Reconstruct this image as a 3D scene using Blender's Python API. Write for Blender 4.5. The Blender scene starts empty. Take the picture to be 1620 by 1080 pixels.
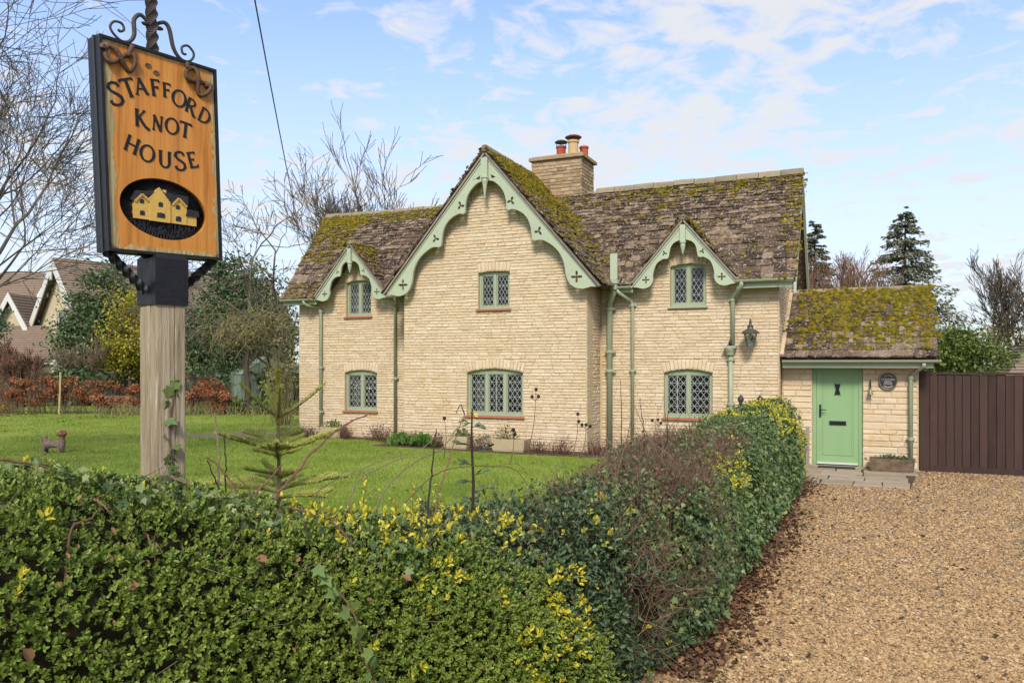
import bpy, math, random
import numpy as np
from mathutils import Vector, Matrix
from mathutils.geometry import tessellate_polygon

R = random.Random(7)
rng = np.random.default_rng(11)
sc = bpy.context.scene
C = sc.collection

# ------------------------------------------------------------------ camera, sky, sun, exposure
cam_d = bpy.data.cameras.new('camera'); cam = bpy.data.objects.new('camera', cam_d); C.objects.link(cam)
cam.location = (0, 0, 2.1); cam.rotation_euler = (math.radians(90), 0, 0)
cam_d.sensor_width = 36; cam_d.lens = 28.067; cam_d.shift_y = 0.0216
cam_d.clip_start = 0.05; cam_d.clip_end = 3000
sc.camera = cam

SUN_EL, SUN_AZ = math.radians(40), math.radians(186)      # azimuth clockwise from +Y
w = bpy.data.worlds.new('World'); sc.world = w; w.use_nodes = True
nt = w.node_tree; nt.nodes.clear()
def N(t, **k):
    n = nt.nodes.new(t)
    for a, b in k.items(): setattr(n, a, b)
    return n
L = lambda a, b: nt.links.new(a, b)
def math_n(op, a, b=None, clamp=False):
    n = N('ShaderNodeMath', operation=op); n.use_clamp = clamp
    for i, x in enumerate((a, b)):
        if x is None: continue
        if isinstance(x, (int, float)): n.inputs[i].default_value = x
        else: L(x, n.inputs[i])
    return n.outputs[0]
out = N('ShaderNodeOutputWorld'); bg = N('ShaderNodeBackground'); L(bg.outputs[0], out.inputs[0])
bg.inputs[1].default_value = 0.10
sky = N('ShaderNodeTexSky'); sky.sky_type = 'NISHITA'; sky.sun_disc = False
sky.sun_elevation = SUN_EL; sky.sun_rotation = SUN_AZ; sky.air_density = 0.75; sky.dust_density = 0.9; sky.ozone_density = 1.3
tc = N('ShaderNodeTexCoord'); sx = N('ShaderNodeSeparateXYZ'); L(tc.outputs['Generated'], sx.inputs[0])
zc = math_n('MAXIMUM', sx.outputs[2], 0.0)
den = math_n('ADD', zc, 0.13)
cx = math_n('DIVIDE', sx.outputs[0], den); cy = math_n('DIVIDE', sx.outputs[1], den)
cv = N('ShaderNodeCombineXYZ'); L(cx, cv.inputs[0]); L(cy, cv.inputs[1])
def wnoise(scale, detail, rough, dist=0.0, off=(0, 0, 0)):
    mp = N('ShaderNodeMapping'); mp.inputs['Location'].default_value = off; L(cv.outputs[0], mp.inputs[0])
    n = N('ShaderNodeTexNoise'); n.inputs['Scale'].default_value = scale; n.inputs['Detail'].default_value = detail
    n.inputs['Roughness'].default_value = rough; n.inputs['Distortion'].default_value = dist
    L(mp.outputs[0], n.inputs['Vector']); return n.outputs['Fac']
big = wnoise(1.0, 3, .5, .3, (3.1, 1.7, 0)); small = wnoise(7.5, 8, .60, .5, (1.2, .4, 0))
cl = math_n('ADD', math_n('MULTIPLY', big, .55), math_n('MULTIPLY', small, .72))
mr = N('ShaderNodeMapRange'); mr.interpolation_type = 'SMOOTHSTEP'; L(cl, mr.inputs[0])
mr.inputs[1].default_value = .49; mr.inputs[2].default_value = .74; mr.inputs[3].default_value = 0; mr.inputs[4].default_value = .95
hz = N('ShaderNodeMapRange'); hz.interpolation_type = 'SMOOTHSTEP'; L(zc, hz.inputs[0])
hz.inputs[1].default_value = 0.02; hz.inputs[2].default_value = 0.52; hz.inputs[3].default_value = .84; hz.inputs[4].default_value = 0.10
mask = math_n('MAXIMUM', mr.outputs[0], hz.outputs[0])
mix = N('ShaderNodeMix'); mix.data_type = 'RGBA'; L(mask, mix.inputs[0]); 
gain = N('ShaderNodeMix'); gain.data_type = 'RGBA'; gain.blend_type = 'MULTIPLY'; gain.inputs[0].default_value = 1
L(sky.outputs[0], gain.inputs[6]); gain.inputs[7].default_value = (.90, 1.07, 1.20, 1)
L(gain.outputs[2], mix.inputs[6]); mix.inputs[7].default_value = (3.0, 3.04, 3.14, 1)
L(mix.outputs[2], bg.inputs[0])

sun_d = bpy.data.lights.new('sun', 'SUN'); sun = bpy.data.objects.new('sun', sun_d); C.objects.link(sun)
sun_d.energy = 1.5; sun_d.angle = math.radians(14); sun_d.color = (1.0, .93, .82)
sdir = Vector((math.sin(SUN_AZ) * math.cos(SUN_EL), math.cos(SUN_AZ) * math.cos(SUN_EL), math.sin(SUN_EL)))
sun.rotation_euler = sdir.to_track_quat('Z', 'Y').to_euler(); sun.location = sdir * 60
sc.view_settings.view_transform = 'Standard'; sc.view_settings.look = 'None'; sc.view_settings.gamma = 1
sc.view_settings.use_curve_mapping = False
sc.view_settings.exposure = 1.47
sc.render.engine = 'CYCLES'
sc.cycles.max_bounces = 6; sc.cycles.transparent_max_bounces = 8; sc.cycles.caustics_reflective = False; sc.cycles.caustics_refractive = False

# ------------------------------------------------------------------ materials
def M(name, ramp, nscale=6, namt=.4, rough=.8, spec=.3, bump=0, bscale=60, layers=(), metal=0, stretch=None, rand=True, sub=0):
    m = bpy.data.materials.new(name); m.use_nodes = True; t = m.node_tree; t.nodes.clear()
    n = lambda ty: t.nodes.new(ty)
    o = n('ShaderNodeOutputMaterial'); b = n('ShaderNodeBsdfPrincipled'); t.links.new(b.outputs[0], o.inputs[0])
    b.inputs['Roughness'].default_value = rough; b.inputs['Specular IOR Level'].default_value = spec; b.inputs['Metallic'].default_value = metal
    geo = n('ShaderNodeNewGeometry'); vec = geo.outputs['Position']
    if stretch:
        mp = n('ShaderNodeMapping'); mp.inputs['Scale'].default_value = stretch; t.links.new(vec, mp.inputs[0]); vec = mp.outputs[0]
    def noise(s, d=5, r=.6):
        x = n('ShaderNodeTexNoise'); x.inputs['Scale'].default_value = s; x.inputs['Detail'].default_value = d; x.inputs['Roughness'].default_value = r
        t.links.new(vec, x.inputs['Vector']); return x.outputs['Fac']
    def mth(op, a, c=0.0):
        x = n('ShaderNodeMath'); x.operation = op
        for i, q in enumerate((a, c)):
            if isinstance(q, (int, float)): x.inputs[i].default_value = q
            else: t.links.new(q, x.inputs[i])
        return x.outputs[0]
    at = n('ShaderNodeAttribute'); at.attribute_name = 'tint'; tint = at.outputs['Fac']
    if rand:
        oi = n('ShaderNodeObjectInfo'); tint = mth('FRACT', mth('ADD', tint, oi.outputs['Random']))
    nz = noise(nscale)
    st = n('ShaderNodeMapRange'); t.links.new(nz, st.inputs[0]); st.inputs[1].default_value = .25; st.inputs[2].default_value = .75
    fac = mth('ADD', mth('MULTIPLY', st.outputs[0], namt), mth('MULTIPLY', tint, 1 - namt))
    r = n('ShaderNodeValToRGB'); t.links.new(fac, r.inputs[0]); e = r.color_ramp.elements
    while len(e) < len(ramp): e.new(.5)
    for i, (p, c) in enumerate(ramp): e[i].position = p; e[i].color = (*c, 1)
    col = r.outputs[0]
    for (c, s, lo, hi) in layers:
        q = n('ShaderNodeMapRange'); q.interpolation_type = 'SMOOTHSTEP'; t.links.new(noise(s, 6, .65), q.inputs[0])
        q.inputs[1].default_value = lo; q.inputs[2].default_value = hi
        x = n('ShaderNodeMix'); x.data_type = 'RGBA'; t.links.new(q.outputs[0], x.inputs[0]); t.links.new(col, x.inputs[6]); x.inputs[7].default_value = (*c, 1)
        col = x.outputs[2]
    t.links.new(col, b.inputs['Base Color'])
    if sub: 
        tr = n('ShaderNodeBsdfTranslucent'); t.links.new(col, tr.inputs[0]); ms = n('ShaderNodeMixShader'); ms.inputs[0].default_value = sub
        t.links.new(b.outputs[0], ms.inputs[1]); t.links.new(tr.outputs[0], ms.inputs[2]); t.links.new(ms.outputs[0], o.inputs[0])
    if bump:
        bp = n('ShaderNodeBump'); bp.inputs['Strength'].default_value = bump; bp.inputs['Distance'].default_value = .02
        t.links.new(noise(bscale, 6, .65), bp.inputs['Height']); t.links.new(bp.outputs[0], b.inputs['Normal'])
    return m
S = {}
S['stone'] = M('limestone', [(0, (.50, .37, .225)), (.25, (.565, .435, .285)), (.6, (.605, .478, .325)), (.85, (.635, .52, .375)), (1, (.57, .41, .24))], 5, .35, .92, .2, .6, 55,
               layers=[((.54, .36, .17), .9, .58, .78), ((.44, .38, .31), 1.5, .60, .80), ((.64, .56, .45), 14, .60, .75)])
S['mortar'] = M('lime mortar', [(0, (.46, .35, .22)), (1, (.57, .45, .30))], 9, .8, .95, .1, .6, 80)
S['cstone'] = M('weathered chimney stone', [(0, (.15, .10, .058)), (.4, (.33, .235, .14)), (1, (.50, .38, .24))], 8, .4, .95, .1, .6, 60, layers=[((.16, .15, .13), 4, .58, .72)])
S['tile'] = M('stone slate', [(0, (.022, .015, .011)), (.3, (.055, .036, .025)), (.6, (.125, .083, .055)), (.85, (.23, .165, .115)), (1, (.40, .29, .19))], 5, .35, .9, .25, .7, 45,
              layers=[((.37, .295, .215), 11, .56, .68), ((.50, .43, .35), 26, .58, .66), ((.025, .02, .018), 17, .62, .70), ((.20, .105, .03), 7, .70, .78)])
S['deck'] = M('roof underlay', [(0, (.05, .04, .035)), (1, (.09, .075, .06))], 6, .8, .95)
S['ridge'] = M('ridge stone', [(0, (.16, .135, .09)), (.6, (.26, .215, .14)), (1, (.32, .27, .19))], 9, .5, .9, .2, .5, 50, layers=[((.33, .20, .03), 3.5, .60, .74), ((.12, .12, .09), 6, .62, .74)])
S['moss'] = M('roof moss', [(0, (.045, .042, .012)), (.35, (.115, .100, .014)), (.7, (.245, .185, .018)), (1, (.36, .255, .028))], 14, .45, .98, .05, 1.0, 180, layers=[((.22, .115, .02), 2.3, .58, .74), ((.05, .055, .015), 5, .60, .74)])
S['sage'] = M('sage paint', [(0, (.345, .395, .275)), (1, (.395, .44, .315))], 3, .7, .5, .4, .05, 60, layers=[((.20, .235, .15), 7, .58, .80), ((.12, .13, .085), 22, .68, .78)])
S['sagepipe'] = M('weathered sage pipe paint', [(0, (.265, .300, .200)), (1, (.315, .35, .24))], 4, .7, .5, .4, .08, 50, layers=[((.12, .14, .09), 6, .62, .78)])
S['frame'] = M('sage window paint', [(0, (.265, .305, .20)), (1, (.325, .36, .245))], 3, .7, .5, .4)
S['lead'] = M('lead came', [(0, (.25, .26, .25)), (1, (.38, .39, .37))], 6, .6, .55, .4)
S['terra'] = M('terracotta sill', [(0, (.34, .11, .05)), (1, (.44, .17, .085))], 8, .7, .85, .2, .2)
S['door'] = M('green door paint', [(0, (.205, .335, .155)), (1, (.24, .375, .185))], 3, .8, .42, .4, .06, 30, stretch=(1, 1, .2), layers=[((.19, .30, .15), 4, .60, .85)])
S['black'] = M('black iron', [(0, (.008, .008, .010)), (1, (.018, .017, .020))], 12, .7, .42, .5, .25, 60)
S['blackp'] = M('black gloss paint', [(0, (.006, .0055, .007)), (1, (.013, .012, .015))], 12, .7, .38, .3, .25, 30)
S['iron'] = M('rusty iron', [(0, (.03, .024, .024)), (1, (.075, .055, .05))], 20, .7, .6, .4, .35, 90)
S['lampc'] = M('bronze lantern', [(0, (.055, .045, .04)), (1, (.11, .09, .08))], 14, .7, .45, .5, .1, metal=.3)
S['gate'] = M('brown stained boards', [(0, (.026, .014, .011)), (1, (.074, .041, .033))], 9, .5, .75, .25, .5, 45, stretch=(1, 1, .12), layers=[((.11, .075, .06), 5, .62, .80), ((.34, .29, .26), 15, .715, .745)])
S['greywood'] = M('weathered grey oak', [(0, (.16, .13, .10)), (1, (.32, .275, .22))], 9, .6, .9, .2, .4, 40, stretch=(1, 1, .12))
S['post'] = M('weathered post', [(0, (.17, .12, .07)), (.4, (.33, .26, .17)), (1, (.47, .39, .28))], 26, .95, .9, .2, .9, 60, stretch=(1, 1, .07), layers=[((.17, .115, .055), 5, .54, .74), ((.52, .46, .36), 40, .58, .72), ((.08, .055, .03), 50, .66, .74)])
S['board'] = M('orange varnished board', [(0, (.32, .105, .012)), (.45, (.52, .20, .028)), (1, (.60, .27, .055))], 30, .95, .5, .4, .25, 60, stretch=(1, 1, .06), layers=[((.44, .32, .15), 9, .55, .68), ((.22, .16, .09), 14, .60, .72), ((.06, .035, .02), 30, .70, .80)])
S['bedge'] = M('bare weathered wood', [(0, (.16, .12, .06)), (.5, (.40, .31, .15)), (1, (.50, .42, .26))], 40, .95, .85, .2, .5, 60, stretch=(1, 1, .08))
S['cream'] = M('cream relief paint', [(0, (.50, .30, .065)), (1, (.62, .40, .10))], 20, .7, .6, .3, .2, 60)
S['slateblk'] = M('carved dark ground', [(0, (.012, .012, .014)), (1, (.035, .035, .042))], 30, .7, .6, .3, .4, 80)
S['knot'] = M('carved rope wood', [(0, (.05, .028, .016)), (1, (.15, .085, .05))], 30, .8, .7, .3, .4, 90)
S['brickred'] = M('red clay', [(0, (.30, .055, .03)), (1, (.40, .10, .055))], 9, .7, .8)
S['buff'] = M('buff clay', [(0, (.46, .32, .15)), (1, (.54, .38, .19))], 9, .7, .8)
S['potcap'] = M('pot cowl metal', [(0, (.035, .03, .035)), (1, (.06, .05, .055))], 9, .7, .5)
S['redcap'] = M('red cowl metal', [(0, (.15, .03, .02)), (1, (.22, .05, .035))], 9, .7, .5)
S['trough'] = M('cut stone trough', [(0, (.30, .235, .14)), (1, (.44, .35, .22))], 9, .7, .95, .2, .4, 50)
S['trough2'] = M('weathered stone trough', [(0, (.06, .042, .028)), (.5, (.13, .09, .058)), (1, (.22, .16, .11))], 9, .8, .95, .2, .6, 40, layers=[((.05, .06, .02), 6, .6, .75)])
S['slab'] = M('paving slab', [(0, (.24, .185, .125)), (1, (.38, .31, .23))], 6, .5, .95, .2, .4, 40, layers=[((.10, .115, .03), 3, .60, .72), ((.15, .12, .09), 8, .62, .75)])
S['mat'] = M('rubber doormat', [(0, (.02, .02, .022)), (1, (.05, .048, .05))], 60, .9, .95)
S['white'] = M('white paint', [(0, (.50, .50, .48)), (1, (.62, .61, .58))], 4, .7, .5)
S['cwall'] = M('neighbour pale wall', [(0, (.42, .34, .22)), (1, (.54, .45, .31))], 3, .6, .95, .1, .5, 9)
S['nroof'] = M('neighbour tiled roof', [(0, (.13, .092, .068)), (1, (.25, .185, .14))], 3, .4, .95, .1, .4, 12)
S['alum'] = M('greenhouse aluminium', [(0, (.10, .115, .09)), (1, (.18, .20, .17))], 4, .7, .5)
S['soil'] = M('bed soil', [(0, (.05, .035, .022)), (1, (.13, .095, .065))], 14, .9, .98, .1, .8, 40)
S['earthpath'] = M('dry earth', [(0, (.16, .12, .08)), (1, (.28, .22, .15))], 6, .9, .98, .1, .5, 30)
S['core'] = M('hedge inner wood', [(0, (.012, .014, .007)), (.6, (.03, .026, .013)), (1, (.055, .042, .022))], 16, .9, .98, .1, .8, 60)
S['bark'] = M('bark', [(0, (.045, .035, .026)), (1, (.115, .09, .065))], 12, .8, .95, .1, .6, 40)
S['barkp'] = M('pale twig bark', [(0, (.12, .09, .06)), (1, (.23, .18, .12))], 12, .8, .9, .1)
S['barkg'] = M('grey brown twig bark', [(0, (.075, .060, .048)), (1, (.16, .13, .10))], 12, .6, .9, .1)
S['barkr'] = M('reddish twig bark', [(0, (.085, .045, .032)), (1, (.20, .115, .078))], 12, .6, .9, .1)
S['barkd'] = M('dark stem', [(0, (.022, .016, .016)), (1, (.05, .035, .03))], 12, .6, .8, .2)
S['litter'] = M('dead leaves', [(0, (.030, .020, .016)), (.4, (.085, .045, .027)), (.75, (.19, .095, .045)), (1, (.32, .19, .09))], 20, .2, .75, .3, rand=False)
LF = dict(rough=.42, spec=.45, rand=False, sub=.22)
S['box'] = M('box leaf', [(0, (.042, .076, .012)), (.3, (.130, .194, .027)), (.6, (.25, .32, .054)), (.85, (.41, .43, .09)), (1, (.54, .51, .12))], 2.2, .28, **LF)
S['boxtip'] = M('yellow young leaf', [(0, (.40, .42, .03)), (.6, (.62, .52, .04)), (.9, (.66, .46, .06)), (1, (.58, .30, .06))], 9, .2, **LF)
S['ivy'] = M('ivy leaf', [(0, (.026, .060, .020)), (.4, (.075, .125, .040)), (.7, (.15, .205, .070)), (.9, (.26, .30, .11)), (1, (.38, .34, .09))], 1.6, .25, rough=.46, spec=.35, rand=False, sub=.15)
S['ivyp'] = M('pale ivy leaf', [(0, (.05, .10, .035)), (1, (.19, .26, .055))], 9, .3, rough=.4, spec=.5, sub=.15)
S['holly'] = M('holly leaf', [(0, (.026, .055, .026)), (.6, (.070, .115, .048)), (.9, (.14, .18, .065)), (1, (.14, .16, .05))], 3, .3, rough=.42, spec=.4, rand=False, sub=.08)
S['firn'] = M('fir needle', [(0, (.34, .37, .08)), (.5, (.55, .57, .14)), (1, (.70, .68, .26))], 6, .2, rough=.55, spec=.3, rand=False, sub=.4)
S['firtip'] = M('yellow fir shoot', [(0, (.55, .50, .05)), (1, (.74, .63, .12))], 9, .4, rough=.5, rand=False, sub=.45)
S['beech'] = M('copper beech leaf', [(0, (.15, .046, .022)), (.5, (.34, .125, .055)), (1, (.48, .23, .11))], 3, .3, rough=.6, rand=False, sub=.25)
S['evg'] = M('evergreen leaf', [(0, (.032, .060, .026)), (.5, (.080, .125, .048)), (1, (.18, .22, .08))], 1.0, .35, rough=.45, spec=.4, rand=False, sub=.15)
S['evg2'] = M('bright shrub leaf', [(0, (.05, .085, .02)), (.5, (.12, .165, .036)), (1, (.23, .255, .06))], 1.0, .35, rough=.45, rand=False, sub=.2)
S['yel'] = M('yellow green leaf', [(0, (.17, .16, .025)), (.5, (.34, .30, .035)), (1, (.48, .40, .06))], 1.0, .3, rough=.5, rand=False, sub=.25)
S['con'] = M('cedar spray', [(0, (.12, .13, .095)), (.5, (.20, .21, .145)), (1, (.30, .29, .18))], .6, .35, rough=.7, rand=False)
S['oliv'] = M('olive twig spray', [(0, (.13, .11, .05)), (1, (.32, .27, .12))], 2, .3, rough=.7, rand=False)
S['redshrub'] = M('dull red bed plant', [(0, (.06, .025, .022)), (.6, (.13, .055, .045)), (1, (.15, .13, .05))], 4, .3, rough=.7, rand=False)
S['bulb'] = M('bulb leaf', [(0, (.05, .12, .02)), (1, (.13, .24, .05))], 4, .3, rough=.45, rand=False, sub=.15)
S['grassb'] = M('grass blade', [(0, (.11, .165, .024)), (.45, (.215, .29, .042)), (.8, (.31, .37, .075)), (1, (.40, .38, .13))], .5, .4, rough=.6, spec=.2, rand=False, sub=.25)
S['lawn'] = M('lawn turf', [(0, (.09, .13, .020)), (.5, (.17, .225, .036)), (1, (.25, .28, .06))], .7, .95, .95, .1, .8, 25, layers=[((.17, .16, .05), 1.3, .64, .78)])
S['field'] = M('far grass', [(0, (.06, .08, .03)), (1, (.11, .13, .05))], .1, .95, .95)
S['gravelg'] = M('gravel bed', [(0, (.13, .095, .062)), (.5, (.25, .185, .125)), (1, (.37, .30, .22))], 75, .95, .95, .2, 1.0, 95, layers=[((.16, .135, .11), .55, .60, .74), ((.36, .32, .28), 1.1, .66, .78)])
S['pebble'] = M('gravel stone', [(0, (.09, .058, .032)), (.25, (.27, .158, .072)), (.6, (.43, .272, .128)), (.88, (.54, .39, .215)), (1, (.60, .50, .38))], .8, .14, .85, .3, rand=False)
S['twigmass'] = M('red berberis twig', [(0, (.075, .034, .028)), (.6, (.19, .092, .070)), (1, (.33, .20, .14))], 6, .3, rough=.8, rand=False)
S['deadstem'] = M('dead brown stem', [(0, (.07, .045, .028)), (.6, (.18, .115, .07)), (1, (.32, .23, .14))], 6, .3, rough=.9, rand=False)
S['curtain'] = M('curtain cloth', [(0, (.42, .40, .36)), (1, (.55, .53, .48))], 8, .8, .9)
S['bluecup'] = M('striped blue mug glaze', [(0, (.10, .25, .34)), (1, (.30, .48, .55))], 60, .9, .3, stretch=(.05, .05, 3))
S['pale'] = M('pale ornament', [(0, (.40, .38, .34)), (1, (.55, .52, .48))], 14, .8, .7)
S['animal'] = M('weathered wood carving', [(0, (.08, .055, .045)), (.5, (.19, .135, .11)), (1, (.30, .235, .20))], 26, .8, .9, .1, .5, 70)
S['animalh'] = M('reddish carving top', [(0, (.11, .045, .035)), (1, (.27, .15, .11))], 26, .8, .9, .1, .5, 70)
S['cable'] = M('cable', [(0, (.03, .03, .03)), (1, (.05, .05, .05))], 5, .7, .6)
S['brass'] = M('aged brass', [(0, (.16, .12, .06)), (1, (.27, .21, .11))], 30, .7, .45, .5, metal=.4)
S['fence'] = M('old dark fence', [(0, (.045, .035, .028)), (1, (.10, .08, .062))], 5, .6, .95, stretch=(1, 1, .2))
S['log'] = M('cut log', [(0, (.16, .09, .045)), (1, (.34, .21, .11))], 9, .6, .95)
S['inner'] = M('dark room', [(0, (.03, .027, .024)), (1, (.05, .045, .04))], 2, .9, .95)

def glass(name, tint, mixv, rough=.03):
    m = bpy.data.materials.new(name); m.use_nodes = True; t = m.node_tree; t.nodes.clear(); n = lambda ty: t.nodes.new(ty)
    o = n('ShaderNodeOutputMaterial'); tr = n('ShaderNodeBsdfTransparent'); tr.inputs[0].default_value = (*tint, 1)
    g = n('ShaderNodeBsdfGlossy'); g.inputs['Roughness'].default_value = rough; f = n('ShaderNodeFresnel'); f.inputs[0].default_value = 1.5
    a = n('ShaderNodeMath'); a.operation = 'MULTIPLY_ADD'; a.inputs[1].default_value = .75; a.inputs[2].default_value = mixv
    t.links.new(f.outputs[0], a.inputs[0]); ms = n('ShaderNodeMixShader')
    t.links.new(a.outputs[0], ms.inputs[0]); t.links.new(tr.outputs[0], ms.inputs[1]); t.links.new(g.outputs[0], ms.inputs[2]); t.links.new(ms.outputs[0], o.inputs[0])
    return m
S['glass'] = glass('window glass', (.80, .83, .80), .0)
S['lglass'] = glass('lantern glass', (.96, .96, .94), .03)
S['ghglass'] = glass('greenhouse glass', (.80, .88, .78), .16, .18)
_t = S['ghglass'].node_tree; _o = next(q for q in _t.nodes if q.type == 'OUTPUT_MATERIAL'); _s = _o.inputs[0].links[0].from_socket
_d = _t.nodes.new('ShaderNodeBsdfDiffuse'); _d.inputs[0].default_value = (.55, .62, .48, 1); _tl = _t.nodes.new('ShaderNodeBsdfTranslucent'); _tl.inputs[0].default_value = (.62, .68, .54, 1)
_a = _t.nodes.new('ShaderNodeMixShader'); _b = _t.nodes.new('ShaderNodeMixShader'); _b.inputs[0].default_value = .78      # pale green diffuse mixed in to brighten the glass
_t.links.new(_d.outputs[0], _a.inputs[1]); _t.links.new(_tl.outputs[0], _a.inputs[2]); _t.links.new(_s, _b.inputs[1]); _t.links.new(_a.outputs[0], _b.inputs[2]); _t.links.new(_b.outputs[0], _o.inputs[0])

# ------------------------------------------------------------------ helpers
def link(o, parent=None):
    C.objects.link(o)
    if parent is not None: o.parent = parent
    return o
def tag(o, label=None, cat=None, group=None, kind=None):
    if label: o['label'] = label
    if cat: o['category'] = cat
    if group: o['group'] = group
    if kind: o['kind'] = kind
    return o
def thing(name, label, cat, loc=(0, 0, 0), rz=0, group=None):
    o = bpy.data.objects.new(name, None); C.objects.link(o); o.location = loc; o.rotation_euler = (0, 0, rz); o.empty_display_size = .2
    return tag(o, label, cat, group)
def mesh(name, V, F, mat, parent=None, tint=None, smooth=False, kind=None):
    """V: n x 3, F: m x 3 array of triangles or a list of polygons; tint: per vertex."""
    me = bpy.data.meshes.new(name)
    V = np.asarray(V, dtype=np.float32).reshape(-1, 3)
    if isinstance(F, np.ndarray):
        F = F.astype(np.int32); m, k = F.shape
        me.vertices.add(len(V)); me.vertices.foreach_set('co', V.ravel())
        me.loops.add(m * k); me.loops.foreach_set('vertex_index', F.ravel())
        me.polygons.add(m); me.polygons.foreach_set('loop_start', np.arange(m, dtype=np.int32) * k)
        me.update(calc_edges=True)
    else:
        me.from_pydata(V.tolist(), [], F)
    if tint is not None:
        a = me.attributes.new('tint', 'FLOAT', 'POINT'); a.data.foreach_set('value', np.asarray(tint, dtype=np.float32))
    if smooth: me.polygons.foreach_set('use_smooth', np.ones(len(me.polygons), dtype=bool))
    me.materials.append(mat)
    o = link(bpy.data.objects.new(name, me), parent)
    if kind: o['kind'] = kind
    return o
class MB:
    def __init__(s): s.V = []; s.F = []
    def add(s, V, F):
        b = len(s.V); s.V += [tuple(map(float, v)) for v in V]; s.F += [tuple(i + b for i in f) for f in F]; return s
    def box(s, a, b, cut=0):
        (x0, y0, z0), (x1, y1, z1) = a, b
        V = [(x0, y0, z0), (x1, y0, z0), (x1, y1, z0), (x0, y1, z0), (x0, y0, z1), (x1, y0, z1), (x1, y1, z1), (x0, y1, z1)]
        return s.add(V, [(0, 3, 2, 1), (4, 5, 6, 7), (0, 1, 5, 4), (1, 2, 6, 5), (2, 3, 7, 6), (3, 0, 4, 7)])
    def obox(s, o, X, Y, Z):
        o, X, Y, Z = map(np.array, (o, X, Y, Z))
        V = [o, o + X, o + X + Y, o + Y, o + Z, o + X + Z, o + X + Y + Z, o + Y + Z]
        return s.add(V, [(0, 3, 2, 1), (4, 5, 6, 7), (0, 1, 5, 4), (1, 2, 6, 5), (2, 3, 7, 6), (3, 0, 4, 7)])
    def tube(s, P, r, n=8, cap=True):
        V, F = tube(P, r, n, cap); return s.add(V, F)
    def lathe(s, prof, o=(0, 0, 0), n=14, axis='z'):
        V = []; F = []
        for (r, z) in prof:
            for k in range(n):
                a = 2 * math.pi * k / n; V.append((o[0] + r * math.cos(a), o[1] + r * math.sin(a), o[2] + z))
        for i in range(len(prof) - 1):
            for k in range(n): F.append((i * n + k, i * n + (k + 1) % n, (i + 1) * n + (k + 1) % n, (i + 1) * n + k))
        F.append(tuple(range(n))[::-1]); F.append(tuple((len(prof) - 1) * n + k for k in range(n)))
        return s.add(V, F)
    def map(s, f): s.V = [tuple(f(v)) for v in s.V]; return s
    def build(s, name, mat, parent=None, smooth=False, kind=None):
        return mesh(name, s.V, s.F, mat, parent, smooth=smooth, kind=kind)
def tube(P, r, n=8, cap=True):
    P = [np.array(p, float) for p in P]; k = len(P)
    r = [r] * k if np.isscalar(r) else list(r)
    V = []; F = []; up = None
    for i in range(k):
        d = P[min(i + 1, k - 1)] - P[max(i - 1, 0)]; d = d / (np.linalg.norm(d) + 1e-9)
        if up is None:
            a = np.array((0, 0, 1.)) if abs(d[2]) < .9 else np.array((1., 0, 0)); up = np.cross(d, a)
        up = up - d * np.dot(up, d); up /= np.linalg.norm(up) + 1e-9; b = np.cross(d, up)
        for j in range(n):
            t = 2 * math.pi * j / n; V.append(P[i] + r[i] * (math.cos(t) * up + math.sin(t) * b))
    for i in range(k - 1):
        for j in range(n): F.append((i * n + j, i * n + (j + 1) % n, (i + 1) * n + (j + 1) % n, (i + 1) * n + j))
    if cap: F.append(tuple(range(n))[::-1]); F.append(tuple((k - 1) * n + j for j in range(n)))
    return V, F
def smooth_path(P, n=6):
    P = [np.array(p, float) for p in P]; Q = [P[0]] + P + [P[-1]]; out = []
    for i in range(1, len(Q) - 2):
        a, b, c, d = Q[i - 1:i + 3]
        for k in range(n):
            t = k / n; out.append(.5 * (2 * b + (c - a) * t + (2 * a - 5 * b + 4 * c - d) * t * t + (3 * b - a - 3 * c + d) * t ** 3))
    out.append(P[-1]); return out
def plate_mb(outline, holes, d0, d1, f):
    """extruded polygon with holes; f(x, y, d) -> point"""
    loops = [outline] + list(holes)
    tris = tessellate_polygon([[Vector((x, y, 0)) for x, y in lp] for lp in loops])
    flat = [p for lp in loops for p in lp]; n = len(flat); mb = MB()
    V = [f(x, y, d0) for x, y in flat] + [f(x, y, d1) for x, y in flat]
    F = [tuple(t) for t in tris] + [tuple(i + n for i in reversed(t)) for t in tris]
    b = 0
    for lp in loops:
        m = len(lp)
        for i in range(m): j = (i + 1) % m; F.append((b + i, b + j, b + j + n, b + i + n))
        b += m
    mb.add(V, F)
    return mb
def arc(cx, cy, rx, ry, a0, a1, n):
    return [(cx + rx * math.cos(math.radians(a0 + (a1 - a0) * i / n)), cy + ry * math.sin(math.radians(a0 + (a1 - a0) * i / n))) for i in range(n + 1)]
def vnoise(P, s, seed=0):
    P = np.asarray(P, float) * s + seed * 17.3; i = np.floor(P).astype(np.int64); f = P - i; f = f * f * (3 - 2 * f)
    def h(a, b, c):
        x = (a * 374761393 + b * 668265263 + c * 2147483647) & 0x7fffffff; x = ((x ^ (x >> 13)) * 1274126177) & 0x7fffffff
        return ((x ^ (x >> 16)) & 0xffff) / 65535.0
    r = 0
    for dx in (0, 1):
        for dy in (0, 1):
            for dz in (0, 1):
                wgt = (f[:, 0] if dx else 1 - f[:, 0]) * (f[:, 1] if dy else 1 - f[:, 1]) * (f[:, 2] if dz else 1 - f[:, 2])
                r = r + wgt * h(i[:, 0] + dx, i[:, 1] + dy, i[:, 2] + dz)
    return r
unit = lambda A: A / (np.linalg.norm(A, axis=-1, keepdims=True) + 1e-9)

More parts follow.
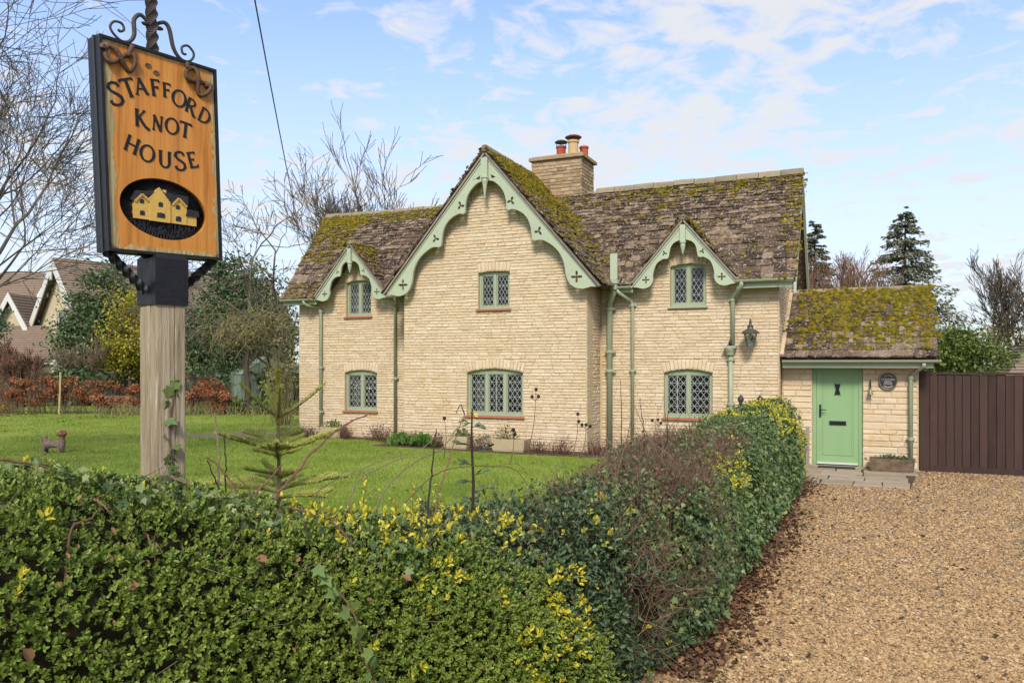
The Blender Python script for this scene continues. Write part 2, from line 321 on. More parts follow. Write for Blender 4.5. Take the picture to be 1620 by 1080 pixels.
# ---- small pieces laid in numbers (stones, tiles): nearest ones as objects, the rest joined
def pieces(kind, rest_name, templates, items, mat, owner, root_m, limit):
    """items: (origin, X, Y, Z) full scaled axes in the root's frame"""
    if not items: return
    camp = np.array((0, 0, 2.1))
    def rank(it):
        o = np.array(root_m @ Vector(it[0])); return -np.linalg.norm(it[1]) * max(np.linalg.norm(it[2]), np.linalg.norm(it[3])) / np.sum((o - camp) ** 2)
    order = sorted(range(len(items)), key=lambda i: rank(items[i]))
    meshes = []
    for k, (V, F) in enumerate(templates):
        me = bpy.data.meshes.new(kind); me.from_pydata([tuple(v) for v in V], [], F); me.materials.append(mat); meshes.append(me)
    for i in order[:limit]:
        o, X, Y, Z = items[i][:4]; own = items[i][4] if len(items[i]) > 4 else owner
        ob = bpy.data.objects.new(kind, R.choice(meshes)); C.objects.link(ob); ob.parent = own
        ob.matrix_local = Matrix(((X[0], Y[0], Z[0], o[0]), (X[1], Y[1], Z[1], o[1]), (X[2], Y[2], Z[2], o[2]), (0, 0, 0, 1)))
    rest = order[limit:]
    if not rest: return
    VV = []; FF = []; TT = []; b = 0
    for i in rest:
        o, X, Y, Z = items[i][:4]; V, F = R.choice(templates); A = np.array((X, Y, Z))
        VV.append(np.array(V) @ A + np.array(o)); FF += [tuple(q + b for q in f) for f in F]; b += len(V); TT += [R.random()] * len(V)
    mesh(rest_name, np.concatenate(VV), FF, mat, owner, tint=TT, kind='stuff')

def stone_tpl(seed):
    r = random.Random(seed); j = lambda a: r.uniform(-a, a); V = []
    for (y, ins) in ((0, 0), (.62, 0), (1, .10)):
        for (x, z) in ((0, 0), (.5, 0), (1, 0), (1, .5), (1, 1), (.5, 1), (0, 1), (0, .5)):
            ix = ins * .5 if x in (0, 1) else 0; iz = ins * 1.3 if z in (0, 1) else 0
            V.append((x + (ix if x == 0 else -ix) + j(.015), y + (j(.22) if y == 1 else 0), z + (iz if z == 0 else -iz if z == 1 else 0) + j(.05)))
    V.append((.5 + j(.15), 1.05 + j(.2), .5 + j(.1)))
    # y grows outwards; outward direction is given by the Y axis of the piece
    F = []
    for k in range(2):
        for i in range(8): q = (i + 1) % 8; F.append((k * 8 + i, k * 8 + q, k * 8 + 8 + q, k * 8 + 8 + i))
    for i in range(8): F.append((16 + i, 16 + (i + 1) % 8, 24))
    return V, F
STONES = [stone_tpl(i) for i in range(8)]
def tile_tpl(seed):
    r = random.Random(seed); j = lambda a: r.uniform(-a, a); V = []; xs = (0, .3, .68, 1)
    tail = [j(.05) for _ in xs]; tail[0] += .05 * r.random(); tail[3] += .05 * r.random()
    for z in (0, 1):
        for row, y in enumerate((0, .45, 1)):
            for c, x in enumerate(xs): V.append((x + j(.012) - (.0 if 0 < c < 3 else 0), y + (tail[c] if row == 0 else 0), z + (j(.22) if z else 0)))
    F = []
    for row in range(2):
        for c in range(3):
            a = row * 4 + c; F.append((12 + a, 12 + a + 1, 12 + a + 5, 12 + a + 4)); F.append((a, a + 4, a + 5, a + 1))
    for c in range(3): F.append((c, c + 1, 13 + c, 12 + c))
    for row in range(2): a = row * 4; F.append((a + 4, a, 12 + a, 16 + a)); F.append((a + 3, a + 7, 19 + a, 15 + a))
    return V, F
TILES = [tile_tpl(i + 50) for i in range(10)]

def lay_stones(a0, a1, z0, ztop, lim, holes, place, hmin=.052, hmax=.080, lmin=.10, lmax=.33, gap=.008):
    """courses of stone; lim(z)->(lo,hi); holes(z)->[(lo,hi)]; place(a, z, l, h, depth)->item"""
    it = []; z = z0
    while z < ztop:
        h = R.uniform(hmin, hmax); zm = z + h / 2; lo, hi = lim(zm)
        lo, hi = max(lo, a0), min(hi, a1)
        segs = [(lo, hi)]
        for (p, q) in holes(zm):
            ns = []
            for (s, e) in segs:
                if q <= s or p >= e: ns.append((s, e)); continue
                if p > s: ns.append((s, p))
                if q < e: ns.append((q, e))
            segs = ns
        for (s, e) in segs:
            a = s
            while a < e - .03:
                l = R.uniform(lmin, lmax) * (1.3 if h > .09 else 1)
                if e - (a + l) < lmin * .8: l = e - a
                l = min(l, e - a)
                it.append(place(a, z, l - gap, h - gap, R.uniform(.009, .018))); a += l
        z += h
    return it

def lay_tiles(P0, U, Sv, Nv, width, length, owner, skip=None, span=None, e0=.20, e1=.085, th=.024, sag=0):
    it = []; P0, U, Sv, Nv = map(np.array, (P0, U, Sv, Nv)); y = 0.0; pts = []
    row = 0
    while y < length - .02:
        t = y / length; ex = e0 + (e1 - e0) * t; x0, x1 = span(y) if span else (0, width); x = x0 + (R.uniform(-.02, .02)); off = (row % 2) * .12
        first = True
        while x < x1 - .03:
            l = R.uniform(.8, 1.6) * (ex * .95 + .05)
            if first: l *= R.uniform(.5, 1); first = False
            l = min(l, x1 + R.uniform(-.015, .02) - x)
            ln = min(ex * 1.75, length - y + .03)
            c = P0 + U * (x + l / 2) + Sv * (y + ex / 2)
            if not (skip and skip(c)):
                lift = .020 + .024 * (ex / .2) + R.uniform(-.006, .012)
                ang = R.uniform(-.012, .012); Ud = U + Sv * ang; Yd = Sv * ln + Nv * (-lift + .004)
                o = P0 + U * x + Sv * (y + R.uniform(-.015, .015)) + Nv * (lift + .004 + sag * (R.random() - .5) * .02)
                it.append((o, Ud * (l - .006), Yd, Nv * th * R.uniform(.8, 1.5), owner)); pts.append((c, ex, o + U * l / 2 + Nv * (th + .012)))
            x += l
        y += ex; row += 1
    return it, pts

def dome_tpl():
    V = [(0, 0, 1)]; F = []
    for (r, z, n) in ((.62, .72, 5), (1, .05, 5)):
        for k in range(n): a = 2 * math.pi * (k + (.5 if z < .5 else 0)) / n; V.append((r * math.cos(a), r * math.sin(a), z))
    for k in range(5):
        q = (k + 1) % 5; F.append((0, 1 + k, 1 + q)); F.append((1 + k, 6 + k, 1 + q)); F.append((1 + q, 6 + k, 6 + q))
    return np.array(V), np.array(F)
DV, DF = dome_tpl()
def scatter(tv, tf, P, X, Y, Z, tint):
    """P,X,Y,Z: n x 3 (scaled axes) -> V, F, tint"""
    n, k = len(P), len(tv)
    V = P[:, None, :] + tv[None, :, 0, None] * X[:, None, :] + tv[None, :, 1, None] * Y[:, None, :] + tv[None, :, 2, None] * Z[:, None, :]
    F = tf[None, :, :] + (np.arange(n) * k)[:, None, None]
    return V.reshape(-1, 3), F.reshape(-1, tf.shape[1]), np.repeat(tint, k)
def moss_on(pts, dens, U, Sv, Nv, parent, name='moss', smax=.040):
    P = []; sz = []
    for (c, ex, top) in pts:
        k = dens(c)
        for _ in range(20):
            if R.random() < k * .9:
                P.append(top + np.array(U) * R.uniform(-.10, .10) + np.array(Sv) * R.uniform(-.015, ex * .9) * R.random() ** .4); sz.append((R.random() ** 1.6 * .75 + .3) * smax)
    if not P: return
    P = np.array(P); sz = np.array(sz)[:, None]; n = len(P); one = np.ones((n, 1))
    a = rng.uniform(.7, 1.5, (n, 1)); h = rng.uniform(.35, .95, (n, 1))
    V, F, T = scatter(DV, DF, P - np.array(Nv) * .012, one * np.array(U) * sz * a, one * np.array(Sv) * sz / a, one * np.array(Nv) * sz * h, rng.random(n))
    V = V + rng.normal(0, .004, V.shape)
    mesh(name, V, F, S['moss'], parent, tint=T, kind='stuff')

# ------------------------------------------------------------------ the ground
HR = math.radians(-24.2145); HO = (5.191, 15.5, 0)           # house frame: u along the front, v into the house
HM = Matrix.Translation(HO) @ Matrix.Rotation(HR, 4, 'Z')
def H(u, v, z=0): return tuple(HM @ Vector((u, v, z)))
def Hn(A):
    A = np.asarray(A, float); c, s = math.cos(HR), math.sin(HR)
    return np.stack((A[:, 0] * c - A[:, 1] * s + HO[0], A[:, 0] * s + A[:, 1] * c + HO[1], A[:, 2]), 1)
def sheet(name, pts, z, mat, thick=.5):
    mb = plate_mb(pts, [], z, z - thick, lambda x, y, d: H(x, y, d)); return tag(mb.build(name, mat), kind='structure')
g = MB().add([(-1500, -600, -.3), (1500, -600, -.3), (1500, 2500, -.3), (-1500, 2500, -.3)], [(0, 1, 2, 3)]).build('ground', S['field']); g['kind'] = 'structure'
LZ = .30                                                      # lawn level, a little above the drive
sheet('lawn', [(-60, -24), (-.05, -24), (-.05, -1.7), (-.05, 0.1), (-3.7, -.1), (-12.2, -.05), (-12.2, 30), (-60, 30)], LZ, S['lawn'])
sheet('driveway', [(-.04, -24), (14, -24), (14, 2.2), (-.04, 2.2)], .08, S['gravelg'])
sheet('back_garden', [(-12.19, .2), (14, 2.21), (14, 60), (-12.19, 60)], .25, S['lawn'])

# ------------------------------------------------------------------ the cottage
house = thing('stone_cottage', 'two storey honey stone cottage with a mossy stone slate roof and fretted gables', 'house', HO, HR)
VG, UC = -.9, -5.78
WINS = [  # u0, u1, sill z, springing z, rise, lights, wall v, style
    (-2.138, -1.407, 3.26, 4.08, .055, 2, 0, 0), (-2.269, -1.282, .985, 1.915, .07, 2, 0, 1),
    (-10.185, -9.443, 3.25, 4.08, .055, 2, 0, 0), (-10.223, -9.279, .945, 1.875, .07, 2, 0, 1),
    (-6.09, -5.345, 3.26, 4.05, .02, 2, VG, 0), (-6.365, -5.035, .98, 1.91, .085, 3, VG, 1)]
def arch(u0, u1, zs, rise):
    hw = (u1 - u0) / 2; Rr = (hw * hw + rise * rise) / (2 * rise); return (u0 + u1) / 2, hw, Rr, zs + rise - Rr
def arch_outline(u0, u1, zb, zs, rise, n=10):
    c, hw, Rr, zc = arch(u0, u1, zs, rise); A = math.asin(hw / Rr)
    return [(u0, zb), (u1, zb)] + [(c + Rr * math.sin(A - 2 * A * i / n), zc + Rr * math.cos(A - 2 * A * i / n)) for i in range(n + 1)]
def hole_fn(wins):
    def f(z):
        r = []
        for (u0, u1, zb, zs, rise, *_) in wins:
            c, hw, Rr, zc = arch(u0, u1, zs, rise); A = math.asin(hw / Rr); top = Rr + .20
            if zb - .035 <= z <= zs: r.append((u0, u1))
            elif zs < z < zc + top:
                x = math.sqrt(max(top * top - (z - zc) ** 2, 0)); x = min(x, (z - zc) * math.tan(A)); r.append((c - x, c + x))
        return r
    return f
wing_w = [q for q in WINS if q[6] == 0]; gab_w = [q for q in WINS if q[6] == VG]
def core_wall(name, outline, wins, v, thick=.34):
    return plate_mb(outline, [arch_outline(*q[:5]) for q in wins], v + .02, v + thick, lambda x, y, d: (x, d, y)).build(name, S['mortar'], house)
wr = core_wall('wall', [(-3.75, .05), (0, .05), (0, 4.0), (-.75, 4.0), (-1.795, 4.84), (-2.84, 4.0), (-3.75, 4.0)], wing_w[:2], 0)
wl = core_wall('wall', [(-11.62, .05), (-7.85, .05), (-7.85, 4.0), (-8.77, 4.0), (-9.80, 4.82), (-10.83, 4.0), (-11.62, 4.0)], wing_w[2:], 0)
wg = core_wall('wall', [(-7.95, .05), (-3.62, .05), (-3.62, 3.93), (UC, 6.42), (-7.95, 3.93)], gab_w, VG)
ws = MB().add([(-.02, .341, .05), (-.02, 3, .05), (-.02, 3, 3.95), (-.02, 1.5, 5.9), (-.02, .341, 4.4), (-.35, .341, .05), (-.35, 3, .05), (-.35, 3, 3.95), (-.35, 1.5, 5.9), (-.35, .341, 4.4)],
     [(0, 1, 2, 3, 4), (9, 8, 7, 6, 5), (0, 5, 6, 1), (1, 6, 7, 2), (2, 7, 8, 3), (3, 8, 9, 4), (4, 9, 5, 0)]).build('wall', S['mortar'], house)
MB().add([(-11.60, .341, .05), (-11.60, 3, .05), (-11.60, 3, 3.95), (-11.60, 1.5, 5.9), (-11.60, .341, 4.4), (-11.27, .341, .05), (-11.27, 3, .05), (-11.27, 3, 3.95), (-11.27, 1.5, 5.9), (-11.27, .341, 4.4)],
     [(0, 1, 2, 3, 4), (9, 8, 7, 6, 5), (0, 5, 6, 1), (1, 6, 7, 2), (2, 7, 8, 3), (3, 8, 9, 4), (4, 9, 5, 0)]).build('wall', S['mortar'], house)
MB().box((-11.26, 2.7, .05), (-.36, 3.0, 3.95)).build('wall', S['mortar'], house)
wrt = MB().box((-3.95, VG + .345, .05), (-3.64, .015, 3.95)).build('wall', S['mortar'], house)
MB().box((-7.93, VG + .345, .05), (-7.62, .015, 3.95)).build('wall', S['mortar'], house)
MB().box((-11.2, .5, .2), (-.4, 2.6, .28)).build('floor', S['inner'], house)
MB().box((-11.2, 1.5, .3), (-.4, 1.56, 5.2)).build('partition', S['inner'], house)
MB().box((-7.5, -.5, 2.55), (-4.1, 1.45, 2.65)).box((-11.2, .4, 2.55), (-7.9, 1.45, 2.65)).box((-3.6, .4, 2.55), (-.4, 1.45, 2.65)).build('upper_floor', S['inner'], house)

front = lambda v, own: (lambda a, z, l, h, d: (np.array((a + l, v + .022, z)), np.array((-l, 0, 0.)), np.array((0, -d - .004, 0.)), np.array((0, 0, h)), own))
side = lambda u, own: (lambda a, z, l, h, d: (np.array((u - .022, a + l, z)), np.array((0, -l, 0.)), np.array((d + .004, 0, 0.)), np.array((0, 0, h)), own))
def gl(c, s, top, half): return lambda z: (c - min(half, max((top - z) / s, 0)), c + min(half, max((top - z) / s, 0)))
st = []
def wing_lim(lo, hi, c): 
    def f(z):
        if z < 3.98: return lo, hi
        x = (4.86 - z) / 1.2; return c - max(x, 0), c + max(x, 0)
    return f
st += lay_stones(-3.60, 0, .06, 4.72, wing_lim(-3.60, 0, -1.795), hole_fn(wing_w[:2]), front(0, wr))
st += lay_stones(-11.62, -7.97, .06, 4.72, wing_lim(-11.62, -7.97, -9.80), hole_fn(wing_w[2:]), front(0, wl))
st += lay_stones(-7.95, -3.62, .06, 6.36, lambda z: (UC - min(2.17, (6.45 - z) / 1.16), UC + min(2.16, (6.45 - z) / 1.16)), hole_fn(gab_w), front(VG, wg))
st += lay_stones(VG - .01, -.03, .06, 3.95, lambda z: (VG - .01, -.03), lambda z: [], side(-3.62, wrt))
st += lay_stones(-.01, 3.0, .06, 5.7, lambda z: (max(-.01, (z - 4.1) / 1.297), min(3.0, 3.0 - (z - 4.0) / 1.297)), lambda z: [], side(0, ws))
def voussoirs(q, own, v):
    u0, u1, zb, zs, rise = q[:5]; c, hw, Rr, zc = arch(u0, u1, zs, rise); A = math.asin(hw / Rr); n = max(8, int(2 * hw / .075)); r = []
    for i in range(n):
        a = -A + 2 * A * (i + .5) / n; wd = 2 * A / n * (Rr + .09) - .009; hgt = .19 + R.uniform(-.01, .012)
        t = np.array((math.cos(a), 0, -math.sin(a))); rad = np.array((math.sin(a), 0, math.cos(a)))
        o = np.array((c, v + .022, zc)) + rad * (Rr + .004) + t * wd / 2
        r.append((o, -t * wd, np.array((0, -R.uniform(.016, .022), 0)), rad * hgt, own))
    return r
for q in WINS:
    own = wg if q[6] == VG else (wr if q[0] > -3 else wl)
    st += voussoirs(q, own, q[6])
pieces('stone', 'stonework', STONES, st, S['stone'], house, HM, 300)

# windows
def clip_poly(poly, x0, x1, y0, y1):
    for ax, val, sg in ((0, x0, 1), (0, x1, -1), (1, y0, 1), (1, y1, -1)):
        out = []
        for i in range(len(poly)):
            a, b = poly[i], poly[(i + 1) % len(poly)]; da, db = (a[ax] - val) * sg, (b[ax] - val) * sg
            if da >= 0: out.append(a)
            if da * db < 0: t = da / (da - db); out.append((a[0] + (b[0] - a[0]) * t, a[1] + (b[1] - a[1]) * t))
        poly = out
        if len(poly) < 3: return []
    return poly
def clip_seg(p, q, x0, x1, y0, y1):
    t0, t1 = 0.0, 1.0; dx, dy = q[0] - p[0], q[1] - p[1]
    for a, b in ((-dx, p[0] - x0), (dx, x1 - p[0]), (-dy, p[1] - y0), (dy, y1 - p[1])):
        if abs(a) < 1e-9:
            if b < 0: return None
        else:
            t = b / a
            if a < 0: t0 = max(t0, t)
            else: t1 = min(t1, t)
    if t1 - t0 < 1e-4: return None
    return (p[0] + dx * t0, p[1] + dy * t0), (p[0] + dx * t1, p[1] + dy * t1)
def window(u0, u1, zb, zs, rise, nl, v, style):
    jw, e = .046, .004; vf = v + .085; head = .085 if style else .07; d = lambda x, y, k: (x, k, y)
    lw = ((u1 - u0) - jw * 2 - .05 * (nl - 1)) / nl; lights = [(u0 + jw + i * (lw + .05), u0 + jw + i * (lw + .05) + lw) for i in range(nl)]
    zt = zs + rise - head - (.02 if style else 0); z0 = zb + .065
    fr = plate_mb(arch_outline(u0 + e, u1 - e, zb + e, zs, rise - e), [[(a, z0), (b, z0), (b, zt), (a, zt)] for a, b in lights], vf, vf + .08, d).build('window', S['frame'], house)
    sl = MB().box((u0 - .04, v - .045, zb - .035), (u1 + .04, v + .10, zb + .002)).build('sill', S['terra'] if not (style == 0 and u0 > -3) else S['frame'], fr)
    for k, (a, b) in enumerate(lights):
        cw = .026
        cs = plate_mb([(a + .003, z0 + .003), (b - .003, z0 + .003), (b - .003, zt - .003), (a + .003, zt - .003)], [[(a + cw, z0 + cw), (b - cw, z0 + cw), (b - cw, zt - cw), (a + cw, zt - cw)]], vf + .012, vf + .05, d).build('casement', S['frame'], fr)
        A, B, Z0, Z1 = a + cw, b - cw, z0 + cw, zt - cw; nx = 3 if lw > .3 else 2.5; pw = (B - A) / nx; ph = (Z1 - Z0) / (5 if style else 4.5)
        lm = MB(); v1 = vf + .028; hw = .0045
        def strip(p, q):
            c = clip_seg(p, q, A, B, Z0, Z1)
            if not c: return
            p, q = c; t = unit(np.array((q[0] - p[0], q[1] - p[1]))); n_ = np.array((-t[1], t[0])) * hw
            lm.obox((p[0] - n_[0], v1, p[1] - n_[1]), (q[0] - p[0], 0, q[1] - p[1]), (0, .007, 0), (2 * n_[0], 0, 2 * n_[1]))
        K = 12; off = ph * .5
        for i in range(-K, K):
            x = A + i * pw
            strip((x, Z0 - off), (x + pw * K, Z0 - off + ph * K)); strip((x, Z0 - off), (x - pw * K, Z0 - off + ph * K))
        if style:
            for i in range(0, 6): strip((A, Z0 + off * 0 + ph * i), (B, Z0 + ph * i))
            if (nl == 3 and k == 1) or (u0 > -3 and k == 0):
                lm.box(((A + B) / 2 - .008, v1 - .004, Z0), ((A + B) / 2 + .008, v1 - .001, Z1))
        else:
            for i in (1, 3): strip((A, Z0 + ph * i), (B, Z0 + ph * i))
        lm.build('lead_lattice', S['lead'], fr)
        for i in range(-1, 5):
            for j in range(-1, 7):
                for hf in (0, .5):
                    cx_, cz_ = A + pw * (i + hf), Z0 - off + ph * (j + hf) + 0
                    pl = clip_poly([(cx_ - pw / 2 + 0, cz_), (cx_, cz_ - ph / 2), (cx_ + pw / 2, cz_), (cx_, cz_ + ph / 2)], A, B, Z0, Z1)
                    if len(pl) < 3: continue
                    ar = abs(sum(pl[t][0] * pl[(t + 1) % len(pl)][1] - pl[(t + 1) % len(pl)][0] * pl[t][1] for t in range(len(pl)))) / 2
                    if ar < pw * ph * .06: continue
                    tx, tz = R.gauss(0, .035), R.gauss(0, .035)
                    f = lambda x, y, k2: (x, v1 + .009 + k2 + (x - cx_) * tx + (y - cz_) * tz, y)
                    plate_mb(pl, [], 0, .003, f).build('pane', S['glass'], fr)
    return fr
for q in WINS: window(*q)

# roofs
zmain = lambda v: 3.72 + (v + .32) * 1.297 if v < 1.5 else 3.72 + (3.32 - v) * 1.297
zgab = lambda u: 6.60 - 1.16 * abs(u - UC)
DORM = (-1.795, -9.80); zdor = lambda u, c: 5.0 - 1.2 * abs(u - c)
def deck(name, P, nrm, owner=None, mat='deck', t=.07):
    P = [np.array(p, float) for p in P]; n_ = np.array(nrm) * t; k = len(P)
    return MB().add(P + [p - n_ for p in P], [tuple(range(k)), tuple(range(2 * k - 1, k - 1, -1))] + [(i, (i + 1) % k, (i + 1) % k + k, i + k) for i in range(k)][::1]).build(name, S[mat], owner or house)
c1, s1 = 1 / math.hypot(1, 1.297), 1.297 / math.hypot(1, 1.297); LM = 1.82 * math.hypot(1, 1.297)
c2, s2 = 1 / math.hypot(1, 1.16), 1.16 / math.hypot(1, 1.16); LG = 2.52 * math.hypot(1, 1.16)
c3, s3 = 1 / math.hypot(1, 1.2), 1.2 / math.hypot(1, 1.2); LD = 1.09 * math.hypot(1, 1.2)
RE, LE = .32, -11.86
def notched(u0, u1, dc):
    P = [(u0, -.32), (dc - 1.085, -.32), (dc, .68), (dc + 1.085, -.32), (u1, -.32), (u1, 1.5), (u0, 1.5)]
    return plate_mb(P, [], 0, -.07, lambda x, y, d: (x, y - d * s1, zmain(y) + d * c1)).build('roof', S['deck'], house)
rr = notched(-5.6, RE, DORM[0]); rl = notched(LE, -5.9, DORM[1])
#rr = deck('roof', [(-5.6, -.32, zmain(-.32)), (RE, -.32, zmain(-.32)), (RE, 1.5, zmain(1.5)), (-5.6, 1.5, zmain(1.5))], (0, -s1, c1))
#rl = deck('roof', [(LE, -.32, zmain(-.32)), (-5.9, -.32, zmain(-.32)), (-5.9, 1.5, zmain(1.5)), (LE, 1.5, zmain(1.5))], (0, -s1, c1))
rb = deck('roof', [(RE, 3.32, zmain(3.32)), (LE, 3.32, zmain(3.32)), (LE, 1.5, zmain(1.5)), (RE, 1.5, zmain(1.5))], (0, s1, c1), mat='tile')
gr = deck('roof', [(UC + 2.52, -1.2, zgab(UC + 2.52)), (UC + 2.52, .1, zgab(UC + 2.52)), (UC, 2.2, zgab(UC)), (UC, -1.2, zgab(UC))], (s2, 0, c2))
gl_ = deck('roof', [(UC - 2.52, .1, zgab(UC - 2.52)), (UC - 2.52, -1.2, zgab(UC - 2.52)), (UC, -1.2, zgab(UC)), (UC, 2.2, zgab(UC))], (-s2, 0, c2))
tl = []; mossd = []
in_dorm = lambda c: any(abs(c[0] - d) < 1.12 and zdor(c[0], d) > c[2] + .02 for d in DORM)
skip_main = lambda c: (abs(c[0] - UC) < 2.55 and zgab(c[0]) > c[2] + .03) or in_dorm(c)
Uf, Sf, Nf = (1, 0, 0), (0, c1, s1), (0, -s1, c1)
def mblob(c, s=1.1, seed=3): return float(vnoise(np.array([c]), s, seed)[0])
for (x0, x1, own) in ((UC, RE + .03, rr), (LE - .03, UC, rl)):
    it, pts = lay_tiles((x0, -.36, zmain(-.36)), Uf, Sf, Nf, x1 - x0, LM + .03, own, skip_main, e0=.185, e1=.068)
    tl += it
    if own is rl: dn = lambda c: max(0, .10 + .75 * ((c[0] < -10.4 + (6.2 - c[2]) * -.35) and c[2] > 4.7) * (mblob(c, 1.6) + .2) + .45 * (c[2] > 5.75) * mblob(c, 2) + .5 * (c[0] < -10.9 and c[2] < 4.1) - .09)
    else: dn = lambda c: max(0, .03 + .5 * max(0, mblob(c, 2.3) - .66) * 3 + .42 * (c[2] > 5.75) * max(0, mblob(c, 2.6, 4) - .25) * (c[0] > -3.5) + .5 * (c[0] > .05) * mblob(c, 3) + .6 * (zgab(c[0]) > c[2] - .28) * (c[0] < -3.2))
    moss_on(pts, dn, Uf, Sf, Nf, own)
for sg, own in ((1, gr), (-1, gl_)):
    Ug, Sg, Ng = (0, sg, 0), (-sg * c2, 0, s2), (sg * s2, 0, c2)
    v0 = -1.22 if sg > 0 else 2.2
    spn = lambda y: (0, 3.42) 
    skg = lambda c: (c[1] > -.32 and c[1] < 1.55 and zmain(c[1]) > c[2] + .02) or c[1] > 2.2 or (c[1] > 1.5 and zmain(c[1]) > c[2] + .02)
    it, pts = lay_tiles((UC + sg * 2.56, v0, zgab(UC + 2.56)), Ug, Sg, Ng, 3.42, LG + .03, own, skg, e0=.20, e1=.085)
    tl += it
    moss_on(pts, (lambda c: min(.9, .18 + 1.0 * max(0, (c[2] - 4.6) / 2) * (mblob(c, 2.2) + .25) + .4 * max(0, mblob(c, 3) - .45))) if sg > 0 else (lambda c: .2), Ug, Sg, Ng, own)
for d in DORM:
    for sg in (1, -1):
        Ug, Sg, Ng = (0, sg, 0), (-sg * c3, 0, s3), (sg * s3, 0, c3)
        yb = lambda u: (zdor(u, d) - 3.72) / 1.297 - .32
        dk = deck('dormer_roof', [(d + sg * 1.09, -.36, zdor(d + 1.09, d)), (d + sg * 1.09, -.2, zdor(d + 1.09, d)), (d, .70, 5.0), (d, -.36, 5.0)] if sg > 0 else
                  [(d - 1.09, -.2, zdor(d + 1.09, d)), (d - 1.09, -.36, zdor(d + 1.09, d)), (d, -.36, 5.0), (d, .70, 5.0)], (sg * s3, 0, c3))
        it, pts = lay_tiles((d + sg * 1.12, -.38 if sg > 0 else .75, zdor(d + 1.12, d)), Ug, Sg, Ng, 1.13, LD + .02, dk, lambda c: zmain(c[1]) > c[2] + .02, e0=.14, e1=.08)
        tl += it
        moss_on(pts, lambda c: .12 + .4 * (c[2] > 4.7), Ug, Sg, Ng, dk)
pieces('roof_tile', 'roof_tiling', TILES, tl, S['tile'], house, HM, 300)
def ridge_line(p, q, owner, step=.42, r=.10, slope=1.2):
    p, q = np.array(p, float), np.array(q, float); Ln = np.linalg.norm(q - p); t = (q - p) / Ln; n = int(Ln / step); sd = np.cross(t, (0, 0, 1)); sd /= np.linalg.norm(sd); up = np.cross(sd, t)
    for i in range(n):
        a = p + t * (Ln * i / n + .006); b = p + t * (Ln * (i + 1) / n - .006); dz = np.array((0, 0, R.uniform(-.008, .012)))
        prof = [(-1.25, -1.0), (-.95, -.25), (-.4, .35), (.4, .35), (.95, -.25), (1.25, -1.0)]; V = []
        for c in (a, b):
            for (x, z) in prof: V.append(c + dz + sd * x * r + up * z * r * (1 + R.uniform(-.08, .08)))
        F = [(k, k + 1, k + 7, k + 6) for k in range(5)] + [(5, 4, 3, 2, 1, 0), (6, 7, 8, 9, 10, 11), (0, 6, 11, 5)]
        MB().add(V, F).build('ridge_tile', S['ridge'], owner)
ridge_line((-4.2, 1.5, zmain(1.5) + .05), (RE + .02, 1.5, zmain(1.5) + .07), rr)
ridge_line((LE - .02, 1.5, zmain(1.5) + .03), (-6.2, 1.5, zmain(1.5) - .02), rl)
ridge_line((UC, -1.22, 6.65), (UC, 1.6, 6.62), gr)
for d in DORM: ridge_line((d, -.39, 5.03), (d, .66, 5.02), rr if d > -5 else rl, .35, .07)

# bargeboards
def rose(x, y, r, n, ph=0): return [(x + r * (.58 + .42 * math.cos(n * t)) * math.cos(t + ph), y + r * (.58 + .42 * math.cos(n * t)) * math.sin(t + ph)) for t in [2 * math.pi * k / 30 for k in range(30)]]
def bargeboard(c, outer, segs, holes, v0, v1, name='bargeboard'):
    inner = []
    for sgm in segs: inner += [tuple(p) for p in smooth_path([(*p, 0) for p in sgm], 5)]
    inner = [(p[0], p[1]) for p in inner]
    for sg in (1, -1):
        f = lambda x, y, d: (c + sg * x, d, y)
        b = plate_mb(outer + inner[::-1], holes, v0, v1, f).build(name, S['sage'], house)
        (x0, z0), (x1, z1) = outer[0], outer[-1]
        t = unit(np.array((x1 - x0, z1 - z0))); n_ = np.array((t[1], -t[0])) ; n_ = n_ if n_[1] < 0 else -n_
        w_ = .030
        MB().obox((c + sg * (x0 + n_[0] * .004 + t[0] * .06), v0 - .018, z0 + n_[1] * .004 + t[1] * .06), (sg * (x1 - x0) * .965, 0, (z1 - z0) * .965), (0, .015, 0), (sg * n_[0] * w_, 0, n_[1] * w_)).build('moulding', S['sage'], b)
        MB().obox((c + sg * (x0 - n_[0] * .004), v0 - .045, z0 - n_[1] * .004), (sg * (x1 - x0), 0, (z1 - z0)), (0, .10, 0), (-sg * n_[0] * .035, 0, -n_[1] * .035)).build('verge_strip', S['greywood'], b)
GS = [[(.06, 5.955), (.22, 5.898), (.39, 5.728), (.47, 5.523), (.485, 5.316)], [(.53, 5.285), (.655, 5.298), (.87, 5.186), (1.01, 4.98), (1.066, 4.651)],
      [(1.11, 4.615), (1.31, 4.614), (1.59, 4.426), (1.75, 4.162), (1.815, 3.84), (1.93, 3.665), (2.13, 3.594), (2.33, 3.630)]]
bargeboard(UC, [(0, 6.50), (2.50, 3.62)], GS, [rose(.594, 5.469, .098, 3, 1.2), rose(1.208, 4.802, .098, 3, 1.2), rose(2.03, 3.835, .125, 4, 0), [(.12, 6.07), (.24, 6.0), (.14, 5.98)]], -1.17, -1.11)
DS = [[(.05, 4.57), (.17, 4.527), (.25, 4.43), (.29, 4.235)], [(.32, 4.205), (.41, 4.203), (.54, 4.112), (.61, 3.912), (.61, 3.782), (.68, 3.667), (.81, 3.625), (.95, 3.655)]]
for d in DORM: bargeboard(d, [(0, 4.93), (1.08, 3.66)], DS, [rose(.377, 4.318, .055, 3, 1.2), rose(.757, 3.80, .082, 4, 0)], -.35, -.30)
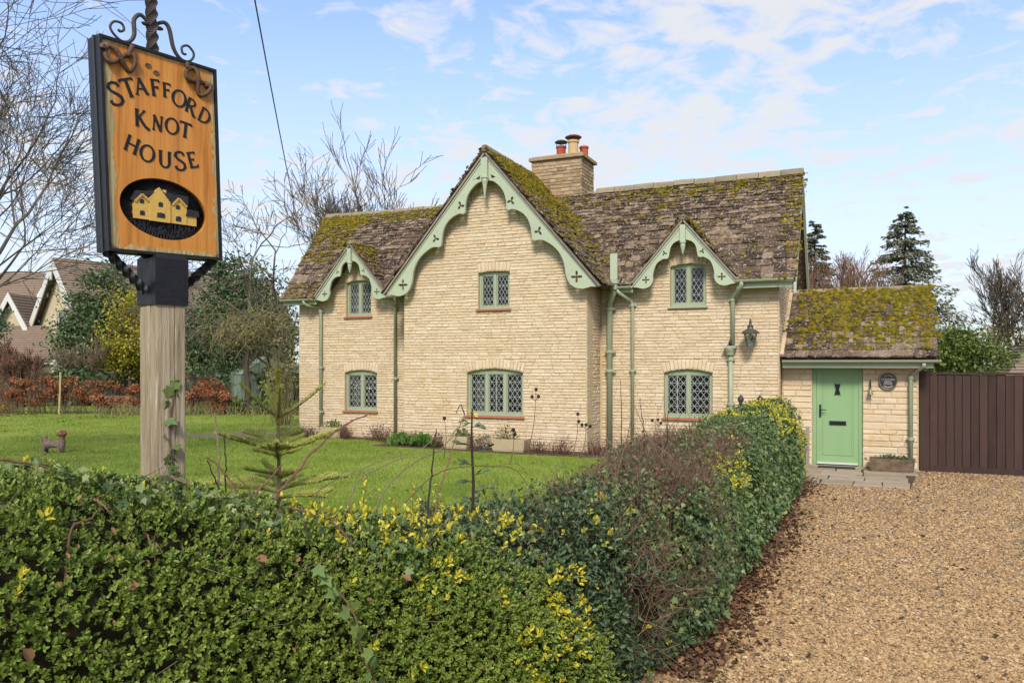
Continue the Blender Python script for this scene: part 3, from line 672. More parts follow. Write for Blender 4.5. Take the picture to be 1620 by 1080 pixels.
def pendant(c, zt, zc, zb, w_, v):
    m = MB().box((c - w_ / 2, v - .05, zc), (c + w_ / 2, v + .04, zt))
    q = MB().lathe([(w_ * .42, .03), (w_ * .60, .01), (w_ * .60, -.03), (w_ * .45, -.05), (w_ * .5, -.08), (w_ * .34, -.16), (.008, zb - zc)], (c, v - .005, zc), 10)
    m.add(q.V, q.F); m.build('pendant', S['sage'], house)
pendant(UC, 6.42, 6.02, 5.56, .145, -1.19); pendant(DORM[0], 4.86, 4.53, 4.28, .105, -.365); pendant(DORM[1], 4.86, 4.53, 4.28, .105, -.365)
# right gable end: bargeboards along both verges and a soffit
for a, b in (((-.36, 3.66), (1.5, 6.06)), ((3.36, 3.66), (1.5, 6.06))):
    MB().obox((RE - .03, a[0], a[1] - .06), (0, b[0] - a[0], b[1] - a[1]), (.05, 0, 0), (0, 0, -.16)).build('verge_board', S['sage'], house)

# gutters and downpipes
def gutter(u0, u1, v, z, owner=house, mat='sagepipe', r=.055):
    n = 8; V = []; F = []
    for (ro, zz) in ((r, 0), (r - .01, .002)):
        for x in (u0, u1):
            for k in range(n + 1): a = math.pi + math.pi * k / n; V.append((x, v + ro * math.cos(a), z + ro * math.sin(a) + zz))
    m = n + 1
    for k in range(n):
        F.append((k, k + 1, m + k + 1, m + k)); F.append((2 * m + k, 3 * m + k, 3 * m + k + 1, 2 * m + k + 1))
    for e in (0, n): F.append((e, m + e, 3 * m + e, 2 * m + e))
    for b in (0, m): F.append(tuple(b + k for k in range(m)) + tuple(2 * m + b + k for k in range(m - 1, -1, -1)))
    o = MB().add(V, F).build('gutter', S[mat], owner)
    return o
GZ = 3.715
gutter(LE - .02, -10.85, -.385, GZ - .02); gutter(-8.76, -8.27, -.385, GZ - .02); gutter(-3.30, -2.84, -.385, GZ - .03); gutter(-.76, RE - .02, -.385, GZ)
MB().box((LE, -.31, 3.56), (-10.85, -.28, 3.66)).build('fascia', S['sage'], house); MB().box((-3.3, -.31, 3.56), (-2.84, -.28, 3.66)).build('fascia', S['sage'], house); MB().box((-.76, -.31, 3.56), (RE - .05, -.28, 3.66)).build('fascia', S['sage'], house)
def downpipe(P, r, owner=house, clips=(), mat='sagepipe', name='downpipe', coll=()):
    m = MB().tube(P, r, 10); o = m.build(name, S[mat], owner, smooth=True)
    for z in clips:
        x, y = P[-1][0], P[-1][1]
        MB().lathe([(r * 1.05, -.03), (r * 1.35, -.025), (r * 1.35, .025), (r * 1.05, .03)], (x, y, z), 10).box((x - r * 1.9, y + r * .3, z - .015), (x + r * 1.9, y + r * 1.2, z + .015)).build('pipe_collar', S[mat], o)
    return o
downpipe([(-11.16, -.385, 3.67), (-11.16, -.385, 3.60), (-11.12, -.33, 3.55), (-10.94, -.10, 3.50), (-10.89, -.07, 3.42), (-10.89, -.07, .45)], .038, clips=(3.40, 2.0, .9))
downpipe([(-8.52, -.385, 3.66), (-8.60, -.2, 3.56), (-8.71, -.07, 3.46), (-8.71, -.07, .40)], .038, clips=(3.42, 1.75))
sp = MB().box((-3.275, -.45, 3.83), (-3.125, -.40, 4.36)).build('vent_stack', S['sage'], house)
MB().lathe([(.10, .20), (.11, .12), (.085, .10), (.075, 0)], (-3.2, -.425, 3.62), 10).build('hopper', S['sagepipe'], sp)
downpipe([(-3.2, -.42, 3.70), (-3.22, -.38, 3.56), (-3.36, -.17, 3.40), (-3.39, -.12, 3.28), (-3.39, -.12, .36)], .062, clips=(3.25, 2.35, 1.95), name='soil_pipe')
downpipe([(-3.16, -.40, 3.62), (-3.10, -.34, 3.54), (-2.94, -.10, 3.42), (-2.91, -.07, 3.33), (-2.91, -.07, .50)], .038, clips=(3.31, 1.95))
downpipe([(-.66, -.385, 3.70), (-.66, -.385, 3.62), (-.72, -.30, 3.54), (-.85, -.10, 3.43), (-.87, -.07, 3.36), (-.87, -.07, 2.46)], .042, clips=(3.36,))
hp = MB().box((-1.03, -.20, 2.40), (-.80, -.02, 2.45)).lathe([(.055, -.14), (.07, -.12), (.07, -.10), (.105, -.03), (.11, 0)], (-.915, -.10, 2.40), 8).build('hopper', S['sagepipe'], house)
downpipe([(-.91, -.08, 2.28), (-.91, -.08, .4)], .042, clips=(2.18, 1.3))

# chimney
CH = (-5.80, -4.53, 1.38, 2.30, 5.0, 6.94)
ch = MB().box((CH[0] + .02, CH[2] + .02, CH[4]), (CH[1] - .02, CH[3], CH[5])).build('chimney', S['cstone'], house)
cst = lay_stones(CH[0], CH[1], 5.9, CH[5] - .06, lambda z: (CH[0], CH[1]), lambda z: [], front(CH[2], ch), .065, .095, .12, .32)
cst += lay_stones(CH[2] - .01, CH[3], 5.9, CH[5] - .06, lambda z: (CH[2] - .01, CH[3]), lambda z: [], side(CH[1], ch), .065, .095, .12, .32)
pieces('chimney_stone', 'chimney_stonework', STONES, cst, S['cstone'], ch, HM, 280)
MB().add([(CH[0] - .05, CH[2] - .06, 6.93), (CH[1] + .06, CH[2] - .06, 6.93), (CH[1] + .06, CH[3] + .05, 6.93), (CH[0] - .05, CH[3] + .05, 6.93),
          (CH[0] - .05, CH[2] - .06, 7.0), (CH[1] + .06, CH[2] - .06, 7.0), (CH[1] + .06, CH[3] + .05, 7.0), (CH[0] - .05, CH[3] + .05, 7.0),
          (CH[0] + .04, CH[2] + .04, 7.05), (CH[1] - .04, CH[2] + .04, 7.05), (CH[1] - .04, CH[3] - .05, 7.05), (CH[0] + .04, CH[3] - .05, 7.05)],
         [(3, 2, 1, 0), (0, 1, 5, 4), (1, 2, 6, 5), (2, 3, 7, 6), (3, 0, 4, 7), (4, 5, 9, 8), (5, 6, 10, 9), (6, 7, 11, 10), (7, 4, 8, 11), (8, 9, 10, 11)]).build('cap_stone', S['cstone'], ch)
def pot(u, v, r, h, m, cm, cr, ch_):
    p = MB().lathe([(r * 1.05, 0), (r, .05), (r * .95, h * .8), (r * 1.12, h * .86), (r * 1.12, h * .93), (r, h)], (u, v, 7.04), 14).build('chimney_pot', S[m], ch, smooth=False)
    c = MB()
    for k in range(4): a = k * math.pi / 2 + .5; c.tube([(u + r * .95 * math.cos(a), v + r * .95 * math.sin(a), 7.04 + h - .08), (u + cr * .75 * math.cos(a), v + cr * .75 * math.sin(a), 7.04 + ch_)], .008, 5)
    c.lathe([(cr * .98, ch_ - .02), (cr, ch_), (cr * .7, ch_ + .03), (.01, ch_ + .055)], (u, v, 7.04), 16).build('cowl', S[cm], p)
pot(-5.20, 1.80, .115, .30, 'brickred', 'potcap', .155, .40); pot(-4.86, 1.72, .125, .38, 'buff', 'redcap', .20, .46); pot(-4.74, 2.15, .105, .33, 'brickred', 'redcap', .001, .34)

# curtains and things on the window sills
def curtain(u0, u1, z0, z1, v, label):
    n = 18; V = []; F = []
    for i in range(n + 1):
        x = u0 + (u1 - u0) * i / n; y = v + .018 * math.sin(i * 2.1) + .01 * math.sin(i * .9)
        V += [(x, y, z0), (x, y, z1), (x, y + .008, z0), (x, y + .008, z1)]
    for i in range(n): a = 4 * i; F += [(a, a + 4, a + 5, a + 1), (a + 2, a + 3, a + 7, a + 6), (a, a + 2, a + 6, a + 4), (a + 1, a + 5, a + 7, a + 3)]
    o = MB().add(V, F); o = o.build('curtain', S['curtain']); o.location = HO; o.rotation_euler = (0, 0, HR); tag(o, label, 'curtain')
curtain(-10.15, -9.86, .95, 1.93, .32, 'pale curtain drawn aside in the ground floor window at the greenhouse end of the cottage')
curtain(-6.30, -6.08, .98, 1.95, VG + .36, 'pale curtain hanging in the three light window under the great gable')
curtain(-10.12, -9.95, 3.25, 4.05, .32, 'pale curtain in the small upper window of the far dormer')
def lathe_thing(name, label, cat, prof, mat, u, v, z, n=14):
    o = MB().lathe(prof, (0, 0, 0), n).build(name, S[mat], smooth=True); o.location = H(u, v, z); return tag(o, label, cat)
MB().box((-2.13, .17, 3.24), (-1.41, .36, 3.27)).box((-6.08, VG + .17, 3.24), (-5.35, VG + .36, 3.27)).build('inner_sill', S['white'], house)
mug = lathe_thing('mug', 'blue striped mug standing inside the dormer window above the lantern', 'mug', [(.045, 0), (.05, .01), (.05, .10), (.045, .10), (.044, .02), (.001, .015)], 'bluecup', -1.97, .24, 3.272)
MB().tube([(.048, 0, .08), (.085, 0, .07), (.085, 0, .04), (.048, 0, .025)], .008, 6).build('handle', S['bluecup'], mug)
jug = lathe_thing('jug', 'pale jug standing beside the blue mug on the inner sill', 'jug', [(.05, 0), (.07, .05), (.065, .10), (.04, .14), (.045, .17), (.04, .165), (.03, .13)], 'pale', -1.73, .25, 3.272)
MB().tube([(.04, 0, .15), (.09, 0, .14), (.09, 0, .08), (.06, 0, .05)], .008, 6).build('handle', S['pale'], jug)
orn = lathe_thing('ornament', 'small pale figure sitting inside the upper window of the great gable', 'ornament', [(.06, 0), (.075, .04), (.06, .09), (.035, .12), (.05, .15), (.045, .19), (.01, .21)], 'pale', -5.95, VG + .25, 3.272)
MB().lathe([(.05, 0), (.06, .03), (.045, .07), (.03, .09), (.04, .12), (.01, .15)], (.14, .01, 0), 12).build('companion_figure', S['pale'], orn, smooth=True)

# ------------------------------------------------------------------ the entrance porch
def recenter(root, off):
    root.location = Vector(root.location) + Matrix.Rotation(HR, 3, 'Z') @ Vector(off)
    for c_ in root.children: c_.location = Vector(c_.location) - Vector(off)
porch = thing('entrance_porch', 'single storey stone porch with green front door and thickly mossed roof', 'porch', HO, HR)
PV = .40; DO = (.575, 1.480, .07, 2.085)
pw = plate_mb([(.01, 0), (2.43, 0), (2.43, 2.27), (.01, 2.27)], [[(DO[0], DO[2]), (DO[1], DO[2]), (DO[1], DO[3]), (DO[0], DO[3])]], PV + .02, PV + .32, lambda x, y, d: (x, d, y)).build('wall', S['mortar'], porch)
MB().add([(2.41, PV + .325, 0), (2.41, 4.0, 0), (2.41, 4.0, 2.3), (2.41, 2.2, 3.5), (2.41, PV + .325, 2.27), (2.1, PV + .325, 0), (2.1, 4.0, 0), (2.1, 4.0, 2.3), (2.1, 2.2, 3.5), (2.1, PV + .325, 2.27)],
     [(0, 1, 2, 3, 4), (9, 8, 7, 6, 5), (0, 5, 6, 1), (1, 6, 7, 2), (2, 7, 8, 3), (3, 8, 9, 4), (4, 9, 5, 0)]).build('wall', S['mortar'], porch)
ps = lay_stones(.03, 2.44, .02, 2.2, lambda z: (.03, 2.44), lambda z: [(DO[0] - .005, DO[1] + .005)] if z < DO[3] + .04 else [], front(PV, pw), .085, .15, .16, .46, .014)
ps += lay_stones(PV, 2.4, .02, 2.2, lambda z: (PV, 2.4), lambda z: [], side(2.43, pw), .085, .15, .16, .46, .014)
pieces('stone', 'stonework', STONES, ps, S['stone'], porch, HM, 290)
MB().box((DO[0] - .02, PV + .03, DO[3] + .002), (DO[1] + .02, PV + .16, DO[3] + .07)).build('lintel', S['greywood'], porch)
zp = lambda v: 2.20 + (v - .1) * .676
cp, spp = 1 / math.hypot(1, .676), .676 / math.hypot(1, .676); LP = 2.1 * math.hypot(1, .676)
pr = deck('roof', [(.02, .1, zp(.1)), (2.70, .1, zp(.1)), (2.70, 2.2, zp(2.2)), (.02, 2.2, zp(2.2))], (0, -spp, cp), porch)
deck('roof', [(2.70, 4.3, zp(.1)), (.02, 4.3, zp(.1)), (.02, 2.2, zp(2.2)), (2.70, 2.2, zp(2.2))], (0, spp, cp), porch, 'tile')
it, pts = lay_tiles((.0, .06, zp(.06)), (1, 0, 0), (0, cp, spp), (0, -spp, cp), 2.74, LP + .03, pr, e0=.235, e1=.13)
pieces('roof_tile', 'roof_tiling', TILES, it, S['tile'], porch, HM, 300)
moss_on(pts, lambda c: max(0, min(1.0, .62 + 1.5 * (mblob(c, 2.0, 9) - .14)) * min(1, max(0, (c[2] - 2.25) * 3.2)) * min(1, max(.12, (c[0] - .15) * 3))), (1, 0, 0), (0, cp, spp), (0, -spp, cp), pr, smax=.058)
ridge_line((.02, 2.2, zp(2.2) + .05), (2.72, 2.2, zp(2.2) + .05), pr, .34)
MB().obox((.0, .1, zp(.1) + .03), (0, 2.1, 2.1 * .676), (.07, 0, 0), (0, 0, .07)).build('lead_flashing', S['mortar'], porch)
gutter(.05, 2.78, .015, 2.165, porch); MB().box((.05, .09, 2.02), (2.66, .12, 2.13)).build('fascia', S['sage'], porch)
MB().box((.05, .125, 2.10), (2.43, PV + .02, 2.115)).build('soffit', S['sage'], porch)
downpipe([(2.50, .015, 2.11), (2.50, .03, 2.06), (2.44, .14, 2.0), (2.33, .30, 1.92), (2.30, .33, 1.84), (2.30, .33, .12)], .036, porch, clips=(1.84, .7))
# the front door
vf = PV + .07
dr = plate_mb([(DO[0] + .004, DO[2] + .03), (DO[1] - .004, DO[2] + .03), (DO[1] - .004, DO[3] - .004), (DO[0] + .004, DO[3] - .004)], [[(DO[0] + .07, DO[2] + .06), (DO[1] - .07, DO[2] + .06), (DO[1] - .07, DO[3] - .07), (DO[0] + .07, DO[3] - .07)]], vf, vf + .09, lambda x, y, d: (x, d, y)).build('door', S['door'], porch)
a, b, z0, z1 = DO[0] + .074, DO[1] - .074, DO[2] + .075, DO[3] - .074
plate_mb([(a, z0), (b, z0), (b, z1), (a, z1)], [[(a + .09, z0 + .16), (b - .09, z0 + .16), (b - .09, z1 - .10), (a + .09, z1 - .10)]], vf + .02, vf + .065, lambda x, y, d: (x, d, y)).build('leaf', S['door'], dr)
MB().box((a + .089, vf + .03, z0 + .159), (b - .089, vf + .06, z1 - .099)).build('panel', S['door'], dr)
plate_mb([(a + .105, z0 + .175), (b - .105, z0 + .175), (b - .105, z1 - .115), (a + .105, z1 - .115)], [[(a + .125, z0 + .195), (b - .125, z0 + .195), (b - .125, z1 - .135), (a + .125, z1 - .135)]], vf + .022, vf + .032, lambda x, y, d: (x, d, y)).build('panel_moulding', S['door'], dr)
cx_ = (a + b) / 2; sh = [(-.055, .12), (-.03, .10), (0, .105), (.03, .10), (.055, .12), (.045, .06), (.028, 0), (.045, -.06), (.055, -.12), (.03, -.10), (0, -.105), (-.03, -.10), (-.055, -.12), (-.045, -.06), (-.028, 0), (-.045, .06)]
plate_mb([(cx_ + x, 1.60 + y) for x, y in sh], [], vf + .012, vf + .032, lambda x, y, d: (x, d, y)).build('decorative_light', S['blackp'], dr)
MB().box((.70, vf - .005, 1.06), (.735, vf + .02, 1.30)).tube([(.718, vf - .005, 1.20), (.718, vf - .05, 1.20), (.745, vf - .06, 1.20), (.83, vf - .06, 1.20)], .010, 8).build('handle', S['black'], dr)
lb = MB().box((.88, vf + .015, .905), (1.185, vf + .032, .985)).build('letterbox', S['black'], dr); MB().box((.905, vf + .006, .925), (1.16, vf + .017, .965)).build('flap', S['blackp'], lb)
MB().box((a + .005, vf - .03, z0 + .005), (b - .005, vf + .02, z0 + .035)).build('weather_bar', S['white'], dr)
recenter(porch, (1.2, PV, .08))

# ------------------------------------------------------------------ glyphs cut in strokes (signs)
GLY = {'S': (.66, [([(.60, .80), (.52, .95), (.32, 1.0), (.14, .92), (.09, .77), (.18, .62), (.42, .48), (.58, .34), (.60, .17), (.48, .03), (.28, .0), (.10, .06), (.04, .22)], 1)]),
 'T': (.84, [([(.42, 0), (.42, .95)], 1.25), ([(.02, .95), (.82, .95)], .8), ([(.03, .97), (.02, .84)], .6), ([(.81, .97), (.82, .84)], .6), ([(.30, .02), (.54, .02)], .6)]),
 'A': (.84, [([(.08, 0), (.42, 1)], .65), ([(.40, 1), (.76, 0)], 1.3), ([(.20, .34), (.62, .34)], .6), ([(.0, .02), (.18, .02)], .6), ([(.66, .02), (.88, .02)], .6)]),
 'F': (.62, [([(.14, 0), (.14, .97)], 1.25), ([(.02, .97), (.58, .97)], .7), ([(.14, .52), (.46, .52)], .7), ([(.57, .98), (.59, .84)], .6), ([(.46, .60), (.46, .44)], .5), ([(.02, .02), (.27, .02)], .6)]),
 'O': (.92, [(arc(.45, .5, .41, .49, 0, 360, 26), 1)]),
 'R': (.80, [([(.14, 0), (.14, .98)], 1.25), ([(.04, .98)] + arc(.30, .74, .30, .24, 90, -90, 10) + [(.14, .50)], .9), ([(.32, .50), (.50, .20), (.66, -.04), (.84, -.12)], 1.1), ([(.04, .02), (.25, .02)], .6)]),
 'D': (.86, [([(.14, 0), (.14, .98)], 1.1), ([(.04, .98)] + arc(.30, .49, .48, .49, 88, -88, 16) + [(.04, .0)], 1)]),
 'K': (.86, [([(.14, 0), (.14, 1)], 1.25), ([(.14, .42), (.60, .95)], .65), ([(.28, .56), (.46, .28), (.66, .02), (.92, -.14)], 1.1), ([(.03, .98), (.26, .98)], .6), ([(.04, .02), (.25, .02)], .6), ([(.52, .97), (.68, .97)], .5)]),
 'N': (.84, [([(.14, 0), (.14, .98)], .7), ([(.10, 1), (.70, 0)], 1.3), ([(.70, 0), (.70, .98)], .7), ([(.04, .02), (.24, .02)], .6), ([(.60, .98), (.80, .98)], .6)]),
 'H': (.90, [([(.14, 0), (.14, 1)], 1.25), ([(.74, 0), (.74, 1)], 1.25), ([(.14, .50), (.74, .50)], .6), ([(.04, .98), (.24, .98)], .6), ([(.64, .98), (.86, .98)], .6), ([(.04, .02), (.24, .02)], .6), ([(.64, .02), (.86, .02)], .6)]),
 'U': (.84, [([(.12, .98), (.12, .35)] + arc(.41, .32, .29, .32, 180, 360, 12) + [(.70, .98)], 1), ([(.0, .98), (.24, .98)], .6), ([(.60, .98), (.82, .98)], .6)]),
 'E': (.66, [([(.14, 0), (.14, .98)], 1.25), ([(.02, .97), (.58, .97)], .7), ([(.14, .52), (.46, .52)], .7), ([(.02, .02), (.62, .02)], .7), ([(.57, .98), (.59, .86)], .5), ([(.61, .0), (.65, .16)], .5)])}
def glyph_mb(chr_, h, f, wid=.10, d0=0, d1=.004, sx_=1.0):
    """ribbon strokes; f(x, y, d) maps letter space (centred, metres) to 3-D"""
    adv, strokes = GLY[chr_]; mb = MB()
    for k, (P, wm) in enumerate(strokes):
        P = np.array(P); Pn = len(P); hw = wid * wm * h / 2; Lf = []; Rg = []; lift = k * .0003
        Q = (P - np.array((adv / 2, .5))) * h * np.array((sx_, 1))
        for i in range(Pn):
            t = Q[min(i + 1, Pn - 1)] - Q[max(i - 1, 0)]
            if chr_ == 'O' and i in (0, Pn - 1): t = Q[1] - Q[-2]
            t = t / (np.linalg.norm(t) + 1e-9); n_ = np.array((-t[1], t[0]))
            ww = hw * (1.25 - .55 * abs(t[0])) if Pn > 6 else hw
            Lf.append(Q[i] + n_ * ww); Rg.append(Q[i] - n_ * ww)
        V = []
        for i in range(Pn): V += [f(*Lf[i], d1 + lift), f(*Rg[i], d1 + lift), f(*Lf[i], d0), f(*Rg[i], d0)]
        F = []
        for i in range(Pn - 1):
            a_ = 4 * i; F += [(a_, a_ + 1, a_ + 5, a_ + 4), (a_, a_ + 4, a_ + 6, a_ + 2), (a_ + 1, a_ + 3, a_ + 7, a_ + 5)]
        F += [(0, 2, 3, 1), (4 * Pn - 4, 4 * Pn - 3, 4 * Pn - 1, 4 * Pn - 2)]
        mb.add(V, F)
    return mb

# ------------------------------------------------------------------ fittings on and beside the house
def at_house(o, u, v, z): o.location = H(u, v, z); o.rotation_euler = (0, 0, HR); return o
lt = thing('wall_lantern', 'four sided bronze lantern with a domed finial top on the cottage wall', 'lantern', H(-.51, -.262, 2.43), HR); lt.scale = (.75, .75, .75)
fm = MB()
for sx1, sy1 in ((1, 1), (1, -1), (-1, 1), (-1, -1)): fm.tube([(sx1 * .075, sy1 * .075, 0), (sx1 * .145, sy1 * .145, .34)], .010, 5)
fm.box((-.083, -.083, -.012), (.083, .083, .008))
fm.build('frame', S['lampc'], lt)
gs = [(.072, 0), (.140, .335)]
for k in range(4):
    a_ = k * math.pi / 2; c_, s_ = math.cos(a_), math.sin(a_); rot = lambda p: (p[0] * c_ - p[1] * s_, p[0] * s_ + p[1] * c_, p[2])
    MB().add([rot(p) for p in ((-.07, -.075, .01), (.07, -.075, .01), (.138, -.143, .335), (-.138, -.143, .335), (-.07, -.071, .01), (.07, -.071, .01), (.138, -.139, .335), (-.138, -.139, .335))],
             [(0, 1, 2, 3), (7, 6, 5, 4), (0, 4, 5, 1), (1, 5, 6, 2), (2, 6, 7, 3), (3, 7, 4, 0)]).build('pane', S['lglass'], lt)
MB().lathe([(.23, .335), (.235, .35), (.19, .40), (.13, .43), (.085, .46), (.07, .50), (.085, .52), (.05, .56), (.03, .60), (.045, .63), (.02, .66), (.03, .68), (.004, .73)], (0, 0, 0), 12).build('hood', S['lampc'], lt)
for k in range(4):
    a_ = k * math.pi / 2 + math.pi / 4; MB().lathe([(.01, .34), (.022, .37), (.016, .40), (.003, .42)], (.205 * math.cos(a_), .205 * math.sin(a_), 0), 6).build('crest', S['lampc'], lt)
MB().lathe([(.012, .2), (.03, .22), (.035, .27), (.02, .33)], (0, 0, 0), 10).build('bulb', S['white'], lt)
MB().tube([(0, .02, .34), (0, .10, .33), (0, .20, .24), (0, .335, .22)], .014, 6).box((-.04, .325, .12), (.04, .345, .32)).build('bracket', S['lampc'], lt)

cam_ = MB().box((-.05, -.04, 0), (.05, .04, .02)).lathe([(.03, .02), (.035, .06), (.02, .10), (.004, .11)], (0, 0, 0), 10).build('floodlight', S['black']); at_house(cam_, -.92, -.10, 2.452)
tag(cam_, 'small black sensor lamp sitting on the hopper of the downpipe', 'sensor lamp')

pq = thing('house_plaque', 'round dark plaque with cream lettering on the porch wall', 'plaque', H(1.917, PV - .036, 1.766), HR)
fz = lambda x, y, d: (x, -d, y)
MB().lathe([(.150, 0), (.155, .008), (.150, .016), (.001, .016)], (0, 0, 0), 28).map(lambda p: (p[0], -p[2], p[1])).build('disc', S['black'], pq)
MB().lathe([(.155, .0), (.158, .012), (.150, .020), (.143, .018), (.142, .002)], (0, 0, 0), 28).map(lambda p: (p[0], -p[2], p[1])).build('rim', S['brass'], pq)
for word, y, h in (('STAFFORD', .040, .034), ('KNOT', -.004, .030), ('HOUSE', -.044, .030)):
    adv = [GLY[c_][0] * h + .006 for c_ in word]; x = -sum(adv) / 2
    sc_ = min(1, .235 / sum(adv)); x *= sc_
    for c_, a_ in zip(word, adv):
        xc = x + a_ * sc_ / 2
        glyph_mb(c_, h, lambda px, py, d: fz(px * sc_ + xc, py + y, d + .016), .15).build('letter', S['pale'], pq); x += a_ * sc_
for sg in (1, -1):
    for k in range(5):
        a_ = math.radians(90 * sg + (k - 2) * 17); MB().lathe([(.013, .016), (.010, .020), (.001, .021)], (.112 * math.cos(a_), .112 * math.sin(a_), 0), 8).map(lambda p: (p[0], -p[2], p[1])).build('boss', S['pale'], pq)

bl = thing('door_bell', 'small brass bell on a black bracket beside the green door', 'bell', H(1.612, PV - .032, 1.50), HR)
MB().lathe([(.052, .01), (.05, .02), (.036, .06), (.028, .10), (.012, .125), (.004, .13)], (0, -.075, 0), 12).build('bell', S['brass'], bl, smooth=True)
MB().tube([(0, 0, .12), (0, -.05, .20), (0, -.075, .18), (0, -.075, .13)], .008, 6).box((-.014, -.012, .06), (.014, .0, .25)).lathe([(.008, .25), (.018, .27), (.004, .30)], (0, -.01, 0), 6).build('bracket', S['black'], bl)
MB().lathe([(.010, -.02), (.016, -.005), (.008, .02)], (0, -.075, 0), 8).tube([(0, -.075, -.02), (.002, -.075, -.22)], .003, 5).build('clapper', S['black'], bl)

gt = thing('wooden_gate', 'tall dark brown close boarded gate beside the porch', 'gate', H(2.45, .6, .09), HR)
MB().box((0, -.02, .0), (.17, .13, 1.87)).build('post', S['gate'], gt)
x = .172
while x < 3.4:
    wd = R.uniform(.128, .142); dz = R.uniform(-.006, .006)
    MB().add([(x, .03, .02 + dz), (x + wd, .03, .02 + dz), (x + wd, .055, .02 + dz), (x, .055, .02 + dz), (x, .03, 1.80 + dz), (x + wd, .03, 1.80 + dz), (x + wd, .055, 1.80 + dz), (x, .055, 1.80 + dz), (x + .010, .018, .02 + dz), (x + wd - .008, .022, .02 + dz), (x + .010, .018, 1.80 + dz), (x + wd - .008, .022, 1.80 + dz)],
             [(3, 2, 1, 9, 8, 0), (4, 10, 11, 5, 6, 7), (8, 9, 11, 10), (0, 8, 10, 4), (9, 1, 5, 11), (1, 2, 6, 5), (2, 3, 7, 6), (3, 0, 4, 7)]).build('board', S['gate'], gt)
    x += wd + .002
MB().box((.175, .0, 1.805), (3.4, .10, 1.845)).build('top_rail', S['gate'], gt)
MB().box((.175, .003, .0), (3.4, .021, .10)).build('bottom_rail', S['gate'], gt); MB().box((.175, .06, .5), (3.4, .10, .62)).box((.175, .06, 1.35), (3.4, .10, 1.47)).build('ledge', S['gate'], gt)

# paving in front of the door
pav = sheet('doorstep_paving', [(.45, -1.95), (2.2, -1.9), (2.42, .42), (.18, .42)], .092, S['soil'], .2)
rows = [(-1.95, -1.40), (-1.39, -.82), (-.81, -.28), (-.27, .39)]; PVS = []
for (v0, v1) in rows:
    u = .20 if v0 > -.5 else .30 + R.uniform(-.05, .12)
    while u < 2.3:
        l = min(R.uniform(.42, .85), (2.40 if v0 > -.5 else 2.22) - u); 
        if l < .12: break
        if (2.40 if v0 > -.5 else 2.22) - u - l < .22: l = (2.40 if v0 > -.5 else 2.22) - u
        j = lambda: R.uniform(-.02, .02); zt = .105 + R.uniform(0, .012)
        PV4 = [(u + j(), v0 + j()), (u + l - .02 + j(), v0 + j()), (u + l - .02 + j(), v1 - .012 + j()), (u + j(), v1 - .012 + j())]
        cxm = u + l / 2; cym = (v0 + v1) / 2; V = [H(p, q, .06) for p, q in PV4] + [H(p, q, zt - .008) for p, q in PV4] + [H(cxm + (p - cxm) * .97, cym + (q - cym) * .95, zt) for p, q in PV4]
        F = [(0, 1, 5, 4), (1, 2, 6, 5), (2, 3, 7, 6), (3, 0, 4, 7), (4, 5, 9, 8), (5, 6, 10, 9), (6, 7, 11, 10), (7, 4, 8, 11), (8, 9, 10, 11)]
        MB().add(V, F).build('slab', S['slab'], pav); u += l
stp = MB().box((.52, .28, .08), (1.53, PV + .03, .128)).build('door_step', S['slab']); stp.location = HO; stp.rotation_euler = (0, 0, HR); stp['kind'] = 'structure'
mt = MB().box((-.33, -.09, 0), (.33, .09, .014))
for k in range(11): mt.box((-.31 + k * .058, -.08, .014), (-.29 + k * .058 + .02, .08, .019))
mt = mt.build('doormat', S['mat']); at_house(mt, 1.02, .165, .118); tag(mt, 'narrow black ribbed doormat at the foot of the green door', 'doormat')

# ------------------------------------------------------------------ the carved house sign on its post
SG = thing('house_sign', 'carved orange house sign in black iron frame on weathered timber post', 'house sign', (-1.675, 3.83, .28), math.radians(53))
ZB = 2.615 - .28
sb = lambda x, y, d: (x, -d, ZB + y)
CN = [(-.283, -.009), (.288, .005), (.254, .957), (-.325, .949)]
def quad(e):
    c = np.mean(CN, 0); r = []
    for i, p in enumerate(CN):
        p = np.array(p); r.append(tuple(p + e * np.sign(c - p)))
    return r
plate_mb(quad(0), [quad(.013)], -.06, .052, sb).build('frame', S['blackp'], SG)
plate_mb(quad(-.004), [quad(.012)], -.012, .006, sb).build('frame_band', S['black'], SG)
ov = lambda k, n=48: [(-.012 + .217 * k * math.cos(2 * math.pi * i / n) - .02 * k * math.sin(2 * math.pi * i / n) * .5, .217 + .142 * k * math.sin(2 * math.pi * i / n)) for i in range(n)]
plate_mb(quad(.013), [ov(1)], -.05, .040, sb).build('board', S['board'], SG)
# bare, peeled margins of the board
def strip_edge(p, q, wmin, wmax, n, inward):
    p, q = np.array(p), np.array(q); A = [p + (q - p) * i / n for i in range(n + 1)]; B = [a + np.array(inward) * R.uniform(wmin, wmax) for a in A]
    return plate_mb([tuple(a) for a in A] + [tuple(b) for b in B[::-1]], [], .036, .0412, sb)
QI = quad(.0135)
strip_edge(QI[3], QI[0], .026, .046, 46, (1, 0)).build('bare_margin', S['bedge'], SG)
strip_edge(QI[2], QI[1], .006, .030, 46, (-1, 0)).build('bare_margin', S['bedge'], SG)
strip_edge(QI[0], QI[1], .006, .028, 40, (0, 1)).build('bare_margin', S['bedge'], SG)
strip_edge(QI[3], QI[2], .002, .012, 40, (0, -1)).build('bare_margin', S['bedge'], SG)
for x, y in ((-.095, .875), (-.055, .852)): MB().lathe([(.014, .034), (.012, .043), (.004, .0415), (.001, .0415)], (0, 0, 0), 9).map(lambda p: (p[0] * 1.3 + x, -p[2], ZB + y + p[1])).build('wood_knot', S['knot'], SG)
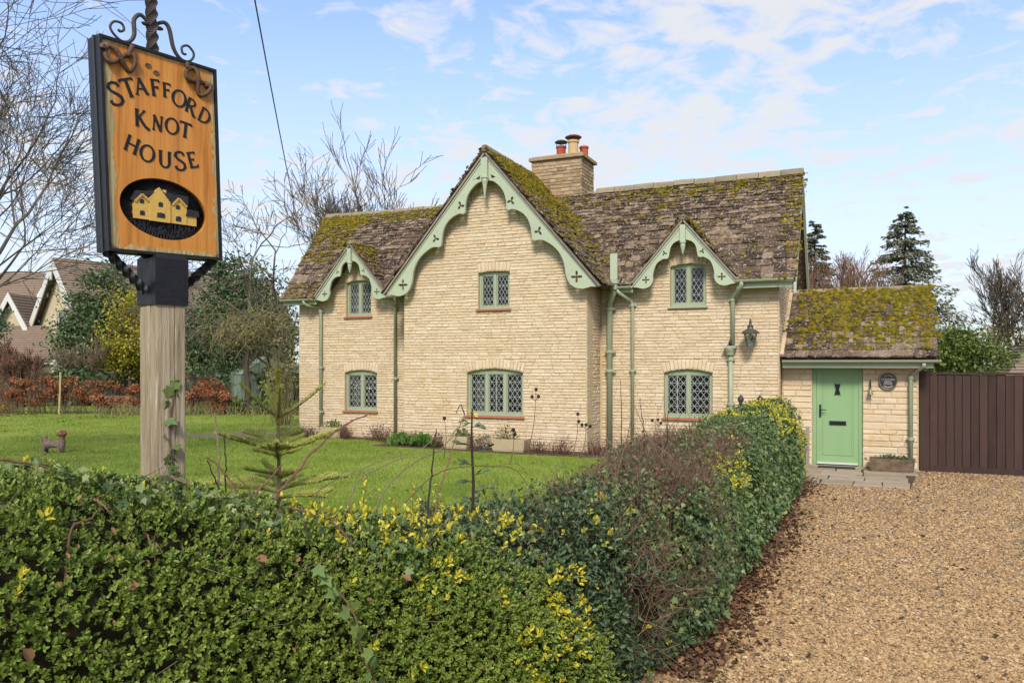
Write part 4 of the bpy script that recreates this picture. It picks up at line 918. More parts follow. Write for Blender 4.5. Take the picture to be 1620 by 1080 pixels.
LET = [('S', -.250, .703, .100, 18), ('T', -.190, .747, .082, 24), ('A', -.132, .770, .074, 14), ('F', -.060, .783, .074, 8), ('F', -.004, .786, .066, 3), ('O', .061, .763, .080, -10), ('R', .124, .742, .072, -16), ('D', .196, .712, .072, -22),
       ('K', -.127, .622, .076, 2), ('N', -.049, .618, .070, -3), ('O', .024, .621, .075, -4), ('T', .092, .620, .073, -6),
       ('H', -.171, .490, .073, -17), ('O', -.098, .465, .077, -8), ('U', -.012, .455, .076, 1), ('S', .064, .463, .088, 8), ('E', .129, .482, .073, 17)]
for (c_, x, y, h, rot) in LET:
    cr, sr = math.cos(math.radians(rot)), math.sin(math.radians(rot))
    glyph_mb(c_, h, lambda px, py, d: sb(x + px * cr - py * sr, y + px * sr + py * cr, d + .040), .155, 0, .0025, .92 if c_ in 'N' else 1).build('letter', S['blackp'], SG)
# sunk oval with chiselled rays and the little house
rec = plate_mb(ov(.999), [], .004, .010, sb).build('recess', S['slateblk'], SG)
NR = 84; m = MB()
for k in range(NR):
    a0 = 2 * math.pi * k / NR; a1 = a0 + 2 * math.pi / NR * .55; ri = .62 + .1 * R.random()
    pt_ = lambda a, r: (-.012 + .215 * r * math.cos(a), .217 + .140 * r * math.sin(a))
    am = (a0 + a1) / 2; V = [sb(*pt_(a0, .985), .010), sb(*pt_(a1, .985), .010), sb(*pt_(a1, ri), .010), sb(*pt_(a0, ri), .010), sb(*pt_(am, .98), .032), sb(*pt_(am, ri + .03), .014)]
    m.add(V, [(0, 1, 4), (1, 2, 5, 4), (2, 3, 5), (3, 0, 4, 5)])
m.build('chiselled_rays', S['slateblk'], SG, kind='stuff')
m = MB()
for k in range(260):
    x = R.uniform(-.17, .15); y = .150 - R.random() * .062 - abs(x) * .05; m.obox(sb(x, y, .010), (.003, 0, .001), (0, -R.uniform(.006, .016), 0), (R.uniform(-.004, .004), 0, R.uniform(.012, .022)))
m.build('carved_grass', S['slateblk'], SG, kind='stuff')
rh = plate_mb([(-.154, .158), (.105, .160), (.106, .252), (.102, .258), (.063, .288), (.030, .250), (.018, .250), (-.038, .316), (-.085, .262), (-.088, .262), (-.119, .278), (-.156, .240)], [], .010, .030, sb).build('relief_house', S['cream'], SG)
plate_mb([(.105, .161), (.160, .161), (.160, .207), (.105, .207)], [], .010, .026, sb).build('relief_porch', S['cream'], rh)
plate_mb([(-.083, .156), (.018, .157), (.018, .254), (-.038, .318), (-.083, .258)], [], .028, .036, sb).build('relief_gable', S['cream'], rh)
for pl in ([(-.170, .240), (-.149, .286), (-.100, .290), (-.088, .262), (-.119, .282), (-.154, .238)], [(-.095, .264), (-.100, .290), (-.060, .300), (-.066, .286)], [(-.034, .322), (.022, .252), (.032, .252), (.063, .292), (.112, .250), (.112, .300), (-.012, .298)]): plate_mb(pl, [], .010, .033, sb).build('relief_roof', S['slateblk'], rh)
plate_mb([(.100, .204), (.110, .238), (.166, .236), (.172, .207)], [], .010, .032, sb).build('relief_roof', S['slateblk'], rh)
plate_mb([(-.016, .296), (.000, .294), (.000, .312), (-.016, .312)], [], .010, .030, sb).build('relief_chimney', S['cream'], rh)
for (x, y, w_, h, d_) in ((-.119, .240, .020, .020, .030), (-.117, .186, .023, .022, .030), (-.031, .238, .022, .022, .036), (-.029, .187, .040, .024, .036), (.060, .240, .020, .020, .030), (.063, .184, .028, .024, .030)):
    plate_mb([(x - w_ / 2, y - h / 2), (x + w_ / 2, y - h / 2), (x + w_ / 2, y + h * .38), (x, y + h * .55), (x - w_ / 2, y + h * .38)], [], d_ - .004, d_ + .0012, sb).build('relief_window', S['slateblk'], rh)
for (x0, y0, x1, y1) in ((-.083, .258, -.038, .316), (-.038, .316, .018, .252), (-.154, .238, -.119, .276), (-.119, .276, -.088, .250), (.030, .250, .063, .286), (.063, .286, .104, .250)):
    mm = MB(); 
    for k in range(6):
        t = (k + .5) / 6; mm.box(sb(x0 + (x1 - x0) * t - .005, y0 + (y1 - y0) * t - .007, .0365), sb(x0 + (x1 - x0) * t + .004, y0 + (y1 - y0) * t + .001, .030))
    mm.build('relief_bargeboard', S['cream'], rh, kind='stuff')
# rope knots
for (kx, ky, rot, ends) in ((-.232, .866, -6, [[(-.020 - .085 + .02, .010), (-.082, .028), (-.076, .012)], [(.048, .078), (.040, .052), (.030, .022)]]), (.150, .868, -38, [[(-.086, .026), (-.080, .012), (-.062, .012)], [(.062, .044), (.050, .030), (.036, .022)]])):
    cr, sr = math.cos(math.radians(rot)), math.sin(math.radians(rot)); tr = lambda x, y, d: sb(kx + x * cr - y * sr, ky + x * sr + y * cr, d)
    P = [tr(.066 * math.cos(t), .062 * math.sin(2 * t) * .62 + .0 * t, .052 + .009 * math.sin(3 * t + .6)) for t in [math.radians(-200 + 380 * i / 44) for i in range(45)]]
    kb = MB().tube(P, .0105, 7)
    for e in ends: kb.tube(smooth_path([tr(x, y, .054) for x, y in e], 4), [.013] + [.0115] * 8, 7)
    kb.build('rope_knot', S['knot'], SG, smooth=True)
def twisted(p, q, s0, turns, n=48):
    p, q = np.array(p), np.array(q); t = (q - p) / np.linalg.norm(q - p); a = np.cross(t, (0, 1, 0)); a /= np.linalg.norm(a); b = np.cross(t, a); V = []; F = []
    for i in range(n + 1):
        c = p + (q - p) * i / n
        for k in range(4): an = 2 * math.pi * turns * i / n + k * math.pi / 2; V.append(c + s0 * (math.cos(an) * a + math.sin(an) * b))
    for i in range(n):
        for k in range(4): F.append((4 * i + k, 4 * i + (k + 1) % 4, 4 * i + 4 + (k + 1) % 4, 4 * i + 4 + k))
    return MB().add(V, F + [(3, 2, 1, 0), (4 * n, 4 * n + 1, 4 * n + 2, 4 * n + 3)])
twisted(sb(-.050, .945, 0), sb(-.064, 1.42, 0), .029, 2.2).build('finial_bar', S['iron'], SG)
for pts2 in ([(-.067, 1.088), (-.108, 1.118), (-.141, 1.086), (-.140, 1.018), (-.161, .978), (-.195, .966), (-.232, .984), (-.252, 1.014), (-.235, 1.044), (-.200, 1.048), (-.188, 1.024), (-.206, 1.008), (-.215, 1.016)],
             [(-.030, 1.103), (.007, 1.122), (.032, 1.098), (.051, 1.021), (.076, .983), (.112, .968), (.148, .984), (.161, 1.020), (.130, 1.049), (.098, 1.032), (.102, 1.004), (.120, 1.004)]):
    Ps = smooth_path([sb(x, y, 0) for x, y in pts2], 5); MB().tube(Ps, [.006 + .0045 * math.sin(math.pi * min(1, i / 30 + .12)) for i in range(len(Ps))], 7).build('scroll', S['iron'], SG, smooth=True)
for s_ in (-1, 1): MB().lathe([(.004, -.03), (.016, -.01), (.014, .012), (.005, .03)], (0, 0, 0), 8).map(lambda p: (s_ * (.035 + p[2] * .6) - .062 + .01, p[1], ZB + 1.085 + p[0] * .6)).build('scroll_end', S['iron'], SG)
twisted(sb(-.272, -.004, 0), sb(-.085, -.175, 0), .024, 1.5).build('brace', S['blackp'], SG); twisted(sb(.272, .006, 0), sb(.085, -.165, 0), .024, 1.5).build('brace', S['blackp'], SG)
MB().add([(-.083, -.083, ZB - .238), (.083, -.083, ZB - .238), (.083, .083, ZB - .238), (-.083, .083, ZB - .238), (-.083, -.083, ZB - .02), (.083, -.083, ZB - .02), (.083, .083, ZB - .02), (-.083, .083, ZB - .02), (-.068, -.068, ZB + .002), (.068, -.068, ZB + .002), (.068, .068, ZB + .002), (-.068, .068, ZB + .002)],
         [(3, 2, 1, 0), (0, 1, 5, 4), (1, 2, 6, 5), (2, 3, 7, 6), (3, 0, 4, 7), (4, 5, 9, 8), (5, 6, 10, 9), (6, 7, 11, 10), (7, 4, 8, 11), (8, 9, 10, 11)]).build('socket', S['blackp'], SG)
nz = 26; V = []; F = []
prof = [(-.075, -.068), (-.068, -.075), (.014, -.0755), (.018, -.066), (.022, -.0755), (.068, -.075), (.075, -.068), (.075, .068), (.068, .075), (-.068, .075), (-.075, .068), (-.0755, -.02), (-.069, -.024), (-.0755, -.028)]
kp = len(prof)
for i in range(nz + 1):
    z = (ZB - .237) * i / nz; dx = .004 * math.sin(z * 5) + .003 * math.sin(z * 13)
    for k, (x, y) in enumerate(prof): V.append((x + (dx if k in (2, 3, 4) else 0) * 1 + R.uniform(-.0012, .0012), y + R.uniform(-.0012, .0012), z))
for i in range(nz):
    for k in range(kp): F.append((i * kp + k, i * kp + (k + 1) % kp, (i + 1) * kp + (k + 1) % kp, (i + 1) * kp + k))
MB().add(V, F + [tuple(range(kp))[::-1], tuple(nz * kp + k for k in range(kp))]).build('post', S['post'], SG)

# ------------------------------------------------------------------ leaves
def fan(outline, c, tris=None):
    V = [c] + outline; n = len(outline); return np.array(V, float), np.array([(0, 1 + i, 1 + (i + 1) % n) for i in range(n)])
OVAL = (np.array([(0, 0, 0), (.35, .25, .07), (.75, .21, .06), (1, 0, -.04), (.75, -.21, .06), (.35, -.25, .07)]), np.array([(0, 3, 2), (0, 2, 1), (0, 4, 3), (0, 5, 4)]))
IVY = fan([(0, 0, .0), (-.06, .34, -.05), (.22, .30, .03), (.40, .52, -.06), (.56, .22, .04), (1, 0, -.10), (.56, -.22, .04), (.40, -.52, -.06), (.22, -.30, .03), (-.06, -.34, -.05)], (.32, 0, -.02))
HOLLY = fan([(0, 0, 0), (.15, .22, .10), (.27, .12, -.02), (.42, .30, .11), (.55, .14, -.02), (.72, .24, .10), (.82, .08, 0), (1.05, 0, -.03), (.82, -.08, 0), (.72, -.24, .10), (.55, -.14, -.02), (.42, -.30, .11), (.27, -.12, -.02), (.15, -.22, .10)], (.5, 0, -.04))
CURL = (np.array([(0, 0, 0), (.35, .32, .22), (.75, .24, .26), (1, 0, .05), (.75, -.26, .20), (.35, -.30, .26), (.45, 0, -.02)]), np.array([(0, 6, 1), (1, 6, 2), (2, 6, 3), (3, 6, 4), (4, 6, 5), (5, 6, 0)]))
def leaves(name, tpl, P, D, Nn, size, tint, mat, parent=None, kind='stuff', build=True):
    D = unit(D); B = unit(np.cross(Nn, D)); Nn = np.cross(D, B); s = np.asarray(size).reshape(-1, 1)
    V, F, T = scatter(tpl[0], tpl[1], P, D * s, B * s, Nn * s, tint)
    if not build: return V, F, T
    return mesh(name, V, F, S[mat] if isinstance(mat, str) else mat, parent, tint=T, kind=kind)
def sticks(name, P, D, Ln, r, mat, parent=None, bend=.15, tint=None, kind='stuff', grav=0):
    n = len(P); D = unit(D); a = unit(np.cross(D, rng.normal(size=(n, 3)))); b = np.cross(D, a); Ln = np.asarray(Ln).reshape(-1, 1); r = np.asarray(r).reshape(-1, 1)
    mid = P + D * Ln * .5 + a * Ln * bend * rng.uniform(-1, 1, (n, 1)); end = P + D * Ln + a * Ln * bend * rng.uniform(-1, 1, (n, 1)) - np.array((0, 0, 1)) * Ln * grav
    V = []
    rows = ((P, 1), (mid, .8), (end, .35)) if bend > .07 else ((P, 1), (end, .4)); q_ = len(rows)
    for c, k in rows:
        for j in range(3): t = 2 * math.pi * j / 3; V.append(c + (math.cos(t) * a + math.sin(t) * b) * r * k)
    V = np.stack(V, 1).reshape(-1, 3); f = []
    for i in range(q_ - 1):
        for j in range(3): q = (j + 1) % 3; f += [(3 * i + j, 3 * i + q, 3 * i + 3 + q), (3 * i + j, 3 * i + 3 + q, 3 * i + 3 + j)]
    F = (np.array(f)[None] + (np.arange(n) * 3 * q_)[:, None, None]).reshape(-1, 3)
    return mesh(name, V, F, S[mat], parent, tint=np.repeat(rng.random(n) if tint is None else tint, 3 * q_), kind=kind)
rn = lambda n, s=1: rng.normal(size=(n, 3)) * s

# ------------------------------------------------------------------ the hedge along the lane, turning up beside the drive
FQ = np.array((-1.5, 3.3)); FE = np.array((.69, .72))
PATH = [tuple(FQ + FE * t) for t in (-2.4, -1.6, -.8, 0, .8, 1.6, 2.3)] + [H(u, v)[:2] for u, v in ((-.10, -10.6), (-.06, -9.6), (-.04, -8), (-.03, -6), (-.03, -4), (-.02, -2.0))]
TOPS = [1.74, 1.72, 1.67, 1.54, 1.29, 1.19, 1.18, 1.18, 1.20, 1.24, 1.30, 1.38, 1.42]
HWS = [.62, .62, .62, .62, .60, .60, .60, .60, .60, .60, .62, .64, .62]
BASE = [0, 0, 0, 0, 0, .0, .02, .05, .06, .08, .08, .08, .08]
pp = np.array(smooth_path([(x, y, t) for (x, y), t in zip(PATH, TOPS)], 8)); hh = np.array(smooth_path([(a, b, 0) for a, b in zip(HWS, BASE)], 8))
seg = np.linalg.norm(np.diff(pp[:, :2], axis=0), axis=1); LL = np.concatenate(([0], np.cumsum(seg))); LL -= LL[24]     # zero at the sign post
def hedge_at(l, al, off=0.0, nz=1.0):
    """l along the crest, al: 0 front foot, pi/2 crest, pi back foot"""
    x, y, top = (np.interp(l, LL, pp[:, k]) for k in range(3)); hw, base = np.interp(l, LL, hh[:, 0]), np.interp(l, LL, hh[:, 1])
    e = .05; tx = np.interp(l + e, LL, pp[:, 0]) - np.interp(l - e, LL, pp[:, 0]); ty = np.interp(l + e, LL, pp[:, 1]) - np.interp(l - e, LL, pp[:, 1]); q = np.hypot(tx, ty) + 1e-9
    nx, ny = ty / q, -tx / q; c, s = np.cos(al), np.sin(al)
    lat = np.sign(c) * np.abs(c) ** .62; hg = np.abs(s) ** .55
    Q = np.stack((x, y, l * 0 + 1.0), 1); dn = (vnoise(np.stack((l, al * 1.1, l * 0), 1), 1.7, 2) - .5) * .20 + (vnoise(np.stack((l, al * 1.1, l * 0), 1), 5, 4) - .5) * .10
    w_ = hw + off + dn * nz; t_ = (top - base) + off + dn * nz
    return np.stack((x + nx * lat * w_, y + ny * lat * w_, base + hg * t_), 1)
def hedge_n(l, al):
    e = .03; a = hedge_at(l + e, al, 0, .4) - hedge_at(l - e, al, 0, .4); b = hedge_at(l, np.clip(al + e, 0, math.pi), 0, .4) - hedge_at(l, np.clip(al - e, 0, math.pi), 0, .4)
    n = unit(np.cross(a, b)); c = hedge_at(l, al * 0 + math.pi / 2, -.45, 0); o = hedge_at(l, al, 0, 0) - c; return n * np.sign(np.sum(n * o, 1, keepdims=True))
def hedge_sample(n, l0, l1, a0=.0, a1=2.6):
    g_ = np.linspace(0.001, math.pi - .001, 300); pr_ = hedge_at(g_ * 0 + 0.0, g_, 0, 0); cd = np.concatenate(([0], np.cumsum(np.linalg.norm(np.diff(pr_, axis=0), axis=1))))
    lo, hi = np.interp((a0, a1), g_, cd); al = np.interp(rng.uniform(lo, hi, n), cd, g_); return rng.uniform(l0, l1, n), al
LMAX = LL[-1]
HG = thing('mixed_hedge', 'clipped hedge of box, holly and ivy along the lane and drive', 'hedge', (float(pp[56, 0]), float(pp[56, 1]), .05))
HGo = np.array(HG.location)
def hmesh(o): o.location = -HGo; return o
nl, na = 150, 26; lg, ag = np.meshgrid(np.linspace(LL[0], LMAX, nl), np.linspace(.0, math.pi, na), indexing='ij')
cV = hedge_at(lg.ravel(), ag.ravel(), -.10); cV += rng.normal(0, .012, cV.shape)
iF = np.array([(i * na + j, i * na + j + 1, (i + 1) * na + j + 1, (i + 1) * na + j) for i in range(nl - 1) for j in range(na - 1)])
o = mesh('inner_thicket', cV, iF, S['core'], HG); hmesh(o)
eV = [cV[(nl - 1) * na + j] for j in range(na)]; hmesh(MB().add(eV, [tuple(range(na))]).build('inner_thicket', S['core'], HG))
frontness = lambda al: np.clip(1 - np.sin(np.clip(al, 0, math.pi / 2)), 0, 1)
bnd = lambda al: 1.15 + 1.35 * np.clip((math.pi / 2 - al) / (math.pi / 2), 0, 1) ** .8          # box leaves end here
def camdist(P): return np.linalg.norm(P - np.array((0, 0, 2.1)), axis=1)
# box sprigs
def sprigs(n, l0, l1, tplsize, mat, name, keep, tintf, depth=(-.10, .035), nodes=4, up=.5, spread=.8, a1=2.3):
    l, al = hedge_sample(n, l0, l1, .02, a1); k = keep(l, al); l, al = l[k], al[k]; n = len(l)
    nn = hedge_n(l, al); off = rng.uniform(*depth, n) * 1.0; P = hedge_at(l, al) + nn * off[:, None]
    A = unit(nn * 1.0 + np.array((0, 0, up)) + rn(n, .38)); Vs, Fs, Ts = [], [], []; b = 0
    side_ = unit(np.cross(A, rn(n))); oth = np.cross(A, side_); sz = rng.uniform(*tplsize, n)
    for q in range(nodes):
        for s_ in (-1, 1):
            dr = (side_ if q % 2 == 0 else oth) * s_; tilt = spread * (1 - .75 * q / (nodes - 1)) if nodes > 1 else spread
            D = unit(dr * tilt + A * (1 - tilt * .55) + rn(n, .12)); base = P + A * (sz * .42 * q)[:, None]
            Nn = unit(A - D * np.sum(A * D, 1, keepdims=True) + rn(n, .15))
            V, F, T = leaves('', OVAL, base, D, Nn, sz * rng.uniform(.75, 1.15, n) * (1 - .10 * q), tintf(l, al, off, q, n), None, build=False)
            Vs.append(V); Fs.append(F + b); Ts.append(T); b += len(V)
    return hmesh(mesh(name, np.concatenate(Vs), np.concatenate(Fs), S[mat], HG, tint=np.clip(np.concatenate(Ts), 0, 1), kind='stuff'))
patch = lambda l, al, s, sd: vnoise(np.stack((l, al, l * 0), 1), s, sd)
box_keep = lambda l, al: (l < bnd(al) + (patch(l, al, 3, 5) - .5) * .5 + rng.normal(0, .10, len(l))) & ~((al > 1.25) & (rng.random(len(l)) < .25))
btint = lambda l, al, off, q, n: .26 + .12 * q + rng.normal(0, .15, n) + .12 * (off > 0)
sprigs(31000, -1.15, 2.75, (.014, .028), 'box', 'box_foliage', box_keep, btint, depth=(-.075, .045), nodes=3)
sprigs(3000, -2.4, -1.15, (.022, .030), 'box', 'box_foliage', lambda l, al: al < 2.2, btint)
# yellow young growth, in drifts
def yk(l, al): 
    band = np.exp(-((l - bnd(al) + .25) / .45) ** 2); return rng.random(len(l)) < (.07 * (l < 1.0) * (patch(l, al, 4, 8) > .55) + 1.0 * band * (patch(l, al, 3.6, 9) > .58) + .7 * (l > 1.0) * (l < 3.2) * (patch(l, al, 4, 12) > .68) + 1.0 * (al > 1.15) * (l > .6) * (l < 2.0) * (patch(l, al, 3, 19) > .60))
sprigs(2600, -1.0, 3.4, (.022, .042), 'boxtip', 'yellow_growth', yk, lambda l, al, off, q, n: rng.random(n) * .8, depth=(.0, .06), nodes=3, up=.7)
sprigs(3000, 5.0, LMAX, (.03, .05), 'boxtip', 'yellow_growth', lambda l, al: (patch(l, al, 1.9, 15) > .66) | ((l > 10.0) & (al > .25) & (patch(l, al, 2.6, 3) > .44)), lambda l, al, off, q, n: rng.random(n) * .7, depth=(.0, .05), nodes=2)
# holly and dark mixed leaves between box and ivy
n = 22000; l, al = hedge_sample(n, .95, 4.3, .02, 2.3)
k = (l > bnd(al) - .30 + rng.normal(0, .15, n)) & (l < 3.55 + rng.normal(0, .35, n)) & ~((patch(l, al, 2.6, 21) > .60) & (l > 2.6)); l, al = l[k], al[k]; n = len(l)
nn = hedge_n(l, al); P = hedge_at(l, al) + nn * rng.uniform(-.10, .05, n)[:, None]
hmesh(leaves('holly_foliage', HOLLY, P, unit(nn * .6 + rn(n, .7) + np.array((0, 0, .1))), unit(nn + rn(n, .6)), rng.uniform(.020, .044, n), np.clip(.48 + rng.normal(0, .28, n), 0, 1), 'holly', HG))
# dead brown stems showing through at the corner
n = 2600; l, al = hedge_sample(n, 2.7, 4.5, .05, 1.8); k = patch(l, al, 2.2, 21) > .55; l, al = l[k], al[k]; n = len(l); nn = hedge_n(l, al)
hmesh(sticks('dead_stems', hedge_at(l, al) + nn * rng.uniform(-.08, .03, n)[:, None], rn(n, .6) + np.array((0, 0, .5)) + nn * .3, rng.uniform(.10, .32, n), rng.uniform(.0016, .004, n), 'deadstem', HG, .3))
# ivy over the drive side and the far half
def ivy_patch(n, l0, l1, a0, a1, keep, size, depth, tm, name='ivy_foliage', mat='ivy'):
    l, al = hedge_sample(n, l0, l1, a0, a1); k = keep(l, al); l, al = l[k], al[k]; n = len(l); nn = hedge_n(l, al)
    P = hedge_at(l, al) + nn * rng.uniform(*depth, n)[:, None]
    D = unit(np.array((0, 0, -.75)) + rn(n, .55) + nn * .25); tt = tm + rng.normal(0, .26, n) + .25 * (patch(l, al, 1.6, 30) - .5)
    return hmesh(leaves(name, IVY, P, D, unit(nn * .9 + np.array((0, 0, .45)) + rn(n, .42)), rng.uniform(*size, n) * (.8 + .4 * rng.random(n)), np.clip(tt, 0, 1), mat, HG))
ivy_patch(38000, 3.0, LMAX, .02, 2.5, lambda l, al: (l > 3.25 + rng.normal(0, .45, len(l))) & ~((al > 1.0) & (l < 6.8 + rng.normal(0, .4, len(l))) & (rng.random(len(l)) < .45)), (.030, .052), (-.09, .06), .54)
ivy_patch(4600, -1.1, 1.6, .75, 2.5, lambda l, al: patch(l, al, 2.0, 40) + (al - 1.15) * .40 > .55, (.026, .048), (.01, .065), .58)
n = 420; l, al = hedge_sample(n, -1.1, 2.4, .4, 2.2); k = (rng.random(n) < np.clip(al - .35, .12, 1)); l, al = l[k], al[k]; n = len(l); nn = hedge_n(l, al)
hmesh(sticks('cut_stems', hedge_at(l, al) + nn * rng.uniform(.0, .03, n)[:, None], rn(n, .7) + nn * .35, rng.uniform(.05, .22, n), rng.uniform(.0014, .003, n), 'barkp', HG, .25))
n = 260; l, al = hedge_sample(n, -1.1, 3.4, .2, 2.0); nn = hedge_n(l, al)
hmesh(leaves('brown_leaves', OVAL, hedge_at(l, al) + nn * .03, rn(n), nn + rn(n, .5), rng.uniform(.016, .034, n), rng.uniform(.6, 1, n), 'litter', HG))
ivy_patch(1600, 1.2, 3.6, .1, 2.3, lambda l, al: patch(l, al, 2.4, 41) > .55, (.03, .05), (-.03, .04), .55)
# yellow-green fresh ivy and bramble leaves
n = 2600; l, al = hedge_sample(n, 3.0, 8.5, .35, 1.9); k = patch(l, al, 1.8, 44) > .60; l, al = l[k], al[k]; n = len(l); nn = hedge_n(l, al)
hmesh(leaves('fresh_growth', OVAL, hedge_at(l, al) + nn * rng.uniform(0, .07, n)[:, None], rn(n) + nn * .5, nn + rn(n, .5), rng.uniform(.025, .045, n), np.clip(.6 + rng.normal(0, .25, n), 0, 1), 'evg2', HG))
# reddish twig thicket on the crown of the corner
n = 4600; l = 2.7 + rng.beta(1.4, 1.5, n) * 4.9; al = rng.uniform(.95, 2.25, n); nn = hedge_n(l, al); amp = np.clip((l - 2.4) / 1.2, .3, 1) * np.clip((8.0 - l) / 1.6, .25, 1)
hmesh(sticks('red_twigs', hedge_at(l, al) + nn * rng.uniform(-.10, .02, n)[:, None], nn * .5 + np.array((0, 0, .7)) + rn(n, .55), rng.uniform(.08, .24, n) * amp, rng.uniform(.0014, .0034, n), 'twigmass', HG, .25))
n = 70; l = rng.uniform(3.0, 7.4, n); al = rng.uniform(1.0, 2.4, n); nn = hedge_n(l, al)
hmesh(sticks('red_twigs', hedge_at(l, al), np.array((0, 0, 1.)) + rn(n, .35), rng.uniform(.25, .62, n), rng.uniform(.002, .0038, n), 'twigmass', HG, .2))
n = 5200; l = rng.uniform(2.2, 8.4, n); al = rng.uniform(.8, 2.2, n); nn = hedge_n(l, al)
hmesh(leaves('holly_foliage', OVAL, hedge_at(l, al) + nn * rng.uniform(-.02, .14, n)[:, None], rn(n), nn + rn(n, .6), rng.uniform(.018, .036, n), rng.random(n), 'ivy', HG))
# fallen leaves lying on the clipped top
for (l_, a_, m_) in ((.95, .95, 'litter'), (-.25, .80, 'litter'), (-.62, .62, 'litter'), (.22, .98, 'litter'), (1.2, 1.15, 'litter')):
    p = hedge_at(np.array([l_]), np.array([a_])) + hedge_n(np.array([l_]), np.array([a_])) * .05
    hmesh(leaves('fallen_leaf', CURL, p, rn(1), hedge_n(np.array([l_]), np.array([a_])) + rn(1, .2), [.055], np.array([R.uniform(.6, .95)]), 'litter', HG, kind=None))

# shoots standing out of the hedge: survey of foot, bends and tip, metres
def pt(px, py, Y): return np.array(((px - 810) / 1263 * Y, Y, 2.1 + (575 - py) / 1263 * Y))
def shoot(P, r, mat='barkr', name='shoot', buds=0):
    Q = smooth_path(P, 6); k = len(Q); Q = [q + np.array((R.gauss(0, 1), R.gauss(0, 1), R.gauss(0, 1))) * r * .35 for q in Q]
    m = MB().tube(Q, [r * (1 - .6 * i / k) for i in range(k)], 6)
    for i in range(2, k - 1, 3):
        s_ = r * (1 - .5 * i / k); m.lathe([(s_ * .6, -s_), (s_ * 1.35, 0), (s_ * .6, s_ * 1.6)], tuple(Q[i]), 5)
    o = m.build(name, S[mat], HG); return hmesh(o)
SH = [([(345, 775, 3.7), (346, 715, 3.75), (340, 652, 3.8)], .007, 'barkp'), ([(357, 775, 3.72), (357, 735, 3.75), (355, 690, 3.75)], .005, 'barkd'), ([(377, 790, 3.72), (352, 745, 3.7), (326, 722, 3.65)], .006, 'barkr'),
      ([(352, 797, 3.7), (340, 760, 3.68), (328, 728, 3.66)], .0055, 'barkd'), ([(432, 800, 3.85), (470, 745, 3.9), (505, 705, 4.0), (545, 672, 4.1), (581, 656, 4.15)], .0085, 'barkr'), ([(400, 795, 3.8), (425, 760, 3.85), (445, 735, 3.9)], .007, 'barkr'), ([(398, 790, 3.8), (385, 765, 3.8), (372, 752, 3.8)], .005, 'barkr'),
      ([(455, 803, 3.75), (490, 812, 3.7), (530, 830, 3.65), (560, 862, 3.6)], .006, 'barkr'), ([(270, 755, 3.4), (310, 772, 3.35), (345, 800, 3.3)], .005, 'barkr'), ([(0, 727, 3.0), (60, 736, 3.05), (120, 752, 3.1)], .006, 'barkr'), ([(110, 845, 2.65), (140, 822, 2.7), (160, 805, 2.72)], .005, 'barkr'),
      ([(150, 790, 2.85), (165, 800, 2.8), (175, 812, 2.8)], .005, 'barkr'), ([(228, 838, 2.95), (238, 858, 2.9), (240, 875, 2.88)], .004, 'barkr'),
      ([(678, 790, 4.4), (684, 735, 4.45), (690, 680, 4.5)], .0075, 'barkd'), ([(690, 800, 4.4), (705, 745, 4.5), (722, 690, 4.6), (735, 655, 4.65)], .006, 'barkr'), ([(500, 782, 4.2), (570, 742, 4.3), (640, 718, 4.4)], .0045, 'barkp'), ([(600, 790, 4.3), (650, 735, 4.4), (700, 708, 4.5), (725, 675, 4.6)], .006, 'barkp'),
      ([(560, 770, 4.2), (610, 735, 4.3), (660, 715, 4.4), (690, 690, 4.5)], .0045, 'barkp'), ([(735, 655, 4.65), (728, 640, 4.65), (722, 655, 4.66)], .004, 'barkd'), ([(640, 795, 4.35), (700, 745, 4.5), (800, 738, 4.8), (830, 760, 4.9), (850, 795, 5.0)], .0034, 'barkr'), ([(770, 740, 4.75), (815, 733, 4.8), (835, 750, 4.85)], .0026, 'barkr'),
      ([(975, 760, 6.0), (990, 700, 6.1), (1000, 655, 6.2)], .007, 'barkr'), ([(1040, 720, 6.8), (1020, 680, 6.9), (1003, 640, 7.0)], .006, 'barkr'), ([(983, 690, 7.4), (983, 640, 7.5), (981, 600, 7.5)], .006, 'barkd'), ([(1020, 700, 7.4), (1016, 660, 7.4), (1012, 628, 7.4)], .006, 'barkd'), ([(1057, 740, 7.4), (1056, 690, 7.4), (1057, 650, 7.4)], .006, 'barkd')]
for (P, r, m_) in SH:
    Q = [pt(*p) for p in P]
    if P[0][1] - P[-1][1] > 25: Q = [Q[0] + (Q[0] - Q[1]) * .25 - np.array((0, 0, .28))] + Q
    shoot(Q, r, m_)
def leafy_shoots(n, l0, l1, h0, h1, mat, size, tint, leaf=9, tpl=OVAL):
    l = rng.uniform(l0, l1, n); al = rng.uniform(1.15, 2.1, n); B = hedge_at(l, al); D = unit(np.array((0, 0, 1.)) + rn(n, .32)); h = rng.uniform(h0, h1, n)
    hmesh(sticks('shoot_stems', B, D, h, np.full(n, .0022), 'barkr', HG, .10)); P = []; Dd = []; Sz = []
    for i in range(n):
        for k in range(leaf): P.append(B[i] + D[i] * h[i] * (.25 + .78 * k / leaf)); Dd.append(unit(rng.normal(size=3) + D[i] * .7)); Sz.append(size * R.uniform(.6, 1.2) * (1.1 - .4 * k / leaf))
    m_ = len(P); hmesh(leaves('shoot_leaves', tpl, np.array(P), np.array(Dd), rn(m_, .5) + np.array((0, 0, 1)), Sz, np.clip(rng.normal(tint, .25, m_), 0, 1), mat, HG))
leafy_shoots(26, .85, 2.0, .10, .26, 'boxtip', .036, .4); leafy_shoots(46, 1.3, 3.4, .08, .24, 'holly', .042, .6, 7); leafy_shoots(40, 2.2, 5.5, .10, .26, 'ivy', .040, .6, 7, IVY); leafy_shoots(22, -1.0, 1.4, .05, .12, 'ivy', .034, .6, 6, IVY)

